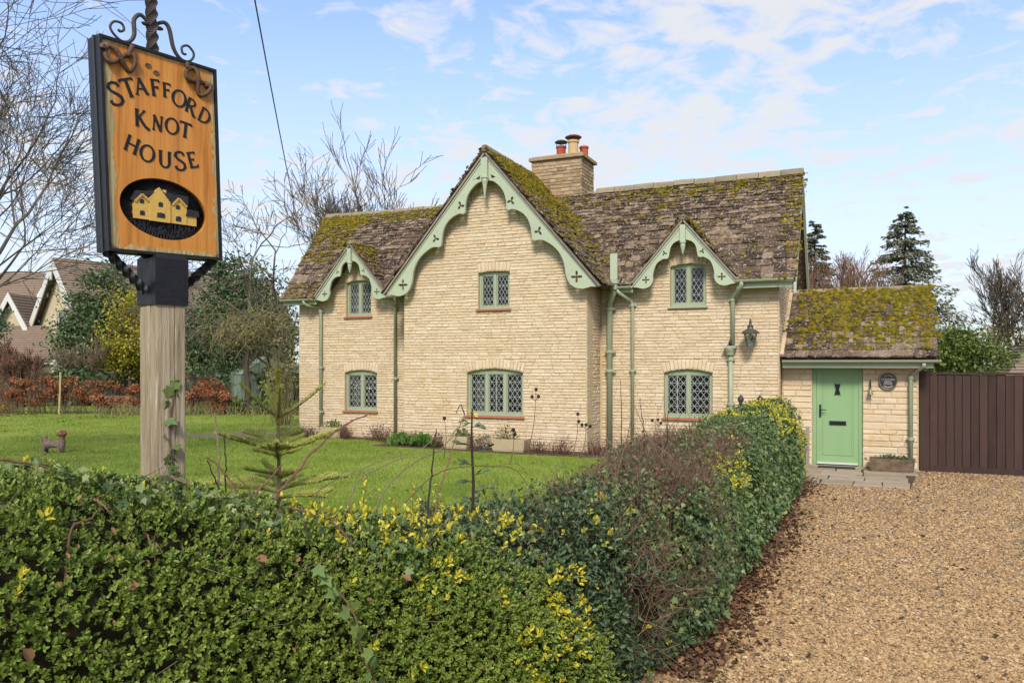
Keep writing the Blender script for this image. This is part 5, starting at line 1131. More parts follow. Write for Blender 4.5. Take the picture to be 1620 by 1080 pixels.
# ------------------------------------------------------------------ climbing and trailing ivy
def ivy_trail(name, label, P, parent_n, leafspots, size, mat='ivyp', stem='barkr', r=.0035, cat='ivy'):
    P = [np.array(p) for p in P]; base = P[0]; t = thing(name, label, cat, tuple(base))
    MB().tube([p - base for p in smooth_path(P, 5)], r, 6).build('stem', S[stem], t)
    for i, p in enumerate(leafspots):
        V, F, T = leaves('', IVY, np.array([p - base]), unit(rn(1, .5) + np.array((0, 0, -.6))), np.array([parent_n]) + rn(1, .22), [size * R.uniform(.75, 1.2)], np.array([R.random() * .5 + .3]), None, build=False)
        mesh('leaf', V, F, S[mat if i % 3 else 'ivyp'], t, tint=T)
    return t
nP = np.array((.799, -.602, 0)); uP = np.array((.602, .799, 0)); pc = np.array((-1.675, 3.83, 0))
def onpost(px, py, d=.085): a = (px - 262) * .00283; return pc + nP * d + uP * a + np.array((0, 0, 2.1 + (575 - py) / 1263 * 3.76))
ivy_trail('climbing_ivy', 'green ivy strand climbing the front face of the sign post', [onpost(258, 760, .08), onpost(262, 730, .08), onpost(258, 700, .08), onpost(259, 665, .08), onpost(264, 635, .08), onpost(266, 606, .08)], nP,
          [onpost(*p) for p in ((266, 603), (272, 604), (259, 612), (270, 622), (256, 634), (252, 664), (262, 678), (252, 694), (264, 706), (252, 722), (262, 734), (268, 728), (256, 744), (270, 748), (248, 752), (275, 755), (262, 757))], .064)
tl_ = [(1.32, .62), (1.30, .50), (1.31, .40), (1.33, .31), (1.36, .22), (1.37, .14)]
hp_ = lambda l_, a_, d=.06: hedge_at(np.array([l_]), np.array([a_]))[0] + hedge_n(np.array([l_]), np.array([a_]))[0] * d
tp = [hp_(.50 + i * .035, 1.0 - i * .11, .095) for i in range(8)]
ivy_trail('trailing_ivy', 'pale green ivy strand trailing down the face of the box hedge', tp, hedge_n(np.array([.6]), np.array([.6]))[0],
          [hp_(.50 + (i + .3) * .0135 + R.uniform(-.04, .04), 1.0 - (i + .3) * .0423, .115) for i in range(18)], .062)

# ------------------------------------------------------------------ saplings and dry stems behind the hedge
def fir(label, x, y, z0, top):
    t = thing('fir_sapling', label, 'fir sapling', (x, y, z0)); Hh = top - z0
    MB().tube([(0, 0, 0), (.01, 0, Hh * .5), (0, 0, Hh * .84)], [.02, .014, .010], 7).build('trunk', S['barkp'], t)
    def branch(a, z, ln, rise, droop, nm='branch', mat='firn', nsz=.030, nden=380, subs=True):
        d = np.array((math.cos(a), math.sin(a), 0)); P = [np.array((0, 0, z)) + d * ln * s_ + np.array((0, 0, rise * s_ - droop * s_ * s_ * 1.0 + .25 * rise * s_ ** 3)) for s_ in np.linspace(0, 1, 7)]
        b = MB().tube(P, [.009 - .005 * i / 6 for i in range(7)], 5).build(nm, S['barkp'], t); sp_ = [P]
        if subs:
            for s_ in (.3, .5, .7):
                for q in (-1, 1):
                    i = s_ * 6; p0 = P[int(i)]; dd = np.array((math.cos(a + q * .75), math.sin(a + q * .75), rise / ln * .6)); l2 = ln * (1 - s_) * .75; sp_.append([p0 + dd * l2 * k for k in np.linspace(0, 1, 4)])
        Q = []; DD = []
        for path in sp_:
            path = np.array(path); m_ = int(nden * .8 * len(path) / 7 * (1 if path is not P else 1)); s_ = rng.random(m_) * (len(path) - 1); i = np.minimum(s_.astype(int), len(path) - 2); f = (s_ - i)[:, None]
            Q.append(path[i] * (1 - f) + path[i + 1] * f); DD.append(unit(path[i + 1] - path[i]))
        Q = np.concatenate(Q); DD = np.concatenate(DD); n = len(Q); rad = unit(np.cross(DD, rn(n))); rad[:, 2] = np.where(rad[:, 2] < -.2, -rad[:, 2], rad[:, 2])
        sticks('needles', Q, rad * .9 + DD * .55, rng.uniform(.7, 1.1, n) * nsz, np.full(n, .0034), mat, b, .06, tint=np.clip(.4 + rad[:, 2] * .35 + rng.normal(0, .12, n), 0, 1))
    for wi, (z, ln, rise, droop, k, ph) in enumerate(((Hh * .825, .30, .17, .0, 4, .4), (Hh * .70, .38, .16, .06, 5, .1), (Hh * .62, .24, .06, .02, 4, .8), (Hh * .56, .46, .13, .10, 5, .5), (Hh * .46, .42, .04, .06, 5, .2), (Hh * .38, .50, .03, .10, 6, .9), (Hh * .28, .5, .0, .12, 6, .3), (Hh * .18, .46, -.02, .1, 6, .6))):
        for i in range(k): branch(ph + 2 * math.pi * i / k + R.uniform(-.2, .2), z + R.uniform(-.03, .03), ln * R.uniform(.75, 1.1), rise, droop, subs=wi not in (0, 2), nden=370 if wi not in (0, 2) else 300)
    n = 520; zz = rng.uniform(Hh * .83, Hh, n); rad = unit(np.stack((rng.normal(size=n), rng.normal(size=n), np.full(n, .5)), 1))
    ld = MB().tube([(0, 0, Hh * .83), (0, 0, Hh)], [.010, .006], 6).build('leader', S['barkp'], t)
    sticks('needles', np.stack((zz * 0, zz * 0, zz), 1), rad, np.full(n, .022), np.full(n, .0036), 'firtip', ld, .05)
    for a in (2.2, 5.0):
        n = 90; s_ = rng.random(n)[:, None]; d = np.array((math.cos(a) * .3, math.sin(a) * .3, 1.)); b = MB().tube([(0, 0, Hh * .80), tuple(np.array((0, 0, Hh * .80)) + d * .13)], .005, 5).build('young_shoot', S['barkp'], t)
        sticks('needles', np.array((0, 0, Hh * .80)) + d * s_ * .13, unit(np.cross(d, rn(n))) * .8 + d * .7, np.full(n, .024), np.full(n, .0034), 'firtip', b, .05)
fir('young fir sapling with a bright yellow leading shoot behind the hedge', -1.465, 5.0, .29, 2.06)

hs = thing('holly_sapling', 'thin dark holly sapling rising above the hedge before the large window', 'holly sapling', (-.232, 4.65, 1.15))
MB().tube([(0, 0, 0), (.008, 0, .25), (-.004, 0, .5), (.0, 0, .69)], [.009, .0085, .007, .004], 7).build('stem', S['barkd'], hs)
for (z, a, ln) in ((.60, 2.6, .05), (.58, .4, .04), (.53, 3.3, .06), (.50, -.2, .06), (.47, 2.9, .07), (.44, .2, .09), (.30, .1, .07), (.26, 3.0, .05), (.20, .3, .10), (.16, 2.8, .06), (.12, -.1, .08), (.36, 3.2, .05), (.655, 1.0, .02), (.66, 4, .02)):
    d = np.array((math.cos(a), math.sin(a) * .6, .25)); p1 = np.array((0, 0, z)) + d * ln
    b = MB().tube([(0, 0, z), tuple(p1)], [.003, .002], 5).build('twig', S['barkd'], hs)
    for q in range(3 if z < .63 else 2):
        V, F, T = leaves('', HOLLY, np.array([p1 - d * ln * .3 * q]), np.array([d]) + rn(1, .5), np.array([(0, -.6, .8)]) + rn(1, .5), [R.uniform(.04, .058) * (.6 if z > .63 else 1)], np.array([.3 + .5 * R.random()]), None, build=False); mesh('leaf', V, F, S['holly' if z < .63 else 'boxtip'], b, tint=T)
def dry_stem(label, foot, tip, heads):
    foot, tip = np.array(foot), np.array(tip); t = thing('seed_stem', label, 'dry stem', tuple(foot)); v_ = tip - foot
    MB().tube(smooth_path([(0, 0, 0), v_ * .5 + np.array((.02, 0, 0)), v_], 5), [.005 - .0003 * i for i in range(11)], 5).build('stem', S['barkr'], t)
    for (f_, dx) in heads:
        p = v_ * f_; q = p + np.array((dx, 0, abs(dx) * .4))
        m = MB().lathe([(.004, -.018), (.017, -.004), (.019, .008), (.006, .022)], tuple(q), 7)
        if dx: m.tube([p - np.array((0, 0, .03)), q], .0025, 4)
        m.build('seed_head', S['barkd'], t)
dry_stem('tall dry seed stem with three heads right of the large ground floor window', pt(836, 715, 8.0), pt(848, 616, 8.1), [(1.0, 0), (.86, .035), (.86, -.03)])
dry_stem('dry seed stem before the corner of the great gable', pt(906, 720, 8.2), pt(914, 655, 8.3), [(1.0, 0), (.8, .02)])
dry_stem('short dry seed stem leaning beside the gable corner stem', pt(918, 725, 8.4), pt(927, 672, 8.4), [(1.0, 0), (.9, .05), (.95, -.04)])
dry_stem('dry seed stem between the two troughs under the large window', pt(806, 735, 7.4), pt(812, 680, 7.4), [(1.0, 0), (.85, .02)])
dry_stem('pale dry seed stem left of the dark holly sapling', pt(702, 725, 7.6), pt(703, 662, 7.6), [(1.0, 0)])
dry_stem('low forked seed stem in front of the corner downpipe', pt(1030, 705, 9.5), pt(1041, 664, 9.5), [(1.0, 0), (.9, -.06), (.8, .05)])

# ------------------------------------------------------------------ beds, troughs and bed plants along the front
def bed(pts):
    b = sheet('flower_bed', pts, LZ + .012, S['soil'], .25); return b
bed([(-12.0, -.55), (-8.35, -.5), (-8.3, -1.0), (-8.35, -1.55), (-6.5, -1.62), (-5.0, -1.75), (-3.2, -1.7), (-3.0, -.95), (-.6, -.9), (-.55, .0), (-3.6, .02), (-3.62, -.88), (-7.95, -.88), (-7.97, .02), (-12.0, .02)])
def trough(label, u, v, z, l, w_, h, mat='trough', rz=0):
    t = thing('stone_trough', label, 'trough', H(u, v, z), HR + rz)
    o = [(-l / 2, -w_ / 2), (l / 2, -w_ / 2), (l / 2, w_ / 2), (-l / 2, w_ / 2)]; k = .05
    i_ = [(-l / 2 + k, -w_ / 2 + k), (l / 2 - k, -w_ / 2 + k), (l / 2 - k, w_ / 2 - k), (-l / 2 + k, w_ / 2 - k)]
    m = plate_mb(o, [i_], h, .04, lambda x, y, d: (x * (.94 + .06 * d / h) + .006 * math.sin(9 * y + 31 * d), y * (.94 + .06 * d / h) + .006 * math.sin(11 * x + 23 * d), d)); m.box((-l * .46, -w_ * .46, 0), (l * .46, w_ * .46, .039)); m.build('basin', S[mat], t)
    MB().box((-l / 2 + k + .002, -w_ / 2 + k + .002, .042), (l / 2 - k - .002, w_ / 2 - k - .002, h - .035)).build('soil', S['soil'], t)
    return t
def tuft(name, label, cat, pos, w_, h, n, leafmat, lsize, stickn=0, stickmat='barkr', group=None, tpl=OVAL, upright=.6, depth=None):
    t = thing(name, label, cat, tuple(pos), HR, group); d = depth or w_ * .5
    P = np.stack((rng.normal(0, w_ * .26, n), rng.normal(0, d * .26, n), rng.beta(1.5, 1.6, n) * h), 1); P[:, 2] *= np.clip(1.25 - (np.abs(P[:, 0]) / w_) * 1.2, .3, 1)
    D = unit(P * np.array((1.2, 1.2, .2)) / max(w_, .1) + rn(n, .4) + np.array((0, 0, upright)))
    leaves('foliage', tpl, P, D, unit(rn(n, .7) + np.array((0, 0, 1)) - D * .3), rng.uniform(.6, 1.2, n) * lsize, np.clip(rng.normal(.5, .28, n), 0, 1), leafmat, t)
    if stickn:
        Q = np.stack((rng.normal(0, w_ * .2, stickn), rng.normal(0, d * .2, stickn), np.zeros(stickn)), 1)
        sticks('stems', Q, Q * np.array((1.2, 1.2, 0)) / max(w_, .1) + np.array((0, 0, 1)) + rn(stickn, .25), rng.uniform(.5, 1.0, stickn) * h, np.full(stickn, .0035), stickmat, t, .15)
    return t
trough('pale stone trough standing below the downpipe at the greenhouse end of the cottage', -10.28, -.36, LZ, .62, .30, .27)
trough('pale stone trough under the left end of the three light window', -6.36, -1.28, LZ, .56, .32, .27)
trough('longer pale stone trough under the right end of the three light window', -5.12, -1.32, LZ, .74, .34, .26)
trough('weathered brown stone trough beside the green door', 1.975, .10, .105, .76, .34, .245, 'trough2')
tuft('trough_plant', 'grey green plant filling the trough below the downpipe', 'plant', H(-10.28, -.36, LZ + .2), .50, .20, 160, 'evg2', .07)
tuft('trough_plant', 'low yellow green plant in the left trough under the large window', 'plant', H(-6.30, -1.28, LZ + .2), .46, .18, 140, 'evg2', .06, 14)
tuft('trough_plant', 'twiggy plant with a few green leaves in the longer trough', 'plant', H(-5.22, -1.32, LZ + .18), .5, .34, 120, 'evg2', .055, 45)
tuft('trough_plant', 'dark green seedlings growing along the trough beside the door', 'plant', H(1.975, .10, .29), .64, .10, 190, 'evg', .06, depth=.2)
k_ = 0
BP = [(-11.3, -.4, .5, .30, 'redshrub', 'dull red low shrub at the far corner of the cottage'), (-10.85, -.5, .45, .28, 'redshrub', 'dull red low shrub left of the far trough'), (-9.85, -.5, .4, .34, 'redshrub', 'brownish shrub touching the right end of the far trough'),
      (-8.95, -.5, .55, .40, 'redshrub', 'twiggy brown shrub left of the middle downpipe'), (-8.5, -.8, .6, .38, 'redshrub', 'brown twiggy shrub in front of the middle downpipe'), (-7.75, -1.3, .5, .30, 'bulb', 'bright green bulb leaves at the left foot of the great gable'),
      (-7.2, -1.35, .45, .28, 'bulb', 'second clump of bulb leaves at the foot of the great gable'), (-7.45, -1.25, .4, .36, 'redshrub', 'red brown shrub between two clumps of bulb leaves'), (-6.85, -1.3, .4, .32, 'redshrub', 'red brown shrub left of the trough under the large window'),
      (-5.75, -1.35, .4, .34, 'redshrub', 'brown shrub between the two troughs under the large window'), (-4.45, -1.45, .5, .30, 'redshrub', 'brown shrub right of the longer trough'), (-3.95, -1.45, .5, .34, 'redshrub', 'reddish shrub near the right corner of the great gable'),
      (-3.3, -1.3, .5, .34, 'redshrub', 'reddish shrub at the right corner of the great gable'), (-2.6, -.5, .6, .36, 'evg2', 'green leafy shrub under the window beside the twin downpipes'), (-1.7, -.5, .6, .36, 'evg2', 'yellow green shrub under the lower right window'), (-10.4, -.75, .5, .12, 'evg2', 'flat green rosette at the lawn edge by the far trough')]
for (u, v, w_, h, m_, lab) in BP:
    if m_ == 'bulb': tuft('bulb_clump', lab, 'bulb leaves', H(u, v, LZ), w_, h * .6, 220, 'bulb', .16, group='plants in the bed along the cottage', upright=1.6)
    else: tuft('bed_shrub', lab, 'shrub', H(u, v, LZ), w_, h, 240, m_, .035, 90 if m_ == 'redshrub' else 25, group='plants in the bed along the cottage')
bmb = MB().add([H(*p) for p in ((-14.2, -1.8, LZ + .006), (-12.0, -1.4, LZ + .006), (-12.0, .2, LZ + .006), (-12.6, .3, LZ + .006), (-14.6, -1.2, LZ + .006), (-14.2, -1.8, LZ - .1), (-12.0, -1.4, LZ - .1), (-12.0, .2, LZ - .1), (-12.6, .3, LZ - .1), (-14.6, -1.2, LZ - .1))],
    [(0, 1, 2, 3, 4), (9, 8, 7, 6, 5)] + [(i, (i + 1) % 5, (i + 1) % 5 + 5, i + 5) for i in range(5)]).build('garden_path', S['earthpath']); bmb['kind'] = 'structure'

# small grey panel gate and two finials behind the far end of the hedge
sg_ = thing('side_gate', 'short weathered grey board gate between the hedge end and the green door', 'side gate', H(.30, .12, .08), HR)
for i in range(3): MB().box((-.06 + i * .075, 0, .02), (.008 + i * .075, .025, .74 + .012 * (i % 2))).build('board', S['greywood'], sg_)
MB().box((-.08, .026, .12), (.17, .05, .19)).box((-.08, .026, .58), (.17, .05, .65)).build('rail', S['greywood'], sg_); MB().box((.172, -.02, 0), (.235, .05, .80)).build('post', S['greywood'], sg_)
for (u, lab) in ((-.62, 'thin iron finial post behind the hedge below the lantern'), (-.27, 'thin iron finial post behind the hedge nearer the porch')):
    t = thing('finial_post', lab, 'finial post', H(u, -.75, .2), HR)
    MB().tube([(0, 0, 0), (0, 0, 1.14)], .018, 6).build('post', S['iron'], t)
    MB().lathe([(.02, 1.10), (.045, 1.13), (.03, 1.16), (.055, 1.20), (.06, 1.24), (.04, 1.28), (.015, 1.30), (.004, 1.32)], (0, 0, 0), 10).build('finial', S['iron'], t, smooth=True)

# ------------------------------------------------------------------ the carved animal on the lawn
an = thing('garden_carving', 'weathered carved animal lying on the lawn beside the sign post', 'garden carving', (-9.25, 16.1, LZ), math.radians(6))
def blob(parts, name, mat, parent, n=10):
    m = MB()
    for (P, r) in parts: m.tube(smooth_path(P, 4), r, n)
    return m.build(name, S[mat], parent, smooth=True)
def taper(k, a, b, c): return [a * (1 - abs(2 * i / (k - 1) - 1) ** 2) * 1.0 + (b if i < k / 2 else c) * abs(2 * i / (k - 1) - 1) ** 2 for i in range(k)]
body = thing_ = None
V = []; F = []; secs = [(-.20, .08, .05, .06), (-.19, .12, .075, .11), (-.15, .17, .085, .15), (-.10, .19, .075, .10), (-.03, .175, .062, .065), (.05, .175, .062, .065), (.11, .17, .075, .10), (.155, .18, .085, .16), (.19, .17, .075, .15), (.215, .15, .04, .10)]
for (x, z, ry, rz_) in secs:
    for k in range(12): a = 2 * math.pi * k / 12; V.append((x + R.uniform(-.006, .006), ry * math.cos(a) * (1 + R.uniform(-.08, .08)), max(0.0, z + rz_ * math.sin(a) * (1 + R.uniform(-.07, .07)))))
for i in range(len(secs) - 1):
    for k in range(12): F.append((12 * i + k, 12 * i + (k + 1) % 12, 12 * i + 12 + (k + 1) % 12, 12 * i + 12 + k))
MB().add(V, F + [tuple(range(12))[::-1], tuple(108 + k for k in range(12))]).build('body', S['animal'], an)
MB().lathe([(.055, .28), (.06, .33), (.085, .355), (.10, .385), (.085, .42), (.05, .45), (.012, .465)], (.165, 0, 0), 11).build('head', S['animalh'], an)
for s_ in (-1, 1):
    MB().lathe([(.004, 0), (.02, .012), (.022, .035), (.004, .06)], (0, 0, 0), 7).map(lambda p: (.165 + p[0] + .03, s_ * (.075 + p[2] * .5), .40 + p[1] * .4 + p[2])).build('ear', S['animalh'], an)
    MB().tube([(.13, s_ * .06, .15), (.125, s_ * .065, .06), (.135, s_ * .065, 0)], [.032, .026, .030], 8).build('leg', S['animal'], an); MB().tube([(-.15, s_ * .07, .13), (-.155, s_ * .075, .05), (-.13, s_ * .075, 0)], [.045, .03, .032], 8).build('leg', S['animal'], an)
MB().tube([(-.185, 0, .20), (-.17, 0, .27), (-.14, .01, .325), (-.12, .01, .335)], [.045, .045, .035, .012], 8).build('tail', S['animal'], an, smooth=True)

# ------------------------------------------------------------------ gravel, dead leaves and grass
def in_view(P, m=60): px = 810 + 1263 * P[:, 0] / np.maximum(P[:, 1], .1); py = 575 - 1263 * (P[:, 2] - 2.1) / np.maximum(P[:, 1], .1); return (P[:, 1] > 1) & (px > -m) & (px < 1620 + m) & (py < 1080 + m)
OCT = (np.array([(0, 0, .9), (1, 0, .1), (.25, .95, -.1), (-.85, .5, .15), (-.7, -.7, -.1), (.4, -.9, .1)]), np.array([(0, 1, 2), (0, 2, 3), (0, 3, 4), (0, 4, 5), (0, 5, 1)]))
n = 360000; q = rng.random(n); Y = 4.4 * (16.2 / 4.4) ** q; px = rng.uniform(1010, 1800, n); X = (px - 810) / 1263 * Y
P = np.stack((X, Y, np.full(n, .08)), 1); loc = np.stack(((P[:, 0] - HO[0]) * math.cos(HR) + (P[:, 1] - HO[1]) * math.sin(HR), -(P[:, 0] - HO[0]) * math.sin(HR) + (P[:, 1] - HO[1]) * math.cos(HR)), 1)
bare = vnoise(np.stack((P[:, 0], P[:, 1], P[:, 0] * 0), 1), .9, 3)
k = (loc[:, 0] > .12) & (loc[:, 1] < .58) & ~((loc[:, 1] > -1.90 + .22 * (bare - .5)) & (loc[:, 0] < 2.30 + .5 * (bare - .5)) & (rng.random(n) < .96)) & (rng.random(n) < .98 - .55 * np.clip((bare + .055 * np.exp(-((loc[:, 0] - 1.15) / .5) ** 2) * (loc[:, 1] < -8) - .65) * 3.5, 0, 1) - .35 * (vnoise(np.stack((P[:, 0], P[:, 1], P[:, 0] * 0), 1), 5, 9) > .66))
P = P[k][:135000]; n = len(P); s_ = rng.gamma(6, .00103, n) * (.9 + .035 * P[:, 1]) + .0030; P[:, 2] += s_ * .12; A = rn(n); A[:, 2] *= .25; A = unit(A); B = unit(np.cross(rn(n, .35) + np.array((0, 0, 1)), A)); Z = np.cross(A, B)
V, F, T = scatter(OCT[0], OCT[1], P, A * (s_ * rng.uniform(.9, 1.5, n))[:, None], B * s_[:, None], Z * (s_ * .75)[:, None], np.clip(rng.beta(2.2, 2.2, n) + .10 * (vnoise(P, 1.6, 8) - .5), 0, 1))
mesh('gravel', V, F, S['pebble'], None, tint=T, kind='stuff')
n = 3900; l = 3.0 + (LMAX - 2.4) * rng.random(n) ** 1.25; hw_ = .46 + np.abs(rng.normal(0, .21, n)) * (1.25 - .05 * l) * (.45 + 1.1 * vnoise(np.stack((l, l * 0, l * 0), 1), 1.6, 5)) + .05; p0 = hedge_at(np.clip(l, None, LMAX), np.zeros(n) + .0, 0, 0); c0 = hedge_at(np.clip(l, None, LMAX), np.zeros(n) + math.pi / 2, 0, 0); dr = unit((p0 - c0) * np.array((1, 1, 0)))
P = c0 * np.array((1, 1, 0)) + dr * hw_[:, None]; P[:, 2] = .092 + rng.uniform(0, .03, n) * (hw_ < .8); P[:, :2] += (np.array(H(0, 1)) - np.array(H(0, 0)))[:2] * np.maximum(l - LMAX, 0)[:, None]
leaves('dead_leaf_litter', CURL, P, rn(n) * np.array((1, 1, .25)), np.array((0, 0, 1)) + rn(n, .5), rng.uniform(.025, .062, n), np.clip(rng.beta(1.5, 1.5, n), 0, 1), 'litter', None)
n = 70; P = np.stack((rng.uniform(.75, 2.5, n), rng.uniform(-10.6, -1, n), np.full(n, .095)), 1); P = Hn(P)
leaves('dead_leaf_litter', CURL, P, rn(n) * np.array((1, 1, .2)), np.array((0, 0, 1)) + rn(n, .3), rng.uniform(.03, .065, n), rng.beta(1, 3, n), 'litter', None)
n = 900; l = rng.uniform(3.0, LMAX, n); p0 = hedge_at(l, np.zeros(n), 0, 0); c0 = hedge_at(l, np.zeros(n) + math.pi / 2, 0, 0); P = c0 * np.array((1, 1, 0)) + unit((p0 - c0) * np.array((1, 1, 0))) * rng.uniform(.5, .95, n)[:, None]; P[:, 2] = .08
k = vnoise(P, 2.2, 6) > .52; P = P[k]; n = len(P); sticks('edge_grass', P, rn(n, .5) + np.array((0, 0, .8)), rng.uniform(.02, .06, n), np.full(n, .002), 'grassb', None, .3)
# grass blades on the lawn
n = 420000; Y = 4.2 * (34 / 4.2) ** rng.random(n); X = (rng.uniform(-40, 960, n) - 810) / 1263 * Y; P = np.stack((X, Y, np.full(n, LZ)), 1)
dx, dy = P[:, 0] - HO[0], P[:, 1] - HO[1]; u_ = dx * math.cos(HR) + dy * math.sin(HR); v_ = -dx * math.sin(HR) + dy * math.cos(HR)
k = (u_ < -.4) & ~((u_ > -12.05) & (v_ > -1.62)) & ~((u_ > -8.3) & (u_ < -3.0) & (v_ > -1.78)) | ((u_ > -12.05) & (u_ < -8.4) & (v_ < -.58)) | ((u_ > -3) & (u_ < -.6) & (v_ < -.95))
k &= ~((u_ > -14.4) & (u_ < -12) & (v_ > -1.6) & (v_ < .2)); P = P[k][:165000]; n = len(P); Yd = P[:, 1]
D = unit(rn(n, .45) + np.array((0, 0, 1))); hgt = rng.uniform(.022, .05, n) * (1 + .012 * Yd); wd = (.0018 + .00028 * Yd)
a = unit(np.cross(D, rn(n))); V = np.stack((P - a * wd[:, None], P + a * wd[:, None], P + D * hgt[:, None]), 1).reshape(-1, 3)
tt = np.clip(.5 + rng.normal(0, .2, n) + 1.0 * (vnoise(P, .55, 4) - .5) + .6 * (vnoise(P, 1.9, 24) - .5) - .25 * (vnoise(P, 2.3, 14) > .7), 0, 1)
mesh('grass', V, np.arange(3 * n).reshape(-1, 3), S['grassb'], None, tint=np.repeat(tt, 3), kind='stuff')
n = 3200; Y = 5 * (30 / 5) ** rng.random(n); X = (rng.uniform(-40, 960, n) - 810) / 1263 * Y; P = np.stack((X, Y, np.full(n, LZ)), 1)
dx, dy = P[:, 0] - HO[0], P[:, 1] - HO[1]; u_ = dx * math.cos(HR) + dy * math.sin(HR); v_ = -dx * math.sin(HR) + dy * math.cos(HR); k = (u_ < -.6) & ((v_ < -1.9) | (u_ < -12.3)) & (vnoise(P, .9, 31) > .56); P = P[k]; n = len(P)
sticks('rough_grass', P, rn(n, .5) + np.array((0, 0, 1)), rng.uniform(.05, .10, n), .002 + .0003 * P[:, 1], 'grassb', None, .3, tint=rng.beta(1.2, 2.2, n))
n = 260; Y = 5 * (24 / 5) ** rng.random(n); X = (rng.uniform(-40, 960, n) - 810) / 1263 * Y; P = np.stack((X, Y, np.full(n, LZ + .03)), 1); dx, dy = P[:, 0] - HO[0], P[:, 1] - HO[1]; k = (dx * math.cos(HR) + dy * math.sin(HR) < -.6) & (-dx * math.sin(HR) + dy * math.cos(HR) < -2); P = P[k]; n = len(P)
leaves('dead_leaf_litter', CURL, P, rn(n) * np.array((1, 1, .2)), np.array((0, 0, 1)) + rn(n, .4), rng.uniform(.03, .07, n), rng.uniform(.3, 1, n), 'litter', None)
# scattered beech leaves on the far lawn
n = 900; P = np.stack((rng.uniform(-20.5, -12.5, n), rng.uniform(21.5, 28.5, n), np.full(n, LZ + .03)), 1); k = rng.random(n) < np.clip((P[:, 1] - 21) / 6, 0, 1) * np.clip((-12 - P[:, 0]) / 5, 0, 1) * (vnoise(P, .8, 3) > .45); P = P[k]; n = len(P)
leaves('dead_leaf_litter', CURL, P, rn(n) * np.array((1, 1, .2)), np.array((0, 0, 1)) + rn(n, .4), rng.uniform(.07, .15, n), rng.uniform(.5, 1, n), 'litter', None)

# ------------------------------------------------------------------ trees
def grow(r_, base, d, ln, rad, lev, maxl, out, wander=.22, trop=.06, nch=(3, 5), ang=(.45, .95), ratio=(.55, .75), start=.35):
    k = 5 if lev < 3 else 3 if lev < 4 else 2; P = [np.array(base, float)]; d = np.array(d, float); d /= np.linalg.norm(d)
    for i in range(k):
        d = d + np.array([r_.gauss(0, wander) for _ in range(3)]) * .6 + np.array((0, 0, trop)); d /= np.linalg.norm(d); P.append(P[-1] + d * ln / k)
    out.append((lev, P, [max(rad * (1 - .55 * i / k), .003) for i in range(k + 1)]))
    if lev >= maxl: return
    for c in range(r_.randint(*nch)):
        f = r_.uniform(start, 1.0) if c else 1.0; i = min(int(f * k), k - 1); p = P[i] + (P[i + 1] - P[i]) * (f * k - i); dd = P[i + 1] - P[i]; dd /= np.linalg.norm(dd)
        a = np.cross(dd, [r_.gauss(0, 1) for _ in range(3)]); a /= np.linalg.norm(a) + 1e-9; an_ = r_.uniform(*ang) * (.6 if c == 0 else 1)
        grow(r_, p, dd * math.cos(an_) + a * math.sin(an_), ln * r_.uniform(*ratio), rad * .45 * (1.2 if c == 0 else .9), lev + 1, maxl, out, wander, trop, nch, ang, ratio, start)
def bare_tree(label, base, h, r0, seed, maxl=5, mat='bark', twmat=None, lean=(0, 0, 1), stems=1, minr=.006, **kw):
    r_ = random.Random(seed); t = thing('bare_tree', label, 'tree', tuple(base)); out = []
    for s_ in range(stems):
        d = np.array(lean) + (np.array((r_.gauss(0, .22), r_.gauss(0, .22), 0)) if stems > 1 else 0); grow(r_, (r_.uniform(-.3, .3) * (stems > 1), r_.uniform(-.3, .3) * (stems > 1), 0), d, h * .42, r0, 0, maxl, out, **kw)
    a, b = MB(), MB()
    for (lev, P, rr_) in out: (a if lev < 2 else b).tube(P, [max(q, minr) for q in rr_], 6 if lev < 2 else 3, lev < 2)
    a.build('trunk', S[mat], t, smooth=True); b.build('crown', S[twmat or mat], t, kind='stuff'); return t
def leaf_tree(name, label, base, clumps, n, size, mat, tpl=OVAL, trunk=None, group=None, spread=.32, cat='tree', hang=0, tm=.45):
    """clumps: (x, y, z, rx, ry, rz) ellipsoids the leaf clumps fill"""
    t = thing(name, label, cat, tuple(base), 0, group); vol = np.array([c[3] * c[4] * c[5] for c in clumps]) ** .75; vol /= vol.sum(); Ps = []; Ts = []
    n = int(n * .8); size = size * 1.08; nc = max(12, n // 70)
    for _ in range(nc):
        c = clumps[rng.choice(len(clumps), p=vol)]; d = unit(rng.normal(size=3)); r_ = rng.uniform(.55, 1.0); o = np.array(c[:3]) + d * np.array(c[3:]) * r_
        m_ = int(70 * rng.uniform(.6, 1.5)); s_ = min(c[3:]) * spread * rng.uniform(.6, 1.2); Ps.append(o + rng.normal(size=(m_, 3)) * s_ * np.array((1, 1, .6))); Ts.append(np.full(m_, rng.normal(tm, .16)) + rng.normal(0, .12, m_))
    P = np.concatenate(Ps); P[:, 2] = np.maximum(P[:, 2], .05); T = np.clip(np.concatenate(Ts), 0, 1); n = len(P)
    leaves('crown', tpl, P, rn(n) + np.array((0, 0, -hang)), rn(n, .8) + np.array((0, 0, .8)), rng.uniform(.7, 1.3, n) * size, T, mat, t)
    if trunk:
        m = MB()
        for (P_, r_) in trunk: m.tube(smooth_path(P_, 4), r_, 7)
        m.build('trunk', S['bark'], t, smooth=True)
    return t
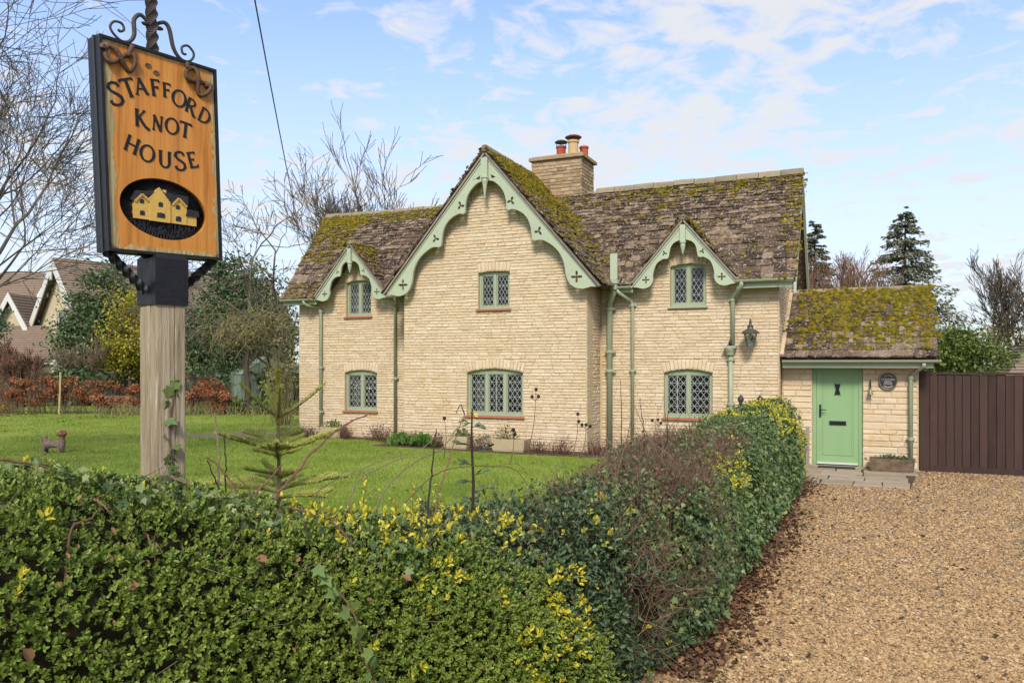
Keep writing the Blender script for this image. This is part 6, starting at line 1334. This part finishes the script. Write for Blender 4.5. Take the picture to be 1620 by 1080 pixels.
def conifer(label, base, h, w_, seed, n=26, mat='con', z0=.1, ragged=.35):
    r_ = np.random.default_rng(seed); t = thing('conifer', label, 'tree', tuple(base)); MB().tube([(0, 0, 0), (0, 0, h * .5), (.05, 0, h * .97)], [h * .022, h * .014, .02], 7).build('trunk', S['bark'], t)
    Ps, Ds, Ts = [], [], []; bm_ = MB()
    for i in range(n):
        f = i / n; z = h * (z0 + (1 - z0) * f ** .92)
        for _ in range(r_.integers(6, 10)):
            zz = z; z = z + h * r_.uniform(-.03, .03); a = r_.uniform(0, 2 * math.pi); ln = w_ * (1 - f) ** .85 * r_.uniform(1 - ragged, 1.12) + .12; d = np.array((math.cos(a), math.sin(a), 0)); m_ = int(32 + 105 * ln / w_); s_ = r_.random(m_) ** .7
            dz = .10 * ln * s_ - .30 * ln * s_ ** 2 + .10 * ln * s_ ** 4 * 1.6
            side_ = np.array((-d[1], d[0], 0)); p = np.array((0, 0, z)) + d * (ln * s_)[:, None] + side_ * (r_.normal(0, .11, m_) * ln * (1.1 - s_))[:, None] + np.stack((np.zeros(m_), np.zeros(m_), dz - np.abs(r_.normal(0, .10, m_)) * ln), 1)
            Ps.append(p); Ds.append(d + side_ * r_.normal(0, .5, m_)[:, None] + np.array((0, 0, -.35))); Ts.append(np.full(m_, r_.normal(.45, .16)) + .15 * s_ + r_.normal(0, .1, m_))
            z = zz
            if i % 2 == 0: bm_.tube([(0, 0, z), np.array((0, 0, z)) + d * ln * .8 + np.array((0, 0, -.08 * ln))], [.03, .012], 4, False)
    P, D, T = np.concatenate(Ps), np.concatenate(Ds), np.clip(np.concatenate(Ts), 0, 1); k = len(P)
    leaves('crown', OVAL, P, D + rn(k, .25), rn(k, .5) + np.array((0, 0, 1)), r_.uniform(.6, 1.3, k) * h * .0170, T, mat, t); bm_.build('limbs', S['bark'], t, kind='stuff'); return t

# left: the bare tree that leans into the frame
bare_tree('bare tree with budding twigs leaning in from the lane side beside the sign', (-8.9, 11.6, .2), 9.6, .13, 5, 5, 'barkg', lean=(.12, 0, 1), nch=(4, 6), trop=.07, minr=.0045)
bare_tree('smaller bare tree with upright twigs below the first tree', (-10.4, 14.5, .2), 7.6, .09, 18, 5, 'barkg', lean=(.16, 0, 1), nch=(4, 5), trop=.10, minr=.005)
# behind the left wing
bare_tree('wide spreading bare tree behind the left end of the cottage', (-9.4, 33, .2), 10.5, .17, 21, 5, 'barkg', lean=(-.10, 0, 1), stems=1, nch=(3, 4), trop=.015, minr=.011, wander=.32, ang=(.5, 1.0), start=.45)
bare_tree('upright bare tree just left of the great gable', (-4.9, 35, .2), 11.6, .13, 33, 5, 'barkg', stems=2, nch=(2, 4), trop=.12, ang=(.3, .7), minr=.011)
bare_tree('dense reddish brown twiggy tree rising behind the left roof ridge', (-5.9, 33, .2), 9.3, .09, 46, 5, 'barkg', stems=2, nch=(3, 5), trop=.12, ang=(.25, .6), minr=.012)
bare_tree('wispy bare tree spreading towards the sign from behind the cottage end', (-8.6, 31, .2), 9.6, .10, 58, 5, 'barkg', lean=(-.28, 0, 1), stems=1, nch=(3, 4), trop=-.01, minr=.008, wander=.34, ang=(.5, 1.05), ratio=(.6, .8), start=.4)
leaf_tree('evergreen_tree', 'tall dark holly tree between the sign post and the cottage', (-12.4, 36, .2), [(0, 0, 2.8, 2.3, 1.8, 2.2), (.3, 0, 4.6, 1.9, 1.6, 1.8), (-.3, 0, 5.9, 1.0, 1.0, 1.0), (1.2, -.3, 3.2, 1.4, 1.4, 1.8)], 16000, .15, 'evg', trunk=[([(0, 0, 0), (0, 0, 2), (.2, 0, 4.5)], [.22] * 5 + [.18] * 4)])
t = leaf_tree('weeping_tree', 'small tree with olive drooping twigs in front of the greenhouse', (-9.62, 29, .2), [(.4, 0, 3.2, 1.2, .9, .7), (-.3, 0, 2.9, .9, .8, .6), (1.0, 0, 2.9, .7, .7, .8)], 700, .09, 'oliv', trunk=[([(0, 0, 0), (.03, 0, 1.0), (-.03, 0, 1.8), (.1, 0, 2.9)], [.16, .14, .13, .12, .12, .11, .11, .10, .10, .09, .08, .07, .06]), ([(-.02, 0, 1.7), (-.5, 0, 2.4), (-.9, 0, 2.9)], .05), ([(-.02, 0, 1.8), (.6, 0, 2.5), (1.1, 0, 3.0)], .05)])
n = 620; P = np.stack((rng.normal(.25, .8, n), rng.normal(0, .6, n), 3.35 + rng.normal(0, .35, n)), 1); sticks('drooping_twigs', P, rn(n, .7) + np.array((-.25, 0, -.25)), rng.uniform(.4, 1.0, n), np.full(n, .010), 'oliv', t, .22, grav=.30)
leaf_tree('evergreen_shrub', 'dark evergreen holding up under the drooping tree', (-10.3, 33, .2), [(0, 0, 2.2, 1.7, 1.2, 1.9), (-.9, 0, 1.4, 1.2, 1, 1.2)], 7000, .14, 'evg', cat='shrub', tm=.32)
t = leaf_tree('cane_shrub', 'tall loose olive shrub against the far corner of the cottage', (-6.75, 23.4, .25), [(0, 0, 1.2, .42, .5, 1.0), (-.15, 0, 1.9, .35, .4, .7)], 1100, .07, 'oliv', cat='shrub', tm=.3)
n = 110; P = np.stack((rng.normal(0, .16, n), rng.normal(0, .2, n), np.zeros(n)), 1); sticks('canes', P, rn(n, .12) + np.array((0, 0, 1)), rng.uniform(1.0, 2.5, n), np.full(n, .008), 'oliv', t, .08)
leaf_tree('fan_palm', 'low dark strappy shrub beside the greenhouse door', (-8.75, 29.5, .2), [(0, 0, 1.0, .5, .5, .8)], 500, .3, 'evg', cat='shrub')
# left middle distance
leaf_tree('evergreen_tree', 'dark green tree in front of the neighbouring gable', (-20.2, 38, .2), [(.1, 0, 3.0, 1.4, 1.4, 2.6), (.9, 0, 4.9, 1.2, 1.2, 1.6), (.0, 0, 4.3, .8, .9, 1.3), (1.7, .3, 3.2, 1.2, 1.2, 2.4)], 13000, .17, 'evg', trunk=[([(0, 0, 0), (.1, 0, 2.2)], .16)], tm=.55)
leaf_tree('yellow_green_tree', 'yellow green leafy tree just left of the sign post', (-17.2, 36, .2), [(0, 0, 3.1, 1.3, 1.1, 1.2), (.1, 0, 4.5, 1.1, 1, 1.0), (-.3, 0, 2.2, .9, .9, .8)], 7500, .13, 'yel', trunk=[([(0, 0, 0), (0, 0, 3)], .10)])
leaf_tree('evergreen_shrub', 'dark shrub filling the gap behind the sign post', (-15.6, 38, .2), [(0, 0, 1.8, 2.2, 1.2, 1.7), (1.2, 0, 3.2, 1.2, 1, 1.6)], 8000, .16, 'evg', cat='shrub', tm=.35)
leaf_tree('evergreen_shrub', 'dark round bush at the very edge by the red twigged shrub', (-26.6, 40, .2), [(0, 0, 4.1, 1.3, 1, .9), (-.5, 0, 3.0, 1.4, 1.1, 1.2)], 3600, .17, 'evg', cat='shrub')
leaf_tree('evergreen_shrub', 'low green strap leaved bush before the old fence', (-18.6, 34.5, .2), [(0, 0, .9, 1.2, .8, .7)], 2600, .2, 'evg', cat='shrub', tm=.5)
leaf_tree('cream_climber', 'pale cream leaved climber on the neighbouring gable wall', (-23.2, 42.2, .2), [(0, 0, 2.6, .9, .6, 1.5), (-.2, 0, 4.6, .7, .5, 1.0), (.1, 0, 1.2, .8, .5, .8)], 2600, .17, 'pale', cat='climber')
for (x, y, h, lab, sd) in ((-22.0, 34, 2.9, 'dense red brown twiggy shrub at the left edge', 71), (-19.0, 35.6, 3.0, 'thin pale stemmed bare shrub before the dark tree', 72), (-20.2, 33.0, 2.4, 'low red brown twiggy shrub beside the taller one', 73)):
    bare_tree(lab, (x, y, .2), h, .045, sd, 4, 'barkr' if sd != 72 else 'barkp', stems=9 if sd != 72 else 4, nch=(3, 5), trop=.10, minr=.010, ang=(.25, .6))
for (x, y, w_, h, lab) in ((-18.5, 28.6, 1.6, 1.15, 'copper leaved beech clump nearest the left edge'), (-17.1, 28.6, 1.6, 1.25, 'copper beech clump beside the pale stake'), (-15.7, 28.6, 1.1, 1.2, 'copper beech clump left of the gap in the low hedge'), (-14.45, 28.6, .9, 1.15, 'ragged copper beech plant standing alone'), (-13.6, 29.2, .8, 1.0, 'thin copper beech plant left of the sign post'),
                           (-11.75, 28.8, .9, 1.25, 'copper beech plant just right of the sign post'), (-10.9, 28.6, 1.2, 1.15, 'rounded copper beech plant beside the greenhouse'), (-10.4, 28.2, .7, .8, 'small low copper beech plant nearest the greenhouse')):
    h *= 1.12; w_ *= 1.3; t = leaf_tree('beech_plant', lab, (x, y, LZ), [(0, 0, h * .55, w_ * .48, .35, h * .42), (-w_ * .2, 0, h * .7, w_ * .22, .3, h * .3), (w_ * .25, 0, h * .6, w_ * .22, .3, h * .35)], int(1100 * w_), .085, 'beech', group='low copper beech hedge across the lawn', cat='beech plant')
    n = int(45 * w_); P = np.stack((rng.uniform(-w_ * .4, w_ * .4, n), rng.normal(0, .12, n), np.zeros(n)), 1); sticks('stems', P, rn(n, .25) + np.array((0, 0, 1)), rng.uniform(.5, 1.2, n) * h, np.full(n, .008), 'barkp', t, .12)
o = MB().box((-.03, -.03, 0), (.03, .03, 1.5)).build('stake', S['bedge']); o.location = (-16.0, 28.2, LZ); o.rotation_euler = (0, .03, .4); tag(o, 'pale wooden stake standing among the copper beech clumps', 'stake')
n = 500; P = np.stack((rng.uniform(-14.5, -7.2, n), rng.normal(28.0, .35, n), np.full(n, LZ)), 1); sticks('rough_grass', P, rn(n, .35) + np.array((0, 0, 1)), rng.uniform(.15, .5, n), np.full(n, .012), 'oliv', None, .3)
for (x, w_, lab) in ((-9.9, 1.0, 'low green border plants before the greenhouse'), (-8.9, 1.0, 'low green border plants at the greenhouse corner'), (-8.0, .9, 'low green border plants near the cottage corner')): tuft('border_plant', lab, 'plant', (x, 28.4, LZ), w_, .55, 420, 'evg2', .14, 0)

# old fence, log pile and greenhouse
fn = thing('board_fence', 'old dark board fence behind the copper beech hedge', 'fence', (-17, 37.5, .2), math.radians(2))
for i in range(22):
    x = -8 + i * .72; MB().box((x, 0, .05 + R.uniform(0, .04)), (x + .70, .03, 1.45 + R.uniform(-.03, .03))).build('panel', S['fence'], fn)
    if i % 3 == 0: MB().box((x - .05, -.08, 0), (x + .05, -.002, 1.6)).build('post', S['fence'], fn)
for dz in (.35, 1.2): MB().box((-8.05, .032, dz), (7.9, .07, dz + .09)).build('rail', S['fence'], fn)
LG_ = [(-16.75 + i * .27 + (.13 if j else 0), j) for j in range(2) for i in range(5 - j)]
wl_ = ['first', 'second', 'third', 'fourth', 'last']
for k_, (x, j) in enumerate(LG_):
    r_ = R.uniform(.11, .14); q = MB().tube([(0, -.25, 0), (0, .25, 0)], r_, 10).build('log', S['log']); q.location = (x, 33 + R.uniform(-.05, .05), LZ + .13 + j * .22); q.rotation_euler = (0, R.random() * 3, R.uniform(-.1, .1)); tag(q, (wl_[k_] if k_ < 5 else wl_[k_ - 5 if k_ < 8 else 4]) + ' cut log from the stake side in the ' + ('lower' if j == 0 else 'upper') + ' row of the log pile', 'log', 'stacked logs behind the beech hedge')
gh = thing('greenhouse', 'small aluminium framed greenhouse behind the drooping tree', 'greenhouse', (-9.55, 31.2, .25), math.radians(30))
GW, GL, GE, GR_ = .98, 2.4, 1.42, 2.12
bar = lambda p, q, r=.022: MB().tube([p, q], r, 4)
for (p, q) in [((-GW, 0, 0), (-GW, 0, GE)), ((GW, 0, 0), (GW, 0, GE)), ((-GW, 0, GE), (0, 0, GR_)), ((GW, 0, GE), (0, 0, GR_)), ((-GW, GL, 0), (-GW, GL, GE)), ((GW, GL, 0), (GW, GL, GE)), ((-GW, GL, GE), (0, GL, GR_)), ((GW, GL, GE), (0, GL, GR_)), ((0, 0, GR_), (0, GL, GR_)), ((-GW, 0, GE), (-GW, GL, GE)), ((GW, 0, GE), (GW, GL, GE)),
               ((-GW, 0, .03), (GW, 0, .03)), ((GW, 0, .03), (GW, GL, .03)), ((-GW, 0, GE), (GW, 0, GE)), ((-.33, 0, 0), (-.33, 0, 1.86)), ((.33, 0, 0), (.33, 0, 1.86)), ((GW, .8, 0), (GW, .8, GE)), ((GW, 1.6, 0), (GW, 1.6, GE)), ((GW, .8, GE), (0, .8, GR_)), ((GW, 1.6, GE), (0, 1.6, GR_)), ((-GW, .8, 0), (-GW, .8, GE)), ((-GW, 1.6, 0), (-GW, 1.6, GE)), ((-GW, .8, GE), (0, .8, GR_)), ((-GW, 1.6, GE), (0, 1.6, GR_))]: bar(p, q).build('frame_bar', S['alum'], gh)
def pane_q(V): 
    V = [np.array(v, float) for v in V]; n_ = unit(np.cross(V[1] - V[0], V[2] - V[0])) * .006; k = len(V); MB().add(V + [v + n_ for v in V], [tuple(range(k))[::-1], tuple(range(k, 2 * k))] + [(i, (i + 1) % k, (i + 1) % k + k, i + k) for i in range(k)]).build('pane', S['ghglass'], gh)
for (a, b) in ((-GW, -.33), (-.33, .33), (.33, GW)):
    pane_q([(a, 0, .03), (b, 0, .03), (b, 0, GE), (a, 0, GE)]); zt = lambda x: GR_ - (GR_ - GE) * abs(x) / GW
    pane_q([(a, 0, GE), (b, 0, GE), (b, 0, zt(b)), (0 if a < 0 < b else (a + b) / 2, 0, max(zt(a), zt(b)) if not a < 0 < b else GR_), (a, 0, zt(a))])
for s_ in (-1, 1):
    for k in range(3): y0, y1 = k * .8, k * .8 + .8; pane_q([(s_ * GW, y0, .03), (s_ * GW, y1, .03), (s_ * GW, y1, GE), (s_ * GW, y0, GE)]); pane_q([(s_ * GW, y0, GE), (s_ * GW, y1, GE), (0, y1, GR_), (0, y0, GR_)])
tuft('greenhouse_plant', 'pale green plants pressed against the greenhouse glass', 'plant', (-9.9, 32.3, .25), 1.3, 1.0, 300, 'evg2', .12)

# ------------------------------------------------------------------ the neighbouring house
def gabled(name, label, base, rz): return thing(name, label, 'house', base, rz)
nb = thing('neighbour_house', 'large pale house with brown tiled roofs and white bargeboards behind the trees', 'house', (-25.4, 45, .2), math.radians(-36.9))
W2, E2, A2 = 3.1, 4.2, 7.75
plate_mb([(-W2 + .35, 0), (W2 - .35, 0), (W2 - .35, E2), (0, A2 - .3), (-W2 + .35, E2)], [[(.9, .8), (2.0, .8), (2.0, 2.1), (.9, 2.1)], [(-.6, 3.6), (.6, 3.6), (.6, 4.9), (-.6, 4.9)]], 0, .3, lambda x, y, d: (x, d, y)).build('wall', S['cwall'], nb)
for (x0, x1, z0, z1) in ((.9, 2.0, .8, 2.1), (-.6, .6, 3.6, 4.9)):
    f_ = plate_mb([(x0 + .01, z0 + .01), (x1 - .01, z0 + .01), (x1 - .01, z1 - .01), (x0 + .01, z1 - .01)], [[(x0 + .1, z0 + .1), ((x0 + x1) / 2 - .04, z0 + .1), ((x0 + x1) / 2 - .04, z1 - .1), (x0 + .1, z1 - .1)], [((x0 + x1) / 2 + .04, z0 + .1), (x1 - .1, z0 + .1), (x1 - .1, z1 - .1), ((x0 + x1) / 2 + .04, z1 - .1)]], .08, .16, lambda x, y, d: (x, d, y)).build('window', S['white'], nb)
    MB().box((x0 + .05, .11, z0 + .05), (x1 - .05, .13, z1 - .05)).build('pane', S['glass'], f_)
MB().box((W2 - .65, .301, 0), (W2 - .352, 14, E2)).box((-W2 + .352, .301, 0), (-W2 + .65, 14, E2)).build('wall', S['cwall'], nb)
def slope(V, t, owner, rows, name='roof', mat='nroof'):
    """V: eave a, eave b, ridge b, ridge a; courses stepped like laid tiles"""
    a, b, c, d = (np.array(v, float) for v in V); n_ = unit(np.cross(b - a, d - a)); m = MB(); st_ = .022
    for i in range(rows):
        f0, f1 = i / rows, min(1, (i + 1.25) / rows); p = [a + (d - a) * f0, b + (c - b) * f0, b + (c - b) * f1, a + (d - a) * f1]; q = [p[0] + n_ * st_ * 2, p[1] + n_ * st_ * 2, p[2] + n_ * .004, p[3] + n_ * .004]
        m.add([*q, *[x - n_ * .06 for x in p]], [(0, 1, 2, 3), (7, 6, 5, 4), (0, 4, 5, 1), (1, 5, 6, 2), (2, 6, 7, 3), (3, 7, 4, 0)])
    return m.build(name, S[mat], owner)
slope([(W2, -.45, E2 - .1), (W2, 14, E2 - .1), (0, 14, A2), (0, -.45, A2)], .1, nb, 26); slope([(-W2, 14, E2 - .1), (-W2, -.45, E2 - .1), (0, -.45, A2), (0, 14, A2)], .1, nb, 26)
for s_ in (-1, 1): plate_mb([(0, A2 - .02), (s_ * W2, E2 - .12), (s_ * W2, E2 - .55), (s_ * (W2 - .35), E2 - .42), (s_ * .0, A2 - .55)], [], -.52, -.46, lambda x, y, d: (x, d, y)).build('bargeboard', S['white'], nb)
MB().box((-.08, -.60, A2 - 1.2), (.08, -.525, A2 + .1)).build('pendant', S['white'], nb)
for y in np.arange(-.45, 13.9, .5): MB().add([(-.16, y, A2 - .10), (0, y, A2 + .09), (.16, y, A2 - .10), (-.16, y + .49, A2 - .10), (0, y + .49, A2 + .09), (.16, y + .49, A2 - .10)], [(0, 1, 4, 3), (1, 2, 5, 4), (2, 1, 0), (3, 4, 5), (0, 3, 5, 2)]).build('ridge_tile', S['nroof'], nb)
# its lower wing to the left, with a small gable and a lean-to
nbi = (Matrix.Translation(nb.location) @ Matrix.Rotation(math.radians(-36.9), 4, 'Z')).inverted()
def NW(x, y, z): return tuple(nbi @ Vector((x, y, z)))
slope([NW(-40, 46.8, 4.1), NW(-26.9, 46.8, 4.1), NW(-26.0, 50.2, 7.8), NW(-40, 50.2, 7.8)], .1, nb, 24)
slope([NW(-26.5, 53.6, 4.1), NW(-40, 53.6, 4.1), NW(-40, 50.2, 7.8), NW(-26.5, 50.2, 7.8)], .1, nb, 6)
plate_mb([(-40, .2), (-26.6, .2), (-26.6, 4.2), (-40, 4.2)], [], 47.2, 47.5, lambda x, y, d: NW(x, d, y)).build('wall', S['cwall'], nb)
sk = MB().obox(NW(-28.9, 48.55, 6.12), np.array(NW(-28.1, 48.55, 6.12)) - np.array(NW(-28.9, 48.55, 6.12)), np.array(NW(-28.9, 49.25, 6.9)) - np.array(NW(-28.9, 48.55, 6.12)), (0, 0, .12)).build('skylight', S['white'], nb)
MB().obox(NW(-28.82, 48.58, 6.25), np.array(NW(-28.18, 48.58, 6.25)) - np.array(NW(-28.82, 48.58, 6.25)), np.array(NW(-28.82, 49.14, 6.88)) - np.array(NW(-28.82, 48.58, 6.25)), (0, 0, .01)).build('pane', S['glass'], sk)
for cx_ in (-28.95, -31.9):
    slope([NW(cx_ + 1.1, 45.9, 4.1), NW(cx_ + 1.1, 47.0, 4.1), NW(cx_, 48.6, 6.15), NW(cx_, 45.9, 6.15)], .1, nb, 12); slope([NW(cx_ - 1.1, 47.0, 4.1), NW(cx_ - 1.1, 45.9, 4.1), NW(cx_, 45.9, 6.15), NW(cx_, 48.6, 6.15)], .1, nb, 12)
    plate_mb([(cx_ - .85, .2), (cx_ + .85, .2), (cx_ + .85, 4.3), (cx_, 5.9), (cx_ - .85, 4.3)], [], 46.3, 46.6, lambda x, y, d: NW(x, d, y)).build('wall', S['cwall'], nb)
    for s_ in (-1, 1): plate_mb([(cx_, 6.2), (cx_ + s_ * 1.12, 4.12), (cx_ + s_ * 1.12, 3.75), (cx_ + s_ * .92, 3.9), (cx_, 5.7)], [], 45.82, 45.88, lambda x, y, d: NW(x, d, y)).build('bargeboard', S['white'], nb)
slope([NW(-29.5, 43.6, 2.2), NW(-24.9, 43.6, 2.2), NW(-25.2, 46.2, 4.3), NW(-29.5, 46.2, 4.3)], .1, nb, 16)
plate_mb([(-29.2, .2), (-25.0, .2), (-25.0, 2.2), (-29.2, 2.2)], [], 44.0, 44.3, lambda x, y, d: NW(x, d, y)).build('wall', S['cwall'], nb)
MB().box((-3.8, -1.2, 2.14), (-.9, -1.1, 2.2)).map(lambda p: NW(-29.5 + (p[0] + 3.8) * 1.58, 43.5 + p[1] + 1.2, p[2] - .06)).build('fascia', S['white'], nb)

# ------------------------------------------------------------------ right: trees and roof beyond the gate
conifer('tall dark cedar behind the entrance porch', (23.6, 48, .2), 11.2, 4.3, 8, 38)
conifer('second dark conifer half hidden by the right gable end', (19.3, 51, .2), 11.0, 2.7, 9, 34, ragged=.45)
for (x, y, h, lab, sd) in ((16.2, 41, 6.7, 'reddish bare tree nearest the right gable end', 81), (18.4, 42, 7.2, 'reddish bare tree left of the cedar', 82), (14.9, 43, 7.0, 'reddish bare tree close behind the porch ridge', 83)): bare_tree(lab, (x, y, .2), h, .10, sd, 5, 'barkr', stems=4, nch=(3, 4), trop=.12, ang=(.25, .65), minr=.011)
bare_tree('grey bare tree with upright branches above the round evergreen', (22.3, 35, .2), 6.2, .09, 91, 5, 'bark', stems=4, nch=(3, 4), trop=.13, ang=(.25, .6), minr=.010)
leaf_tree('evergreen_shrub', 'rounded olive green evergreen bush rising above the brown gate', (13.6, 24.2, .2), [(0, 0, 1.7, 1.15, 1.0, 1.35), (-.3, 0, 2.3, .7, .7, .7), (.45, 0, 2.0, .8, .8, .8)], 8000, .11, 'evg2', cat='shrub', trunk=[([(0, 0, 0), (0, 0, 1.5)], .08)], tm=.5)
leaf_tree('evergreen_shrub', 'ivy clad thicket at the foot of the grey bare tree', (21.6, 34.5, .2), [(0, 0, 2.6, 1.6, 1.2, 1.2), (1.3, 0, 2.2, 1.3, 1, 1.2)], 4200, .14, 'oliv', cat='shrub', tm=.25)
leaf_tree('evergreen_shrub', 'dull green shrub between the cedar and the round evergreen', (19.0, 40, .2), [(0, 0, 2.4, 1.8, 1, 1.2), (2.6, 0, 2.2, 1.6, 1, 1.4)], 5000, .16, 'evg', cat='shrub')
ob_ = thing('outbuilding', 'low stone outbuilding with mossy hipped roof beyond the gate', 'outbuilding', (19.2, 28.5, .2), math.radians(-20))
slope([(-1.9, -1.6, 1.1), (5, -1.6, 1.1), (5, 1.2, 3.1), (.0, 1.2, 3.1)], .1, ob_, 18); slope([(-1.9, 4.0, 1.1), (-1.9, -1.6, 1.1), (.0, 1.2, 3.1), (.0, 1.3, 3.1)], .1, ob_, 18)
MB().box((-1.6, -1.3, -.1), (5, 3.9, 1.05)).build('wall', S['stone'], ob_)
for i in range(11): MB().tube([(.0 + i * .45, 1.22, 3.12), (.43 + i * .45, 1.22, 3.13)], .10, 7).build('ridge_tile', S['moss'] if i < 3 else S['ridge'], ob_)

# overhead cable
a, b = pt(392, -60, 14), pt(470, 345, 38); Pc = [a + (b - a) * s_ - np.array((0, 0, .9)) * 4 * s_ * (1 - s_) * .18 for s_ in np.linspace(-.3, 1.0, 26)]
o = MB().tube([p - Pc[0] for p in Pc], .016, 5).build('overhead_cable', S['cable']); o.location = tuple(Pc[0]); tag(o, 'thin dark overhead cable crossing the sky beside the sign', 'cable')
